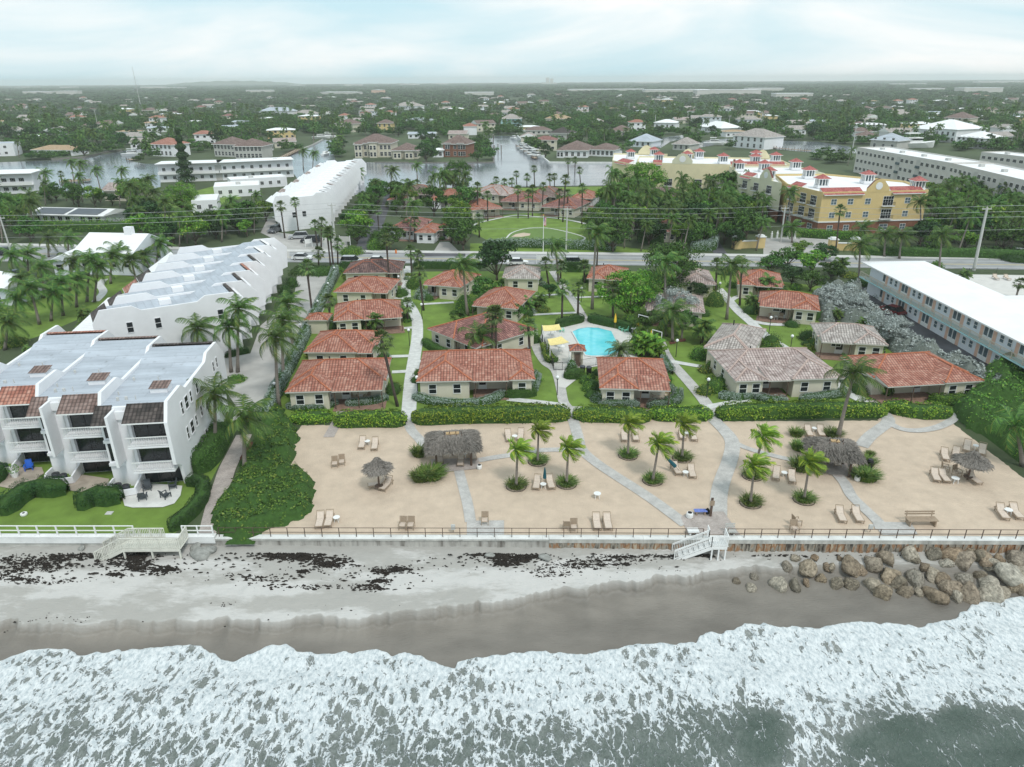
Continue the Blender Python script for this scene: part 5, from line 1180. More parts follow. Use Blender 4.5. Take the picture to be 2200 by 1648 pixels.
condo('pale cream apartment wing with red tower roofs left of the yellow block',[(72.2,194.5),(76.6,214.5),(92,215),(91,234),(70,236),(66.5,214)],0,9.9,'pale_stucco',[(5,(3.5,9,15),2.2,2.0,True),(0,(4,),1.4,1.4,False)],[(72.5,206,10.),(77,224,10.),(88,228,10.),(70,226,10)],[(5,13,5.5,3.2,'pale_stucco'),(4,8,5,3,'cream_stucco')],mans=[(5,1,6,2.2)])
condo('long cream and peach apartment wing at the back, its gable with small round window',[(42,245),(66,238.5),(69.8,237),(90,235.5),(92,256),(46,266)],0,10.2,'cream_stucco',[(0,(4,10.5,20),2.4,2.2,True),(1,(2.,),1.8,1.8,True)],[(50,250,10.3),(60,252,10.3),(70,244,10.3),(80,242,10.3),(88,246,10.3),(66,260,10.3),(84,254,10.3)],[(0,14.5,6.5,3.4,'pale_stucco'),(4,5,5,3,'cream_stucco'),(4,30,5,3,'cream_stucco')],mans=[(2,1,18,2.2),(0,5,8,1.6)],brick=False)
condo('far cream apartment wing with red roof slope at the canal end',[(36,262),(42,247),(46,267),(60,284),(40,288)],0,9.2,'cream_stucco',[(0,(6,),1.5,1.4,False)],[(44,272,9.3),(54,280,9.3)],[(3,8,6,3.4,'cream_stucco')],mans=[(0,2,10,3.)],brick=False)
def strip_block(label,A,B,depth,floors,wallm='beige_wall',name='apartment_block',ww=1.7,gap=3.1,fh=3.05,cores=(),roof='white_roof',h0=0,grp=None,cat='apartment block',glass='glass',gallery=False,par=.45):
 """plain slab: front wall from A to B (metres), windows in bands"""
 A=np.array(A);B=np.array(B);L_=np.linalg.norm(B-A);rz=math.atan2(B[1]-A[1],B[0]-A[0]);t=thing(name,label,cat,(A[0],A[1],0),rz,grp)
 block(t,[(0,0),(L_,0),(L_,depth),(0,depth)],-.1,floors*fh+.3,wallm,roof,par,'white_paint' if wallm=='white_wall' else wallm)
 xs=[x for x in np.arange(gap*.6,L_-1.,gap)if not any(abs(x-c)<1.9 for c in cores)]
 for k in range(floors):
  for x in xs:window(t,(x,-.004,k*fh+1.7),0,ww,1.15,'white_paint',glass,0,'window',True,2)
 for c in cores:
  b=MB();b.box(c-1.2,-.03,0,c+1.2,.5,floors*fh-.2);q=b.build('stair_recess','grey_wall',t)
  for k in range(1,floors):b=MB();b.box(c-1.15,-.35,k*fh,c+1.15,-.03,k*fh+.9);b.build('balcony','glass_light',q)
 if gallery:
  for k in range(1,floors):
   b=MB();b.box(0,-1.3,k*fh-.1,L_,-.002,k*fh+.06);b.box(0,-1.3,k*fh+.061,L_,-1.24,k*fh+.95);b.build('gallery','white_paint',t)
  b=MB();b.box(-.5,-1.8,floors*fh+.32+par,L_+.5,depth+.5,floors*fh+.5+par);b.build('roof_slab',roof,t)
 for y in(depth*.5,):
  for k in range(floors):
   window(t,(L_+.004,y,k*fh+1.7),R(90),1.2,1.15,'white_paint',glass,0);window(t,(-.004,y,k*fh+1.7),R(-90),1.2,1.15,'white_paint',glass,0)
 for i in range(int(L_//14)):
  b=MB();x=7+i*14;b.box(x,depth*.4,floors*fh+.3,x+1.6,depth*.4+1.3,floors*fh+1.1);b.build('roof_unit','pole_concrete',t)
 return t
def Pz(px,py,z):return G(px,py,z)
strip_block('long beige three-storey apartment slab with white roof, behind the palms on the right',Pz(1842,318,9.5),Pz(2041,352,9.5),14,3,cores=(30.5,43))
strip_block('beige apartment slab with white roof entering the picture at the right edge',Pz(2041,352,9.5),Pz(2230,397,9.5),14,3,cores=(18,34))
strip_block('distant beige apartment slab at the right edge above the nearer ones',Pz(2112,312,9.5),Pz(2290,330,9.5),12,2)
x,y=G(2030,345,9.5);
strip_block('white L-shaped waterside flats with galleries, right arm behind the tall dark pine',G(345,392),G(475,388),9,2,'white_wall',gallery=True,ww=1.1,gap=3.4,roof='white_roof',cores=(22,))
strip_block('white waterside flats with galleries, long right arm ending near the townhouse roofs',G(475,388),G(632,380),9,2,'white_wall',gallery=True,ww=1.1,gap=3.4,roof='white_roof')
strip_block('low white waterside flats in front of the L-shaped ones',G(498,408),G(618,400),9,1,'white_wall',ww=1.1,gap=3.0,roof='white_roof',par=.2)
strip_block('low white flat-roofed house beside the small lawn',G(462,425),G(560,420),13,1,'white_wall',ww=1.1,gap=3.2,par=.2)
strip_block('white flat-roofed house behind the third townhouse row trees',G(415,458),G(470,455),13,1,'white_wall',ww=1.1,gap=3.2,par=.2)
strip_block('white three-storey flats at the left edge beside the canal',G(-90,420),G(78,415),12,2,'white_wall',gallery=True,ww=1.6,gap=2.8,glass='glass')
strip_block('white two-storey house with grey roof at the far left edge',G(-60,338),G(34,335),14,2,'white_wall',ww=1.3,gap=3.5,roof='bluegrey_roof',par=.1)
def solar_house():
 a=np.array(G(75,483));c=np.array(G(225,487));d=c-a;L_=np.linalg.norm(d);t=thing('solar_house','low white house with black solar panels on its roof at left','house',(a[0],a[1],0),math.atan2(d[1],d[0]))
 b=MB();b.box(0,0,-.1,L_,9,3.0);b.build('wall','white_wall',t)
 b=MB();b.slope([(-1,-1,3.05),(L_+1,-1,3.05),(L_+1,4.5,4.1),(-1,4.5,4.1)]);b.slope([(L_+1,10,3.05),(-1,10,3.05),(-1,4.5,4.1),(L_+1,4.5,4.1)]);b.poly([(-1,10,2.85),(L_+1,10,2.85),(L_+1,-1,2.85),(-1,-1,2.85)]);b.poly([(-1,-1,2.85),(L_+1,-1,2.85),(L_+1,-1,3.05),(-1,-1,3.05)]);b.poly([(L_+1,-1,2.85),(L_+1,10,2.85),(L_+1,10,3.05),(L_+1,4.5,4.1),(L_+1,-1,3.05)]);b.build('roof','white_paint',t)
 for u,v in((.5,L_*.48),(L_*.53,L_-1)):
  b=MB();b.slope([(u,-.5,3.24),(v,-.5,3.24),(v,3.9,4.08),(u,3.9,4.08)]);b.poly([(u,-.5,3.16),(v,-.5,3.16),(v,-.5,3.24),(u,-.5,3.24)]);b.build('solar_panel','solar',t)
 for i in range(9):
  if i in(5,):continue
  window(t,(1.5+i*(L_-3)/8,-.004,1.6),0,1.3,1.7,'white_paint','glass',0,vbars=1)
 return t
solar_house()
def gable_house(label,a,b_,d,h,s,wall,roof,px=True,ez=None,name='house',wins=3,grp=None,hipends=(0,0),chimney=False,ridge=False,cat='house'):
 A=np.array(G(*a,ez or h)if px else a);B=np.array(G(*b_,ez or h)if px else b_);dd=B-A;L_=np.linalg.norm(dd);rz=math.atan2(dd[1],dd[0])
 t=thing(name,label,cat,(A[0],A[1],0),rz,grp);o=.5
 b=MB();b.box(o,o,-.1,L_-o,d-o,h-.12);b.build('wall',wall,t)
 b=MB();L,rh=hip(b,0,0,L_,d,h,s,hipends);rf=b.build('roof',[roof,'white_paint']if hipends[0]else[roof,wall],t)
 if ridge:ridges(L,ridge,rf)
 if chimney:b=MB();b.box(L_*.62,d*.45,h,L_*.62+1.6,d*.45+1.2,rh+1.3);b.build('chimney','white_wall',t)
 for i in range(wins):window(t,(o+(L_-2*o)*(i+.5)/wins,o-.004,h*.5),0,1.3,1.3,'white_paint','glass',1)
 if h>4.5:
  for i in range(wins):window(t,(o+(L_-2*o)*(i+.5)/wins,o-.004,h-1.5),0,1.1,1.2,'white_paint','glass',1)
  for i in range(wins):window(t,(o+(L_-2*o)*(i+.5)/wins,o-.004,1.3),0,1.3,1.6,'white_paint','glass',1)if h>5.5 else None
 for y in(d*.3,d*.7):window(t,(L_-o+.004,y,h*.5),R(90),1.0,1.2,'white_paint','glass',1);window(t,(o-.004,y,h*.5),R(-90),1.0,1.2,'white_paint','glass',1)
 return t
gable_house('large white house with white metal roof and square chimney, left beyond the townhouses',(153,542),(285,545),13,4.6,.42,'motel_wall','white_roof',chimney=True,wins=4)
gable_house('white house wing with lean roof in front of the one with the square chimney',(103,560),(168,558),8,3.2,.35,'motel_wall','white_roof',wins=2)
gable_house('white-roofed house among coconut palms at the left edge',(5,622),(98,600),9,3.2,.45,'motel_wall','white_roof',wins=2)
def carport():
 a=np.array(G(38,820,2.6));c=np.array(G(232,640,2.6));d=c-a;L_=np.linalg.norm(d);t=thing('carport','long low white roof of the covered parking left of the townhouses','carport',(a[0],a[1],0),math.atan2(d[1],d[0]))
 b=MB();b.box(0,-6,2.45,L_,0,2.62);
 k=0
 while k*.9<L_:b.box(k*.9,-6,2.62,k*.9+.06,0,2.68);k+=1
 b.build('roof','white_roof',t);pb=None
 for i in range(9):
  for y in(-5.7,-.3):
   if pb is None:q=MB();q.box(-.1,-.1,0,.1,.1,2.45);pb=q.build('post','white_paint',t,loc=(.4,y,0))
   else:q=pb.copy();SC.collection.objects.link(q);q.parent=t;q.location=(.4+i*(L_-.8)/8,y,0)
carport()
def mansion(label,px0,px1,d,h,wall,roof,wins,rz_=0,s=.45,wings=(),name='mansion',glass='glass',grp=None):
 A=np.array(G(*px0));B=np.array(G(*px1));dd=B-A;L_=np.linalg.norm(dd);t=thing(name,label,'house',(A[0],A[1],0),math.atan2(dd[1],dd[0]),grp)
 b=MB();b.box(0,0,-.1,L_,d,h);b.build('wall',wall,t);b=MB();hip(b,-.7,-.7,L_+.7,d+.7,h,s,th=.25);b.build('roof',[roof,'white_paint'],t)
 for(u,v,dy,hh)in wings:
  b=MB();b.box(u*L_,-dy,-.1,v*L_,.3,hh);b.build('wing_wall',wall,t);b=MB();hip(b,u*L_-.5,-dy-.5,v*L_+.5,3,hh,s*1.1,th=.25);b.build('wing_roof',[roof,'white_paint'],t)
  for z in([1.7]if hh<4.5 else[1.7,4.9]):
   for i in range(2):window(t,(u*L_+(v-u)*L_*(i+.5)/2,-dy-.004,z),0,1.1,1.9,'white_paint',glass,1)
 fl=[1.7]if h<4.5 else[1.7,4.9]
 for z in fl:
  for i in range(wins):
   x=L_*(i+.5)/wins
   if any(u*L_-.5<x<v*L_+.5 and hh>z for u,v,_,hh in wings):continue
   window(t,(x,-.004,z),0,1.3,1.9,'white_paint',glass,1,vbars=1)
 return t
mansion('large cream mansion with brown roofs and tall windows on the canal',(765,338),(842,338),16,7.0,'cottage_wall','tile_brown',9,wings=((.42,.62,2.5,7.6),(.02,.22,3,6.6)))
mansion('lower brown-roofed part of the cream mansion, half behind palms',(842,341),(898,341),14,3.9,'cottage_wall','tile_brown',6,wings=((.1,.4,2.5,4.2),(.55,.85,2.5,4.2)))
mansion('brick mansion with white dormers near the end of the canal point',(953,337),(1003,338),13,6.4,'brick_red','tile_brown',5,s=.6,wings=((.1,.3,.6,6.9),(.65,.85,.6,6.9)))
mansion('low white and brick garage wing left of the brick mansion',(930,338),(952,338),9,3.6,'white_wall','white_roof',2,s=.15)
mansion('grey-brown roofed house with white walls on the right canal point',(1198,338),(1262,339),24,3.6,'white_wall','tile_brown',5,s=.42,wings=((0,.22,3,3.7),))
mansion('long low grey-brown roofed wing of the canal point house',(1262,335),(1318,337),16,3.3,'white_wall','tile_brown',6,s=.35)
mansion('old white and grey house with two-storey verandah above the left canal',(462,336),(506,338),14,6.2,'grey_wall','tile_brown',6,wings=())
mansion('dark verandah house with pale columns above the left canal',(507,342),(565,342),14,6.2,'grey_wall','tile_brown',7)
mansion('white red-roofed house with tall dark windows beside the dark pine',(328,335),(372,337),12,6.0,'white_wall','tile_red',5)
tilemat('tan_roof',(.52,.36,.22),(.62,.46,.30),(.36,.24,.14))
mansion('long low tan-roofed house on the lawn above the left canal',(72,334),(158,335),12,3.0,'white_wall','tan_roof',6,s=.3)
mansion('white two-storey house with grey roof right of the right canal',(1573,316),(1640,322),16,6.4,'white_wall','tile_grey',5)
mansion('pale blue-roofed house between the canal point and the apartments',(1352,315),(1398,317),16,3.2,'motel_wall','bluegrey_roof',4,s=.5)
mansion('small grey-roofed house with pointed gable behind the apartments',(1445,322),(1480,324),12,3.2,'grey_wall','tile_grey',3,s=.6)
mansion('pale blue two-storey house at the head of the main canal',(1076,273),(1118,273),14,6.6,'aqua','tile_grey',4)
mansion('yellow-walled house between trees above the cream mansion',(812,284),(842,284),10,6.5,'yellow_stucco','tile_brown',3)
mansion('tan-roofed two-storey house left of the yellow-walled one',(722,283),(760,284),12,6.0,'cottage_wall','tile_brown',4)
mansion('pale grey long-roofed house beyond the brick mansion',(872,268),(925,268),14,4.0,'white_wall','bluegrey_roof',4,s=.2)
mansion('white two-storey house with slate-blue roof and columns, upper left',(562,252),(622,253),14,6.8,'white_wall','bluegrey_roof',7)
mansion('white many-gabled house beside the slate-blue roofed one',(632,256),(668,257),14,5.5,'white_wall','tile_grey',4)
mansion('white house with tall white hipped roof, standing alone among far trees',(848,240),(892,241),18,7.0,'white_wall','tile_grey',6)
mansion('white villa with big white roofs and columned terrace, upper right',(1960,300),(2050,307),26,7.5,'white_wall','white_roof',8,s=.35,wings=((.1,.5,5,7.0),))
mansion('glass-fronted white wing of the upper right villa',(2052,315),(2110,320),16,5.5,'white_wall','white_roof',6,s=.35)
mansion('blue-grey roofed boat house left of the beige slab',(1868,318),(1925,322),14,4.5,'grey_wall','bluegrey_roof',3)
mansion('brown-roofed house above the white villa, upper right',(2025,268),(2080,270),20,5.5,'cottage_wall','tile_brown',4)
mansion('white flat-looking house with ribbon windows, upper right',(1840,283),(1900,284),14,5.0,'white_wall','white_roof',6,s=.12)
mansion('white-roofed long house right of the right canal',(1405,275),(1450,276),14,4.2,'white_wall','white_roof',4,s=.3)
mansion('second white-roofed long house right of the right canal',(1498,282),(1548,287),18,3.6,'white_wall','white_roof',4,s=.4)
mansion('brown-roofed house with pale gable behind the canal point',(1308,293),(1345,294),16,3.6,'cottage_wall','tile_brown',3,s=.5)
mansion('dark-roofed house behind the canal point house',(1180,300),(1225,301),14,4.2,'grey_wall','tile_black',4)
mansion('peach-roofed house behind the boats on the main canal',(1172,265),(1215,266),14,4.2,'cottage_wall','tan_roof',4)
mansion('long pale ruin-white school building far inland',(688,207),(768,207),30,10,'beige_wall','white_roof',12,s=.05)
mansion('pinkish square building right of the school far inland',(798,203),(818,203),30,12,'peach','white_roof',3,s=.05)
#furniture of the terrace
def mk_lounger():
 t=thing('sun_lounger','lounger','sun lounger');b=MB();L,w=1.85,.66
 b.bar((-w/2,0,.33),(-w/2,L,.33),.05,.05);b.bar((w/2,0,.33),(w/2,L,.33),.05,.05);b.bar((-w/2,0,.33),(w/2,0,.33),.05);b.bar((-w/2,L,.33),(w/2,L,.33),.05)
 b.bar((-w/2,1.15,.34),(-w/2,1.75,.88),.045);b.bar((w/2,1.15,.34),(w/2,1.75,.88),.045);b.bar((-w/2,1.75,.88),(w/2,1.75,.88),.045);b.bar((-w/2,1.55,.36),(-w/2,1.6,.74),.035);b.bar((w/2,1.55,.36),(w/2,1.6,.74),.035)
 b.build('frame','tan_wood',t)
 for x in(-w/2,w/2):
  for y in(.12,L-.25):q=MB();q.bar((x,y,0),(x,y,.32),.055);q.build('leg','tan_wood',t)
 b=MB();b.box(-w/2+.04,.05,.345,w/2-.04,1.14,.385);b.build('seat','sling',t)
 b=MB();b.slope([(-w/2+.04,1.15,.385),(w/2-.04,1.15,.385),(w/2-.04,1.62,.80),(-w/2+.04,1.62,.80)]);b.slope([(w/2-.04,1.15,.355),(-w/2+.04,1.15,.355),(-w/2+.04,1.62,.77),(w/2-.04,1.62,.77)]);b.build('backrest','sling',t)
 return Proto(t)
LNG=mk_lounger()
def lounger(head,foot,label,group=None,z=.03):
 a=np.array(G(*foot));c=np.array(G(*head,.45));d=c-a;rz=math.atan2(d[1],d[0])-math.pi/2
 return LNG.put((a[0],a[1],z),rz,label,group)
def mk_chair():
 t=thing('beach_chair','chair','chair');w=.60;b=MB()
 for x in(-w/2,w/2):b.bar((x,-.3,.60),(x,.3,.60),.06,.04);b.bar((x,.3,.30),(x,.42,1.0),.045)
 b.bar((-w/2,.42,1.0),(w/2,.42,1.0),.05);b.bar((-w/2,-.28,.38),(w/2,-.28,.38),.045);b.build('frame','tan_wood',t)
 for x in(-w/2,w/2):
  for y in(-.28,.3):q=MB();q.bar((x,y,0),(x,y,.60),.045);q.build('leg','tan_wood',t)
 b=MB();b.box(-w/2+.03,-.26,.38,w/2-.03,.28,.42);b.build('seat','sling',t)
 b=MB();b.bar((0,.33,.46),(0,.41,.95),w-.08,.03);b.build('backrest','tan_wood',t);return Proto(t)
CHR=mk_chair()
def chair(px,py,rz,label,group=None,z=.03):x,y=G(px,py);return CHR.put((x,y,z),R(rz),label,group)
def mk_table():
 t=thing('side_table','table','table');b=MB();b.cyl(0,0,.44,.475,.30,n=18);b.build('table_top','white_paint',t)
 for k in range(4):a=.785+k*1.571;q=MB();q.bar((.2*math.cos(a),.2*math.sin(a),.44),(.26*math.cos(a),.26*math.sin(a),0),.035);q.build('leg','white_paint',t)
 return Proto(t)
TBL=mk_table()
def table(px,py,label,z=.03,s=1.):x,y=G(px,py);return TBL.put((x,y,z),0,label,None,s)
L_=lounger
L_((782,938),(776,968),'left lounger of the pair facing the sea behind the small thatched parasol')
L_((808,940),(804,971),'right lounger of the pair between the small thatched parasol and the seagrape hedge')
L_((690,1105),(685,1139),'left lounger of the pair nearest the railing beside the big seagrape mass')
L_((710,1103),(704,1137),'right lounger of the pair nearest the railing beside the big seagrape mass')
L_((807,1038),(791,1049),'lounger lying left of the small thatched parasol post')
L_((838,1030),(820,1058),'lounger lying right of the small thatched parasol post')
L_((944,978),(946,1000),'left lounger in the shade of the left thatched shelter')
L_((990,981),(989,1006),'middle lounger at the front of the left thatched shelter')
L_((1014,974),(1018,992),'right lounger under the left thatched shelter')
L_((1092,934),(1095,952),'lounger beside the hedge left of two young palms')
L_((1119,930),(1117,950),'lounger beside the white table between young palm and hedge')
L_((1156,1024),(1151,1056),'left lounger under the upright closed teal umbrella')
L_((1178,1023),(1186,1055),'right lounger under the upright closed teal umbrella')
L_((1280,1109),(1284,1143),'left lounger of the pair by the railing, left of the diagonal path')
L_((1303,1110),(1308,1143),'right lounger of the pair by the railing, left of the diagonal path')
L_((1340,926),(1342,952),'left lounger of the pair behind the young palm next to the hedge gap')
L_((1363,926),(1367,952),'right lounger of the pair behind the young palm next to the hedge gap')
L_((1464,925),(1467,948),'left lounger half behind the young palm trunk, with white table on its right')
L_((1486,924),(1492,951),'right lounger next to the white table behind a young palm')
L_((1449,1000),(1459,1024),'lounger below the tilted teal umbrella')
L_((1482,999),(1489,1031),'lounger right of the tilted teal umbrella and its small table')
L_((1669,1005),(1666,1035),'left lounger of the pair left of the young palm in front of the right shelter')
L_((1699,1011),(1702,1042),'right lounger of the pair just left of the young palm by the right shelter')
L_((1733,918),(1741,942),'left lounger behind the right thatched shelter, white table beside it')
L_((1761,920),(1766,942),'right lounger behind the right thatched shelter')
L_((1770,975),(1768,1001),'first lounger from the left under the right thatched shelter')
L_((1798,980),(1799,1007),'second lounger from the left under the right thatched shelter')
L_((1832,985),(1836,1012),'rightmost lounger under the right thatched shelter, beside its post')
L_((1801,1093),(1811,1127),'left lounger of the pair by the railing, left of the wooden picnic bench')
L_((1835,1093),(1848,1127),'right lounger of the pair next to the path by the picnic bench')
L_((2026,965),(2032,994),'single lounger up left of the right thatched parasol')
L_((2054,967),(2052,990),'lounger right behind the left rim of the right thatched parasol')
L_((2079,948),(2075,974),'left lounger behind the right thatched parasol, white table between it and its twin')
L_((2111,957),(2108,982),'right lounger behind the right thatched parasol')
L_((2004,1008),(2013,1039),'leftmost of the loungers in front of the right thatched parasol')
L_((2024,1016),(2035,1041),'lounger beside a white table in front of the right thatched parasol')
L_((2087,1022),(2104,1045),'lounger in the shade right of the right thatched parasol post')
L_((2144,1086),(2160,1121),'left lounger of the pair nearest the lower right edge')
L_((2172,1086),(2192,1120),'right lounger of the pair nearest the lower right edge')
chair(720,1003,8,'left one of two empty wooden beach chairs left of the small thatched parasol');chair(735,999,8,'right one of two empty wooden beach chairs left of the small thatched parasol')
chair(866,1136,-4,'left one of two wooden beach chairs at the railing left of the centre pad');chair(883,1136,-3,'right one of two wooden beach chairs at the railing left of the centre pad')
chair(1042,1126,0,'single dark wooden chair on the paved pad at the railing')
chair(1217,1136,176,'wooden beach chair with its back to the sea at the railing');chair(1233,1141,0,'wooden beach chair facing the sea beside the turned one')
chair(1711,1128,100,'wooden beach chair turned sideways by the railing right of the stairs');chair(1706,1144,0,'low wooden beach chair right at the railing right of the stairs')
chair(2030,1012,70,'wooden beach chair between the loungers left of the right thatched parasol');chair(2055,1022,20,'wooden beach chair left of the right thatched parasol post')
table(790,956,'small white table between the two loungers above the small thatched parasol');table(724,1121,'small white table right of the loungers near the seagrape mass')
table(996,984,'white table under the left thatched shelter',s=1.2);table(1106,945,'white table left of a young palm close to the hedge');table(1167,1049,'white table under the upright closed teal umbrella')
table(1283,1071,'lone white table standing on open sand left of the diagonal path',s=1.15);table(1475,938,'white table between two loungers behind a young palm');table(1472,1023,'small table holding the tilted teal umbrella')
table(1684,1024,'white table between the two loungers left of the right shelter');table(1749,928,'white table between the two loungers behind the right shelter');table(1782,992,'white table under the right thatched shelter',s=1.1)
table(2095,966,'white table right behind the peak of the right thatched parasol');table(2050,1038,'tall white table left of the right thatched parasol post',s=1.2);table(2163,1106,'white table between the pair of loungers at the lower right edge',s=1.15)
def umbrella(label,base,top,m='teal_cloth',lean=None,h=2.3,rr=.16,z=.03,name='closed_umbrella',stand=True):
 x,y=G(*base);t=thing(name,label,'umbrella',(x,y,z));d=V3(lean or(0,0,1));d/=np.linalg.norm(d)
 b=MB();b.tube([(0,0,0),tuple(d*h)],.025,6);b.build('pole','tan_wood',t);b=MB();P=[tuple(d*h*s)for s in(.42,.45,.6,.8,.95,1.02)];b.tube(P,[rr*.5,rr*1.05,rr,rr*.7,rr*.35,.02],8);b.build('canopy',m,t)
 return t
umbrella('closed teal umbrella standing upright between two loungers',(1170,1046),None,h=2.1)
umbrella('closed teal umbrella leaning far to the left over a lounger',(1469,1021),None,lean=(-1.15,.55,1.05),h=2.6,rr=.2)
def thatch(name_,parent,outline_fn,n,seed,leaf=.5,w=.05):
 """ragged palm thatch: a skin plus thousands of hanging strips. outline_fn(u, v) -> point, down vector"""
 r=rng(seed);u=r.random(n);v=r.random(n)**.8;P,D=outline_fn(u,v);D=unit(D+r.normal(size=D.shape)*.16);L=leaf*r.uniform(.6,1.3,n)[:,None];s=unit(np.cross(D,r.normal(size=D.shape)))*w*.5
 N_=unit(np.cross(s,D));N_*=np.sign(N_[:,2:3]+1e-6);P=P+N_*.03*r.random((n,1))
 vv=np.stack([P-s,P+s,P+D*L+s*.4+N_*.05,P+D*L-s*.4+N_*.05],1).reshape(-1,3);return vv
def shelter(label,FL,FR,D,rz_=None,posts=True,holes=(.35,.45,.57,.67),seed=1):
 ez,top=2.15,3.15;a=np.array(G(*FL,ez));c=np.array(G(*FR,ez));d=c-a;W_=np.linalg.norm(d);rz=math.atan2(d[1],d[0]);t=thing('thatched_shelter',label,'beach shelter',(a[0],a[1],0),rz)
 ra,rb_=D*.42,W_-D*.42
 A=(ra,D/2,top);C=(rb_,D/2,top);b=MB()
 K=8
 def hipP(u,v):
  per=[(0,0),(W_,0),(W_,D),(0,D),(0,0)];ln=np.array([W_,D,W_,D]);cu=np.r_[0,ln.cumsum()];s=u*cu[-1];k=np.clip(np.searchsorted(cu,s,side='right')-1,0,3);f=(s-cu[k])/ln[k]
  q=np.array(per);E=q[k]*(1-f)[:,None]+q[k+1]*f[:,None];rx_=np.clip(E[:,0],ra,rb_);Rg=np.c_[rx_,np.full(len(s),D/2)]
  XY=Rg*(1-v)[:,None]+E*v[:,None];Z=top+(ez-top)*(v**1.15)+.22*np.sin(v*3.14);dn=np.c_[E-Rg,np.full(len(s),-(top-ez))];return np.c_[XY,Z],unit(dn)
 us=np.linspace(0,1,81)[:-1];rows=[hipP(us,np.full(80,v))[0]for v in np.linspace(0,1,K)];rows.append(rows[-1]-[0,0,.22]);V_=np.concatenate(rows);Fq=np.array([(i*80+j,i*80+(j+1)%80,(i+1)*80+(j+1)%80,(i+1)*80+j)for i in range(K)for j in range(80)])
 st=thatch('',t,hipP,9000,seed,.42,.07);n0=len(V_)
 np_obj('thatch_roof',np.concatenate([V_,st]),np.concatenate([Fq[:,::-1],np.arange(len(st)).reshape(-1,4)+n0]),'thatch',t)
 b=MB();b.box(ra*1.15,D/2-.22,top+.02,rb_-ra*.15,D/2+.28,top+.10);rb2=b.build('ridge_board','bare_board',t)
 for k,f in enumerate(holes):b=MB();x=W_*f;b.bar((x,D/2+.1,top-.1),(x-.05,D/2-.4,top+.45),.07);b.bar((x,D/2-.3,top+.05),(x+.03,D/2-.95,top-.35),.08);b.build('ridge_stick','brown_wood',t)
 for(x,y)in((.9,.8),(W_-.9,.8),(.9,D-.8),(W_-.9,D-.8),(W_/2,D-.8)):b=MB();b.cyl(x,y,0,ez+.5,.11,.10,8);b.build('post','brown_wood',t)
 b=MB();b.box(.7,.75,ez-.02,W_-.7,.85,ez+.12);b.box(.7,D-.85,ez-.02,W_-.7,D-.75,ez+.12);b.build('beam','brown_wood',t)
 return t
sheet('shelter_floor',[(930,1003),(938,1017),(1030,1008),(1028,985),(925,988)],'paver_brown')
sheet('shelter_floor',[(1742,1003),(1750,1010),(1800,1026),(1822,1024),(1850,1015),(1846,985),(1742,985)],'paver_brown')
shelter('left thatched beach shelter with bare board and four sticks along its ridge',(917,975),(1032,968),4.1,seed=4)
shelter('right thatched beach shelter with a tall coconut palm rising behind it',(1745,985),(1858,994),4.1,holes=(.38,.52,.64),seed=9)
def parasol(label,base,rad,h,seed):
 x,y=G(*base);t=thing('thatched_parasol',label,'parasol',(x,y,0));b=MB();b.cyl(0,0,0,h-.3,.10,.08,8);b.build('pole','brown_wood',t);b=MB();b.cyl(0,0,.35,.42,.42,.40,14);b.build('pole_table','brown_wood',t)
 ez=h-1.05
 def cone(u,v):
  a=u*6.2832;rr=rad*(v*.72+.28*v**3)*(1+.06*np.sin(a*7+seed)+.05*np.sin(a*3));Z=h-(h-ez)*(.30*v+.55*v**.6*v**.4+.0)-(.28*v**4);Z=h+.15-(h-ez+.1)*(v**.75);Z=np.where(v<.18,h+.15-(v/.18)*.35,Z-.0)
  return np.c_[rr*np.cos(a),rr*np.sin(a),Z],np.c_[np.cos(a),np.sin(a),np.full(len(a),-.75)]
 us=np.linspace(0,1,25)[:-1];vs=[0.02,.18,.4,.6,.8,1.];rows=[cone(us,np.full(24,v))[0]for v in vs];rows.append(rows[-1]*[.97,.97,1]-[0,0,.2]);V_=np.concatenate(rows);K=len(vs)
 Fq=np.array([(i*24+j,(i+1)*24+j,(i+1)*24+(j+1)%24,i*24+(j+1)%24)for i in range(K)for j in range(24)])
 st=thatch('',t,cone,3200,seed,.40,.07);n0=len(V_);np_obj('thatch_roof',np.concatenate([V_,st]),np.concatenate([Fq,np.arange(len(st)).reshape(-1,4)+n0]),'thatch',t);return t
parasol('small peaked thatched parasol on the left of the sand terrace',(815,1051),1.25,3.35,2)
parasol('wide thatched parasol among loungers on the right of the sand terrace',(2078,1031),1.55,3.1,6)
def urn(label,px,py,s=1.):x,y=G(px,py);t=thing('ash_urn',label,'bin',(x,y,.03));t.scale=(s,)*3;b=MB();b.lathe((0,0,0),[(.24,0),(.30,.12),(.31,.42),(.26,.55)],14);b.build('bowl','white_paint',t);b=MB();b.cyl(0,0,.551,.57,.20,n=12);b.build('opening','black_rubber',t)
urn('round white concrete urn left of the blue bench',1481,1113);urn('white concrete urn at the right post of the left shelter',1030,1008,.85);urn('white concrete urn in front of the right shelter',1841,1033,.9)
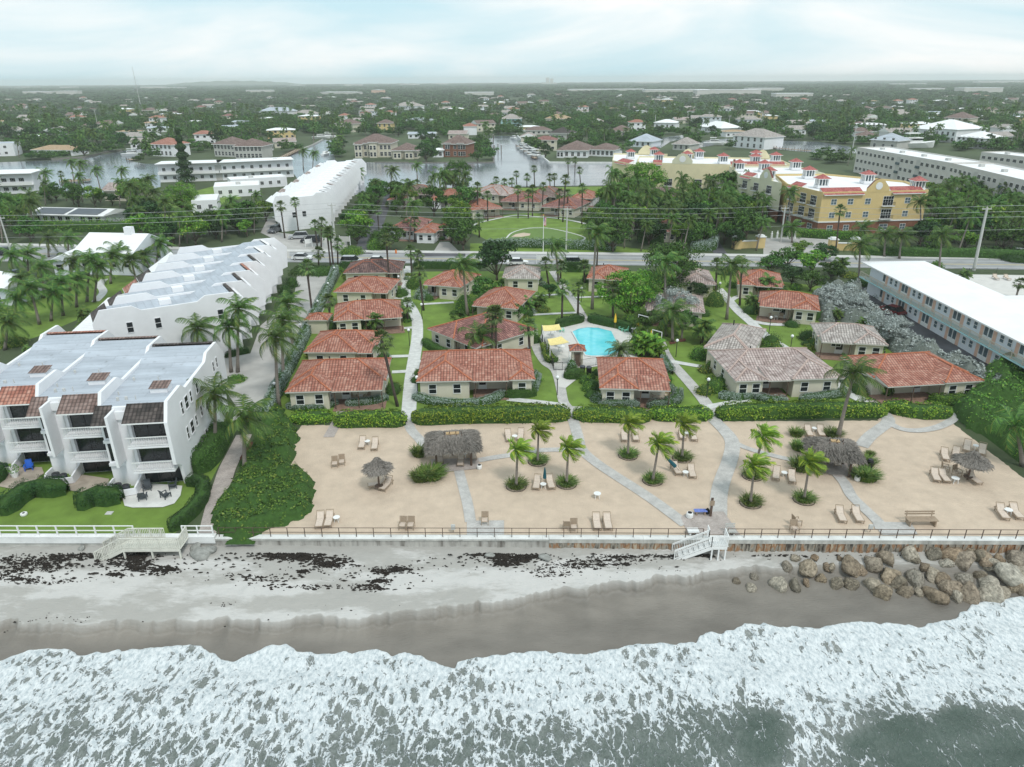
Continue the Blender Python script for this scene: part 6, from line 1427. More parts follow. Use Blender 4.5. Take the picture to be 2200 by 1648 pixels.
def bench(label,px,py,w,m,d=.5,h=.45,back=False,legm=None,rz=0,name='bench'):
 x,y=G(px,py);t=thing(name,label,'bench',(x,y,.04),rz);b=MB()
 for k in range(4):b.box(-w/2,-d/2+k*d/4,h-.05,w/2,-d/2+(k+1)*d/4-.02,h)
 b.build('seat',m,t)
 for s in(-1,1):b=MB();b.box(s*(w/2-.2)-.05,-d/2+.03,0,s*(w/2-.2)+.05,d/2-.03,h-.051);b.build('leg',legm or m,t)
 if back:b=MB();b.bar((-w/2,d/2+.05,h+.22),(w/2,d/2+.05,h+.22),.04,.14);b.bar((-w/2,d/2+.1,h+.42),(w/2,d/2+.1,h+.42),.04,.14);[b.bar((s*(w/2-.2),d/2,.2),(s*(w/2-.2),d/2+.12,h+.5),.06)for s in(-1,1)];b.build('backrest',m,t)
mat('blue_paint',(.16,.22,.55),.7,.3,4)
bench('blue and white slatted bench beside the wooden post',1504,1106,1.15,'blue_paint',legm='tan_wood');bench('white chest bench on the seawall left of the beach stairs',1488,1150,.95,'white_paint',.7,.5);bench('grey slatted bench on the seawall right of the beach stairs',1569,1150,.85,'grey_wall',.55,.45,True)
bench('long weathered wooden picnic bench near the railing on the right',1977,1128,2.6,'tan_wood',.8,.62,True,name='picnic_bench')
x,y=G(1526,1110);t=thing('shower_post','brown wooden post with box and shower head at the top of the stairs','post',(x,y,.03));b=MB();b.box(-.09,-.09,0,.09,.09,1.9);b.build('post','brown_wood',t);b=MB();b.box(-.2,-.14,1.2,.2,-.092,1.7);b.build('box','tan_wood',t);b=MB();b.bar((0,0,1.9),(0,-.3,2.1),.05);b.build('shower_head','dark_metal',t)
x,y=G(1519,1105);t=thing('rubbish_bag','black bag hanging between the blue bench and the post','bag',(x,y,.04));b=MB();b.lathe((0,0,0),[(.12,0),(.24,.15),(.22,.4),(.1,.55),(.05,.62)],9);b.build('bag','black_rubber',t,True)
for k,(px,lab)in enumerate(((974,'small grey metal box on the railing left of the paved pad'),(1868,'small white metal box on the railing right of the stairs'))):
 x,y=G(px,1146);t=thing('railing_box',lab,'box',(x,y,.13));b=MB();b.box(-.18,-.08,.3,.18,.08,.75);b.build('box','pole_concrete',t);b=MB();b.box(-.02,-.02,0,.02,.02,.299);b.build('stem','rail_metal',t)
x,y=G(1867,1006);t=thing('litter_bin','black litter bin behind the right shelter','bin',(x,y,.02));b=MB();b.lathe((0,0,0),[(.28,0),(.32,.8),(.2,.95)],12);b.build('body','black_rubber',t);b=MB();b.cyl(0,0,.951,1.0,.24,n=12);b.build('lid','dark_metal',t)
x,y=G(52,1107);t=thing('garden_light','round white drum lying on the grass by the left hedge','garden light',(x,y,.01));b=MB();b.lathe((0,0,0),[(.26,0),(.3,.1),(.28,.22)],14);b.build('drum','white_paint',t);b=MB();b.box(-.08,-.08,.221,.08,.08,.27);b.build('lens','dark_metal',t)
x,y=G(235,1103);t=thing('utility_cover','small pale rectangular cover in the townhouse lawn','cover',(x,y,.01));b=MB();b.box(-.3,-.25,0,.3,.25,.06);b.build('plate','pole_concrete',t)
def adirondack(label,px,py,rz,m,grp=None):
 x,y=G(px,py);t=thing('adirondack_chair',label,'garden chair',(x,y,.03),R(rz),grp);b=MB();b.bar((0,-.3,.38),(0,.25,.27),.6,.04);b.build('seat',m,t)
 b=MB();b.bar((0,.2,.25),(0,.48,1.0),.58,.04);b.build('backrest',m,t)
 for s in(-1,1):b=MB();b.bar((s*.36,-.35,.56),(s*.36,.35,.56),.13,.03);b.bar((s*.33,-.32,0),(s*.33,-.32,.55),.07);b.bar((s*.33,.32,0),(s*.33,.3,.55),.07);b.build('armrest',m,t)
adirondack('front left dark grey garden chair on the white townhouse patio',308,1074,200,'grey_plastic');adirondack('front right dark grey garden chair on the white townhouse patio',357,1070,150,'grey_plastic')
adirondack('back left dark grey garden chair by the glass doors of the white patio',318,1054,20,'grey_plastic');adirondack('back right dark grey garden chair by the wall of the white patio',372,1050,-60,'grey_plastic')
adirondack('bright blue garden chair on the tan patio at the far left',64,1010,25,'blue_plastic')
def planter(label,px,py,s=1.):
 x,y=G(px,py);t=thing('planter',label,'planter',(x,y,.02));b=MB();b.lathe((0,0,0),[(.22*s,0),(.32*s,.5*s)],12);b.build('pot','white_paint',t)
 r=rng(int(px));P=unit(r.normal(size=(160,3)))*[.42*s,.42*s,.35*s]+[0,0,.8*s];v,f=cards(P,.16,r);np_obj('plant',v,f,'leaf_bright',t)
planter('white pot with leafy plant beside the blue chair',34,1026,1.2)
def mk_lamp():
 t=thing('garden_lamp','lamp','lamp post');b=MB();b.cyl(0,0,0,1.9,.05,.04,8);b.cyl(0,0,1.9,1.98,.10,.12,10);b.build('post','dark_metal',t);b=MB();b.ball((0,0,2.15),.19,14);b.build('globe','globe',t,True);return Proto(t)
LMP=mk_lamp()
for px,py,lab in((880,743,'globe lamp on the lawn left of the white path, above the leaning palm'),(898,850,'globe lamp at the corner of the silver hedge beside the white path'),(1197,850,'globe lamp on the strip of lawn right of the middle cottage'),(1136,782,'globe lamp beside the cabbage palm left of the pool'),(1452,767,'globe lamp on the lawn right of the pool plants'),(1518,855,'globe lamp beside the bushes left of the pinkish-grey cottage'),(1834,836,'globe lamp between the two right-hand front cottages'),(1697,757,'globe lamp behind the pinkish-grey roof'),(1652,715,'globe lamp in front of the third-row red cottage'),(907,685,'globe lamp on the lawn right of the white path bend'),(858,622,'globe lamp beside the fourth cottage on the left'),(1243,680,'globe lamp by the centre path above the pool gate'),(1249,648,'globe lamp on the centre lawn right of the path'),(1544,637,'globe lamp at the top of the right path')):
 x,y=G(px,py);LMP.put((x,y,0),0,lab,None,1.15)
for px,py,lab in((586,850,'first'),(613,775,'second'),(640,718,'third'),(677,665,'fourth'),(699,625,'fifth'),(712,590,'sixth')):
 x,y=G(px+8,py+8);LMP.put((x,y,0),0,lab+' globe lamp along the silver hedge, counted from the sea')
def mk_tuft_palm():pass
def pool():
 P=[(1230,715),(1243,709),(1262,706),(1285,707),(1300,711),(1313,714),(1325,738),(1334,752),(1327,760),(1300,767),(1270,767),(1258,765)]
 deck=[(1168,705),(1200,702),(1230,693),(1262,690),(1300,692),(1325,698),(1352,712),(1362,730),(1380,752),(1370,765),(1370,775),(1270,790),(1238,792),(1195,792),(1172,760),(1160,728)]
 sheet('pool_deck',deck,'pool_deck');sheet('pool_deck',[(1195,792),(1238,790),(1240,815),(1215,835),(1200,832)],'pool_deck')
 W_=[np.array(G(*p))for p in P];c=np.mean(W_,0);t=thing('swimming_pool','turquoise swimming pool with rounded end inside the pale deck','pool',(c[0],c[1],0))
 b=MB();Q=[tuple(w-c)for w in W_];a=sum(Q[i][0]*Q[(i+1)%len(Q)][1]-Q[(i+1)%len(Q)][0]*Q[i][1]for i in range(len(Q)));Q=Q if a>0 else Q[::-1]
 b.poly([(x,y,.20)for x,y in Q]);b.build('water','pool_water',t);b=MB()
 O=[tuple(np.array(q)*1.0+np.array(q)/np.linalg.norm(q)*.35)for q in Q]
 for i in range(len(Q)):
  j=(i+1)%len(Q);b.poly([(*Q[i],.22),(*O[i],.22),(*O[j],.22),(*Q[j],.22)][::-1]);b.poly([(*O[i],.0),(*O[j],.0),(*O[j],.22),(*O[i],.22)])
 b.build('coping','concrete_path',t)
m,n,l,b=nodes_of('pool_water',.12,.5);t=n.new('ShaderNodeTexCoord');z=n.new('ShaderNodeTexVoronoi');z.feature='SMOOTH_F1';z.inputs['Scale'].default_value=1.1;l.new(t.outputs['Object'],z.inputs['Vector']);r_=n.new('ShaderNodeValToRGB');r_.color_ramp.elements[0].color=(.10,.60,.70,1);r_.color_ramp.elements[1].color=(.22,.74,.78,1);l.new(z.outputs['Distance'],r_.inputs[0]);l.new(r_.outputs[0],b.inputs['Base Color'])
pool()
def fence(label,pts,h=1.2):
 P=[G(*p)for p in pts];o=P[0];t=thing('pool_fence',label,'fence',(o[0],o[1],.05));b=MB();n_=0
 for i in range(len(P)-1):
  a=np.array(P[i])-o;c=np.array(P[i+1])-o;L=np.linalg.norm(c-a)
  for z in(.1,h-.05):b.bar((*a,z),(*c,z),.03)
  for k in range(int(L/.13)):q=a+(c-a)*k*.13/L;b.bar((*q,.1),(*q,h-.05),.014)
  q=MB();q.bar((*a,0),(*a,h+.05),.05);q.build('post','dark_metal',t)
 b.build('bars','dark_metal',t)
fence('black picket fence along the left side of the pool deck',[(1208,797),(1190,796),(1180,770),(1165,735),(1163,712)]);fence('black picket fence and gate across the front of the pool',[(1190,796),(1218,796),(1236,793)]);fence('black picket fence between gatehouse and the cottage before the pool',[(1249,790),(1280,786),(1300,782)]);fence('black picket fence curving behind the pool',[(1200,700),(1235,691),(1256,687),(1275,690),(1310,695),(1345,705),(1362,722)])
def canopy(label,corners,z=2.5,m='yellow_cloth'):
 P=[G(*p,z)for p in corners];o=P[0];t=thing('shade_canopy',label,'canopy',(o[0],o[1],0));Q=[(p[0]-o[0],p[1]-o[1])for p in P];b=MB();cc=np.mean(Q,0);n_=6
 for i in range(4):
  a,c=np.array(Q[i]),np.array(Q[(i+1)%4])
  for k in range(n_):
   u,v=k/n_,(k+1)/n_;p,q=a+(c-a)*u,a+(c-a)*v;b.poly([(*p,z-.08*math.sin(math.pi*u)),(*q,z-.08*math.sin(math.pi*v)),(*cc,z-.25)]);b.poly([(*q,z-.03-.08*math.sin(math.pi*v)),(*p,z-.03-.08*math.sin(math.pi*u)),(*cc,z-.28)])
 b.build('cloth',m,t)
 for q in Q:b=MB();b.box(q[0]-.05,q[1]-.05,0,q[0]+.05,q[1]+.05,z);b.build('post','white_paint',t)
canopy('back yellow shade canopy at the pool corner',[(1168,711),(1207,708),(1201,696),(1165,699)]);canopy('front yellow shade canopy over the pool dining table',[(1182,742),(1223,735),(1206,722),(1176,728)])
for k,(px,py,lab)in enumerate(((1321,707,'closed yellow umbrella near the mint chairs behind the pool'),(1369,716,'closed yellow umbrella over the white table at the pool corner'),(1397,745,'closed yellow umbrella rising from the big-leaved plants'))):umbrella(lab,(px,py),None,'strong_yellow',h=2.5,rr=.20)
for k,(px,py)in enumerate(((1331,704),(1336,711),(1343,714))):adirondack(('left','middle','right')[k]+' mint green pool chair of three in a row',px,py,-60,'mint_plastic')
adirondack('mint green pool chair beside the back canopy',1207,714,90,'mint_plastic')
TBL.put((*G(1187,722),.06),0,'round white table under the back yellow canopy',None,1.8);TBL.put((*G(1205,757),.06),0,'round white dining table in front of the front yellow canopy',None,1.9);TBL.put((*G(1362,716),.06),0,'white table at the far right corner of the pool',None,1.6);TBL.put((*G(1198,746),.06),0,'round table beneath the front yellow canopy',None,1.3)
def frame_arch(label,a,c,h=2.5):
 A=np.array(G(*a));C=np.array(G(*c));t=thing('white_frame',label,'frame',(A[0],A[1],0));d=C-A
 for q in((0,0),tuple(d)):b=MB();b.box(q[0]-.05,q[1]-.05,0,q[0]+.05,q[1]+.05,h-.101);b.build('post','white_paint',t)
 b=MB();b.bar((-d[0]*.02,0,h-.05),(d[0],d[1],h-.05),.1);b.build('beam','white_paint',t)
frame_arch('white metal frame behind the closed umbrella at the pool corner',(1370,708),(1391,714));frame_arch('white metal frame above the big-leaved plants right of the pool',(1400,735),(1420,741),2.)
for k,(px,py,lab)in enumerate(((1251,803,'left black wheeled bin beside the cottage before the pool'),(1265,805,'right black wheeled bin against the cottage wall'))):
 x,y=G(px,py);t=thing('wheeled_bin',lab,'bin',(x,y,.02));b=MB();b.lathe((0,0,0),[(.30,0),(.36,1.0)],4*3);b.build('body','black_rubber',t);b=MB();b.lathe((0,0,1.0),[(.38,0),(.36,.10),(.1,.16)],12);b.build('lid','grey_plastic',t)
def porchset(px,py,lab):
 x,y=G(px,py);CHR.put((x-.7,y,.1),R(30),lab+', left of the table');CHR.put((x+.8,y,.1),R(-25),lab+', right of the table');TBL.put((x,y+.1,.1),0,lab.replace('patio chair','little patio table'),None,1.2)
porchset(775,860,'patio chair on the porch of the leftmost front cottage');porchset(1415,856,'patio chair on the porch of the cottage before the pool');porchset(1560,772,'patio chair before the grey cottage right of the pool');porchset(1812,757,'patio chair on the patio of the second-row grey cottage');porchset(1666,688,'patio chair on the porch of the third-row red cottage')
lounger((1770,738),(1769,757),'lounger standing on the brick patio of the second-row grey cottage',z=.1)
def person():
 px,py=2062,690;x,y=G(px,py,2.82);t=thing('person','person in dark clothes standing on the motel gallery','person',(x,y,2.82),R(-60))
 me=bpy.data.meshes.new('body');V=[(0,0,.95),(0,0,1.2),(0,0,1.42),(0,0,1.52),(0,.01,1.62),(.2,0,1.40),(.27,.03,1.12),(.22,-.12,.92),(-.2,0,1.40),(-.27,.03,1.12),(-.2,-.14,.95),(.1,0,.88),(.12,-.02,.48),(.12,.02,.06),(.12,-.14,.03),(-.1,0,.88),(-.12,-.01,.48),(-.12,.03,.06),(-.12,-.13,.03),(0,0,1.72)]
 E=[(0,1),(1,2),(2,3),(3,4),(2,5),(5,6),(6,7),(2,8),(8,9),(9,10),(0,11),(11,12),(12,13),(13,14),(0,15),(15,16),(16,17),(17,18),(4,19)]
 me.from_pydata(V,E,[]);o=bpy.data.objects.new('body',me);SC.collection.objects.link(o);o.parent=t;o.modifiers.new('s','SKIN');me.materials.append(MATS['skin']);rad=[.14,.15,.15,.06,.10,.07,.045,.035,.07,.045,.035,.10,.07,.05,.04,.10,.07,.05,.04,.08]
 for i,s in enumerate(rad):me.skin_vertices[0].data[i].radius=(s,s*.8);
 me.skin_vertices[0].data[0].use_root=True;o.modifiers.new('d','SUBSURF').levels=1
 b=MB();b.lathe((0,0,0),[(.17,.86),(.19,1.1),(.20,1.35),(.11,1.47)],12);b.build('shirt','grey_plastic',t,True);b=MB();b.ball((0,.03,1.70),.115,10,sz=.9);b.build('hair','trunk_dark',t,True)
mat('skin',(.45,.28,.20),.6,.05,3)
person()
x,y=G(1996,698);t=thing('laundry_cart','black and white bin cart standing against the motel wall','bin',(x,y,.0),R(-60));b=MB();b.box(-.6,-.5,.15,0,.5,1.35);b.build('dark_bin','black_rubber',t);b=MB();b.box(.02,-.5,.15,.62,.5,1.2);b.build('white_bin','white_paint',t)
for q in((-.45,-.4),(-.45,.4),(.45,-.4),(.45,.4)):b=MB();b.tube([(q[0]-.03,q[1],.08),(q[0]+.03,q[1],.08)],.08,8);b.build('wheel','black_rubber',t)
def mk_car(m,suv=False):
 t=thing('parked_car','car','car');L,w=(4.8,1.9)if suv else(4.5,1.8);h1=.95 if suv else.82;h2=1.72 if suv else 1.42;b=MB()
 prof=[(-L/2,.32),(-L/2,.62),(-L/2+.25,h1-.08),(-L/2+1.05,h1),(L/2-.5,h1),(L/2-.05,h1-.12),(L/2,.5),(L/2-.05,.30)]
 for s in(-1,1):pass
 A=[(x,-w/2,z)for x,z in prof];B=[(x,w/2,z)for x,z in prof];b.poly(A);b.poly(B[::-1])
 for i in range(len(prof)):j=(i+1)%len(prof);b.poly([A[j],A[i],B[i],B[j]])
 c0,c1,c2,c3=(-L/2+1.05,-L/2+1.75,L/2-(.45 if suv else 1.15),L/2-(.12 if suv else.45))
 b.poly([(c1,-w/2+.2,h2),(c2,-w/2+.2,h2),(c2,w/2-.2,h2),(c1,w/2-.2,h2)]);b.build('body',m,t)
 b=MB();lo=[(c0,-w/2+.06,h1-.001),(c3,-w/2+.06,h1-.001),(c3,w/2-.06,h1-.001),(c0,w/2-.06,h1-.001)];hi=[(c1,-w/2+.2,h2-.01),(c2,-w/2+.2,h2-.01),(c2,w/2-.2,h2-.01),(c1,w/2-.2,h2-.01)]
 for i in range(4):j=(i+1)%4;b.poly([lo[i],lo[j],hi[j],hi[i]])
 b.build('windows','glass',t)
 for x in(-L/2+.85,L/2-.85):
  for y in(-w/2,w/2-.22):b=MB();b.tube([(x,y,.33),(x,y+.22,.33)],.34,14);q=b.build('wheel','black_rubber',t);b=MB();yy=y-.012 if y<0 else y+.215;b.tube([(x,yy,.33),(x,yy+.02,.33)],.2,10);b.build('rim','pole_concrete',q)
 for y in(-w/2+.15,w/2-.45):b=MB();b.box(-L/2-.02,y,.6,-L/2+.03,y+.3,.74);b.build('headlight','globe',t)
 return t
def car(label,px,py,rz,m,suv=False):t=mk_car(m,suv);x,y=G(px,py);t.location=(x,y,.03+(.02));t.rotation_euler=(0,0,R(rz));t['label']=label
car('white saloon car waiting at the mouth of the townhouse driveway',650,558,176,'car_white');car('black four-wheel drive car parked in front of the third townhouse row',668,521,8,'car_black',True);car('silver car parked behind the black four-wheel drive',642,513,12,'car_silver',True)
car('grey car parked by the corner of the third townhouse row',592,499,75,'car_grey',True);car('dark red car parked under the motel gallery',1914,674,-62,'car_red');car('black car at the seaward end of the motel lane',2190,800,-30,'car_black')
car('dark car on the coast road at the far left behind a palm',12,548,3,'car_black',True);car('navy car parked at the white house on the far left',30,596,60,'car_navy');car('white car passing on the coast road behind the dark-roofed cottage',812,565,178,'car_white');car('white van on the coast road right behind the black roof',757,567,178,'car_silver',True)
car('white car behind the hedge by the road left of the centre path',1112,569,180,'car_white');car('silver car behind the dark hedge right of the centre path',1235,569,180,'car_silver',True);car('dark car among the palms at the condominium entrance lane',1995,528,5,'car_grey',True);car('silver car on the condominium lane at the far right',2185,548,20,'car_silver')
POLES=[]
def upole(label,base,top,r=.19,arms=1):
 x,y=G(*base);xx,z=at_depth(*top,y);t=thing('utility_pole',label,'utility pole',(x,y,0));dx_=xx-x;b=MB();b.tube([(0,0,-.2),(dx_,0,z)],[r*1.25,r*.8],8);b.build('pole','pole_concrete',t)
 b=MB();b.box(dx_-.9,-.1,z-.35,dx_+.9,.08,z-.2);b.build('crossarm','pole_concrete',t)
 for q in(-.8,.8,0):b=MB();b.cyl(dx_+q,0,z-.19 if q else z+.01,z+.05 if q else z+.3,.07,.05,6);b.build('insulator','grey_wall',t)
 POLES.append((xx,y,z));return t
upole('grey concrete utility pole at the far left edge behind the road',(30,562),(0,466),.17);upole('thick grey concrete utility pole right of the parked black car',(722,542),(712,439),.24);upole('slim grey utility pole beside the golf green',(1216,538),(1219,447),.16)
upole('pale tapering utility pole at the condominium drive',(1677,520),(1687,445),.2);upole('tall leaning grey utility pole on the coast road at right',(2092,581),(2121,446),.26)
def wire(label,pts,sag=.5,r=.035):
 for i in range(1):
  b=MB();Q=[]
  for k in range(len(pts)-1):
   a,c=V3(pts[k]),V3(pts[k+1])
   for s in np.linspace(0,1,9)[:-1]:q=a*(1-s)+c*s;q[2]-=sag*4*s*(1-s);Q.append(q)
  Q.append(V3(pts[-1]));o=Q[0].copy();b.tube([q-o for q in Q],r,4);w=b.build('power_line','wire',None,loc=tuple(o));tag(w,label,'power line','power lines along the coast road')
E0=(-230.,160.,13.2);E1=(200.,150.,14.)
for k,(dz,dy_,lab)in enumerate(((.3,0,'topmost power line strung along the coast road'),(-.9,.2,'second power line below the topmost one'),(-1.9,.1,'third power line along the coast road'),(-4.4,.0,'lowest and faintest power line along the coast road'))):
 wire(lab,[(E0[0],E0[1],E0[2]+dz)]+[(x,y+dy_,z+dz-(0 if k else 0))for x,y,z in POLES]+[(E1[0],E1[1],E1[2]+dz)],.6,.028 if k<3 else.02)
def flagpole(label,base,top,flag=True):
 x,y=G(*base);_,z=at_depth(*top,y);t=thing('flagpole',label,'flagpole',(x,y,0));b=MB();b.cyl(0,0,0,z,.09,.05,8);b.build('pole','white_paint',t);b=MB();b.ball((0,0,z+.1),.12,8);b.build('finial','strong_yellow',t,True)
 if flag:
  b=MB();H_=1.9
  for k in range(13):
   for j in range(4):u0,u1=-.9+j*.02,0;
   z0=z-.3-(k+1)*H_/13;m_=0 if k%2==0 else 1;xs_=[0,.2,.42,.6];ys_=[0,.12,-.05,.1]
   for j in range(3):mm_=2 if(k<7 and j<1)else m_;b.poly([(xs_[j],ys_[j],z0-.25*xs_[j]),(xs_[j+1],ys_[j+1],z0-.25*xs_[j+1]),(xs_[j+1],ys_[j+1],z0+H_/13-.25*xs_[j+1]),(xs_[j],ys_[j],z0+H_/13-.25*xs_[j])],mm_)
  b.build('flag',['flag_red','white_paint','flag_blue'],t)
mat('flag_red',(.55,.05,.06),.8,.1,2);mat('flag_blue',(.04,.05,.22),.8,.1,2)
flagpole('white flagpole with limp striped flag before the golf green',(1167,541),(1167,463));flagpole('flagpole with striped flag in the trees left of the townhouses',(322,472),(316,431))
def gatewall(label,a,c,h=1.6,m='yellow_stucco'):
 A=np.array(G(*a));C=np.array(G(*c));d=C-A;L=np.linalg.norm(d);t=thing('entrance_wall',label,'wall',(A[0],A[1],0),math.atan2(d[1],d[0]));b=MB();b.box(.8,-.2,-.05,L-.8,.2,h);b.build('panel',m,t)
 for x in(0,L):b=MB();b.box(x-.8,-.8,-.05,x+.8,.8,h+.9);q=b.build('pillar',m,t);b=MB();b.box(x-.95,-.95,h+.9,x+.95,.95,h+1.1);b.box(x-.6,-.6,h+1.101,x+.6,.6,h+1.4);b.build('cap','white_paint',q)
 b=MB();b.box(.8,-.3,h+.001,L-.8,.3,h+.18);b.build('coping','white_paint',t)
gatewall('low yellow entrance wall with white capped pillars right of the drive',(1787,538),(1835,538));gatewall('low yellow entrance wall with pillars left of the condominium drive',(1582,534),(1632,532))
for k,(px,py)in enumerate(((1657,513),(1669,512),(1693,512),(1707,513))):x,y=G(px,py);t=thing('bollard',('first','second','third','fourth')[k]+' white bollard from the left at the condominium turning circle','bollard',(x,y,0));b=MB();b.lathe((0,0,0),[(.28,0),(.22,1.2),(.3,1.25),(.05,1.6)],10);b.build('shaft','white_paint',t);b=MB();b.ball((0,0,1.7),.16,8);b.build('knob','white_paint',t)
def signboard(label,px,py,w,h,rz=0,m='white_paint'):
 x,y=G(px,py);t=thing('sign',label,'sign',(x,y,0),R(rz));b=MB();b.box(-w/2,-.06,.9,w/2,.06,.9+h);b.build('panel',m,t)
 for s in(-1,1):b=MB();b.box(s*w/2-.06,-.08,0,s*w/2+.06,.08,1.1+h);b.build('post','white_paint',t)
signboard('white entrance sign on the island by the third townhouse row',664,531,1.6,1.0,30);signboard('grey street sign board left of the dark lane',742,527,2.6,1.2,-10,'grey_wall');signboard('pair of white road signs at the start of the centre path',1163,567,2.0,.9,0)
x,y=G(851,545);t=thing('fire_hydrant','orange fire hydrant beside the coast road','hydrant',(x,y,.1));b=MB();b.lathe((0,0,0),[(.2,0),(.16,.5),(.19,.6),(.08,.8)],10);b.build('barrel','orange',t);b=MB();b.tube([(-.25,0,.45),(.25,0,.45)],.07,8);b.build('outlet','orange',t)
fence('pale metal fence of the motel pool terrace',[(2012,590),(2080,588),(2140,588),(2205,590),(2290,593)],1.1)
lounger((2140,596),(2142,603),'white-looking lounger on the motel pool terrace, left one',z=.1);lounger((2165,597),(2168,604),'lounger on the motel pool terrace, right one',z=.1)
mat('silver_body',(.16,.18,.16),.95,.3,3)
#planting of the colony
HD=hedge
HD('seagrape_hedge',[(640,905),(700,903)],2.2,1.1,'leaf_grape','short seagrape hedge at the left end of the row, before the leftmost cottage',leaf=.24,dens=42,rag=.2,seed=2)
HD('seagrape_hedge',[(735,912),(800,910),(858,911)],2.4,1.5,'leaf_grape','thick bright seagrape hedge between the brown brick path and the white path',leaf=.24,dens=42,rag=.16,seed=3)
HD('seagrape_hedge',[(905,905),(1000,901),(1100,900),(1205,898)],2.8,1.5,'leaf_grape','longest bright seagrape hedge, right of the white path',leaf=.24,dens=40,rag=.16,seed=4)
HD('seagrape_hedge',[(1250,898),(1300,899),(1378,902)],2.7,1.3,'leaf_grape','bright seagrape hedge in front of the cottage before the pool',leaf=.24,dens=42,rag=.14,seed=5)
HD('seagrape_hedge',[(1410,897),(1460,898),(1512,897)],2.5,1.2,'leaf_grape','short bright seagrape hedge left of the right-hand path',leaf=.24,dens=42,rag=.14,seed=6)
HD('seagrape_hedge',[(1555,896),(1650,892),(1780,889),(1885,890)],2.6,1.4,'leaf_grape','long bright seagrape hedge in front of the pinkish-grey cottage',leaf=.24,dens=40,rag=.15,seed=7)
HD('seagrape_hedge',[(1915,882),(1970,893),(2025,892)],2.6,1.3,'leaf_grape','short bulging seagrape hedge at the right end of the row',leaf=.24,dens=42,rag=.2,seed=8)
HD('silver_hedge',[(622,878),(660,881),(700,876),(722,870)],1.0,.8,'leaf_silver','low silvery hedge under the two windows of the leftmost front cottage',leaf=.13,dens=110,seed=9)
HD('silver_hedge',[(750,872),(800,868),(828,860)],1.1,.9,'leaf_silver','low silvery hedge before the porch of the leftmost front cottage',leaf=.13,dens=110,seed=10)
HD('silver_hedge',[(893,858),(920,866),(980,874),(1030,872),(1060,862),(1080,852)],1.2,.95,'leaf_silver','curving silvery hedge round the middle front cottage',leaf=.13,dens=100,seed=11)
HD('silver_hedge',[(1148,842),(1156,815)],1.0,1.0,'leaf_silver','short silvery hedge at the right corner of the middle front cottage',leaf=.13,dens=100,seed=12)
HD('clipped_hedge',[(1092,854),(1145,850)],1.3,1.2,'leaf_tree','clipped dark green hedge at the right corner of the middle front cottage',leaf=.12,dens=110,seed=13)
HD('silver_hedge',[(1295,877),(1365,876)],1.4,1.1,'leaf_silver','silvery hedge under the windows of the cottage before the pool',leaf=.13,dens=100,seed=14)
HD('silver_hedge',[(1398,877),(1435,873),(1455,862),(1456,848)],1.4,1.0,'leaf_silver','curving silvery hedge at the porch of the cottage before the pool',leaf=.13,dens=100,seed=15)
HD('silver_hedge',[(1552,856),(1590,858),(1618,852)],1.3,.9,'leaf_silver','silvery hedge below the windows of the pinkish-grey cottage',leaf=.13,dens=100,seed=16)
HD('silver_hedge',[(1630,858),(1655,866),(1682,865)],1.3,.9,'leaf_silver','short silvery hedge at the dark porch of the pinkish-grey cottage',leaf=.13,dens=100,seed=17)
HD('silver_hedge',[(1724,863),(1760,858),(1818,848)],1.3,.95,'leaf_silver','silvery hedge at the right end of the pinkish-grey cottage',leaf=.13,dens=100,seed=18)
HD('green_hedge',[(2005,865),(2040,868),(2075,862)],1.6,1.1,'leaf_bright','green hedge under the windows of the rightmost front cottage',leaf=.16,dens=80,rag=.15,seed=19)
HD('green_hedge',[(1850,812),(1880,832),(1908,850)],1.4,1.1,'leaf_bright','green hedge along the left wall of the rightmost front cottage',leaf=.16,dens=80,rag=.15,seed=20)
HD('boundary_hedge',[(570,905),(590,860),(612,815),(640,760),(668,700),(690,655),(708,620),(722,585)],1.5,1.6,'leaf_silver','long tall silvery hedge dividing the colony from the curving driveway',leaf=.17,dens=60,seed=21,maxn=22000)
HD('green_hedge',[(912,740),(930,752),(958,766)],1.2,1.1,'leaf_tree','clipped green hedge along the wall of the wine-roofed cottage',leaf=.13,dens=100,seed=22)
HD('green_hedge',[(1170,750),(1174,765),(1183,780)],1.2,1.1,'leaf_olive','yellow-green hedge outside the left pool fence',leaf=.15,dens=90,rag=.15,seed=23)
HD('clipped_hedge',[(1200,703),(1222,698),(1248,692)],1.5,1.4,'leaf_deep','dark clipped hedge behind the pool, left of the gate',leaf=.13,dens=90,seed=24)
HD('clipped_hedge',[(1270,692),(1300,699),(1335,706),(1352,712)],1.6,1.4,'leaf_deep','dark clipped hedge behind the pool, right of the gate',leaf=.13,dens=90,seed=25)
HD('clipped_hedge',[(1225,812),(1240,808)],2.3,1.2,'leaf_tree','round-ended clipped hedge beside the path at the pool gatehouse',leaf=.13,dens=100,seed=26)
HD('green_hedge',[(1425,775),(1432,790),(1442,803)],1.1,1.0,'leaf_silver','small silvery hedge between the right path and the pool plants',leaf=.13,dens=100,seed=27)
HD('road_hedge',[(735,576),(800,577),(866,577)],1.2,1.5,'leaf_deep','dark hedge along the road behind the black-roofed cottage',leaf=.18,dens=45,seed=28)
HD('road_hedge',[(893,576),(960,577),(1030,578)],1.2,1.6,'leaf_deep','dark hedge along the road right of the white path',leaf=.18,dens=45,seed=29)
HD('road_hedge',[(1215,583),(1258,584)],1.5,2.2,'leaf_deep','tall dark hedge block along the road right of the centre path',leaf=.18,dens=60,seed=30)
HD('road_hedge',[(1545,590),(1600,592)],1.2,1.6,'leaf_deep','dark hedge along the road right of the small grey-roofed cottage',leaf=.18,dens=45,seed=31)
HD('road_hedge',[(1045,533),(1100,530),(1200,533),(1315,538)],2.2,2.0,'leaf_silver','long silvery hedge between the golf green and the coast road',leaf=.25,dens=24,seed=32)
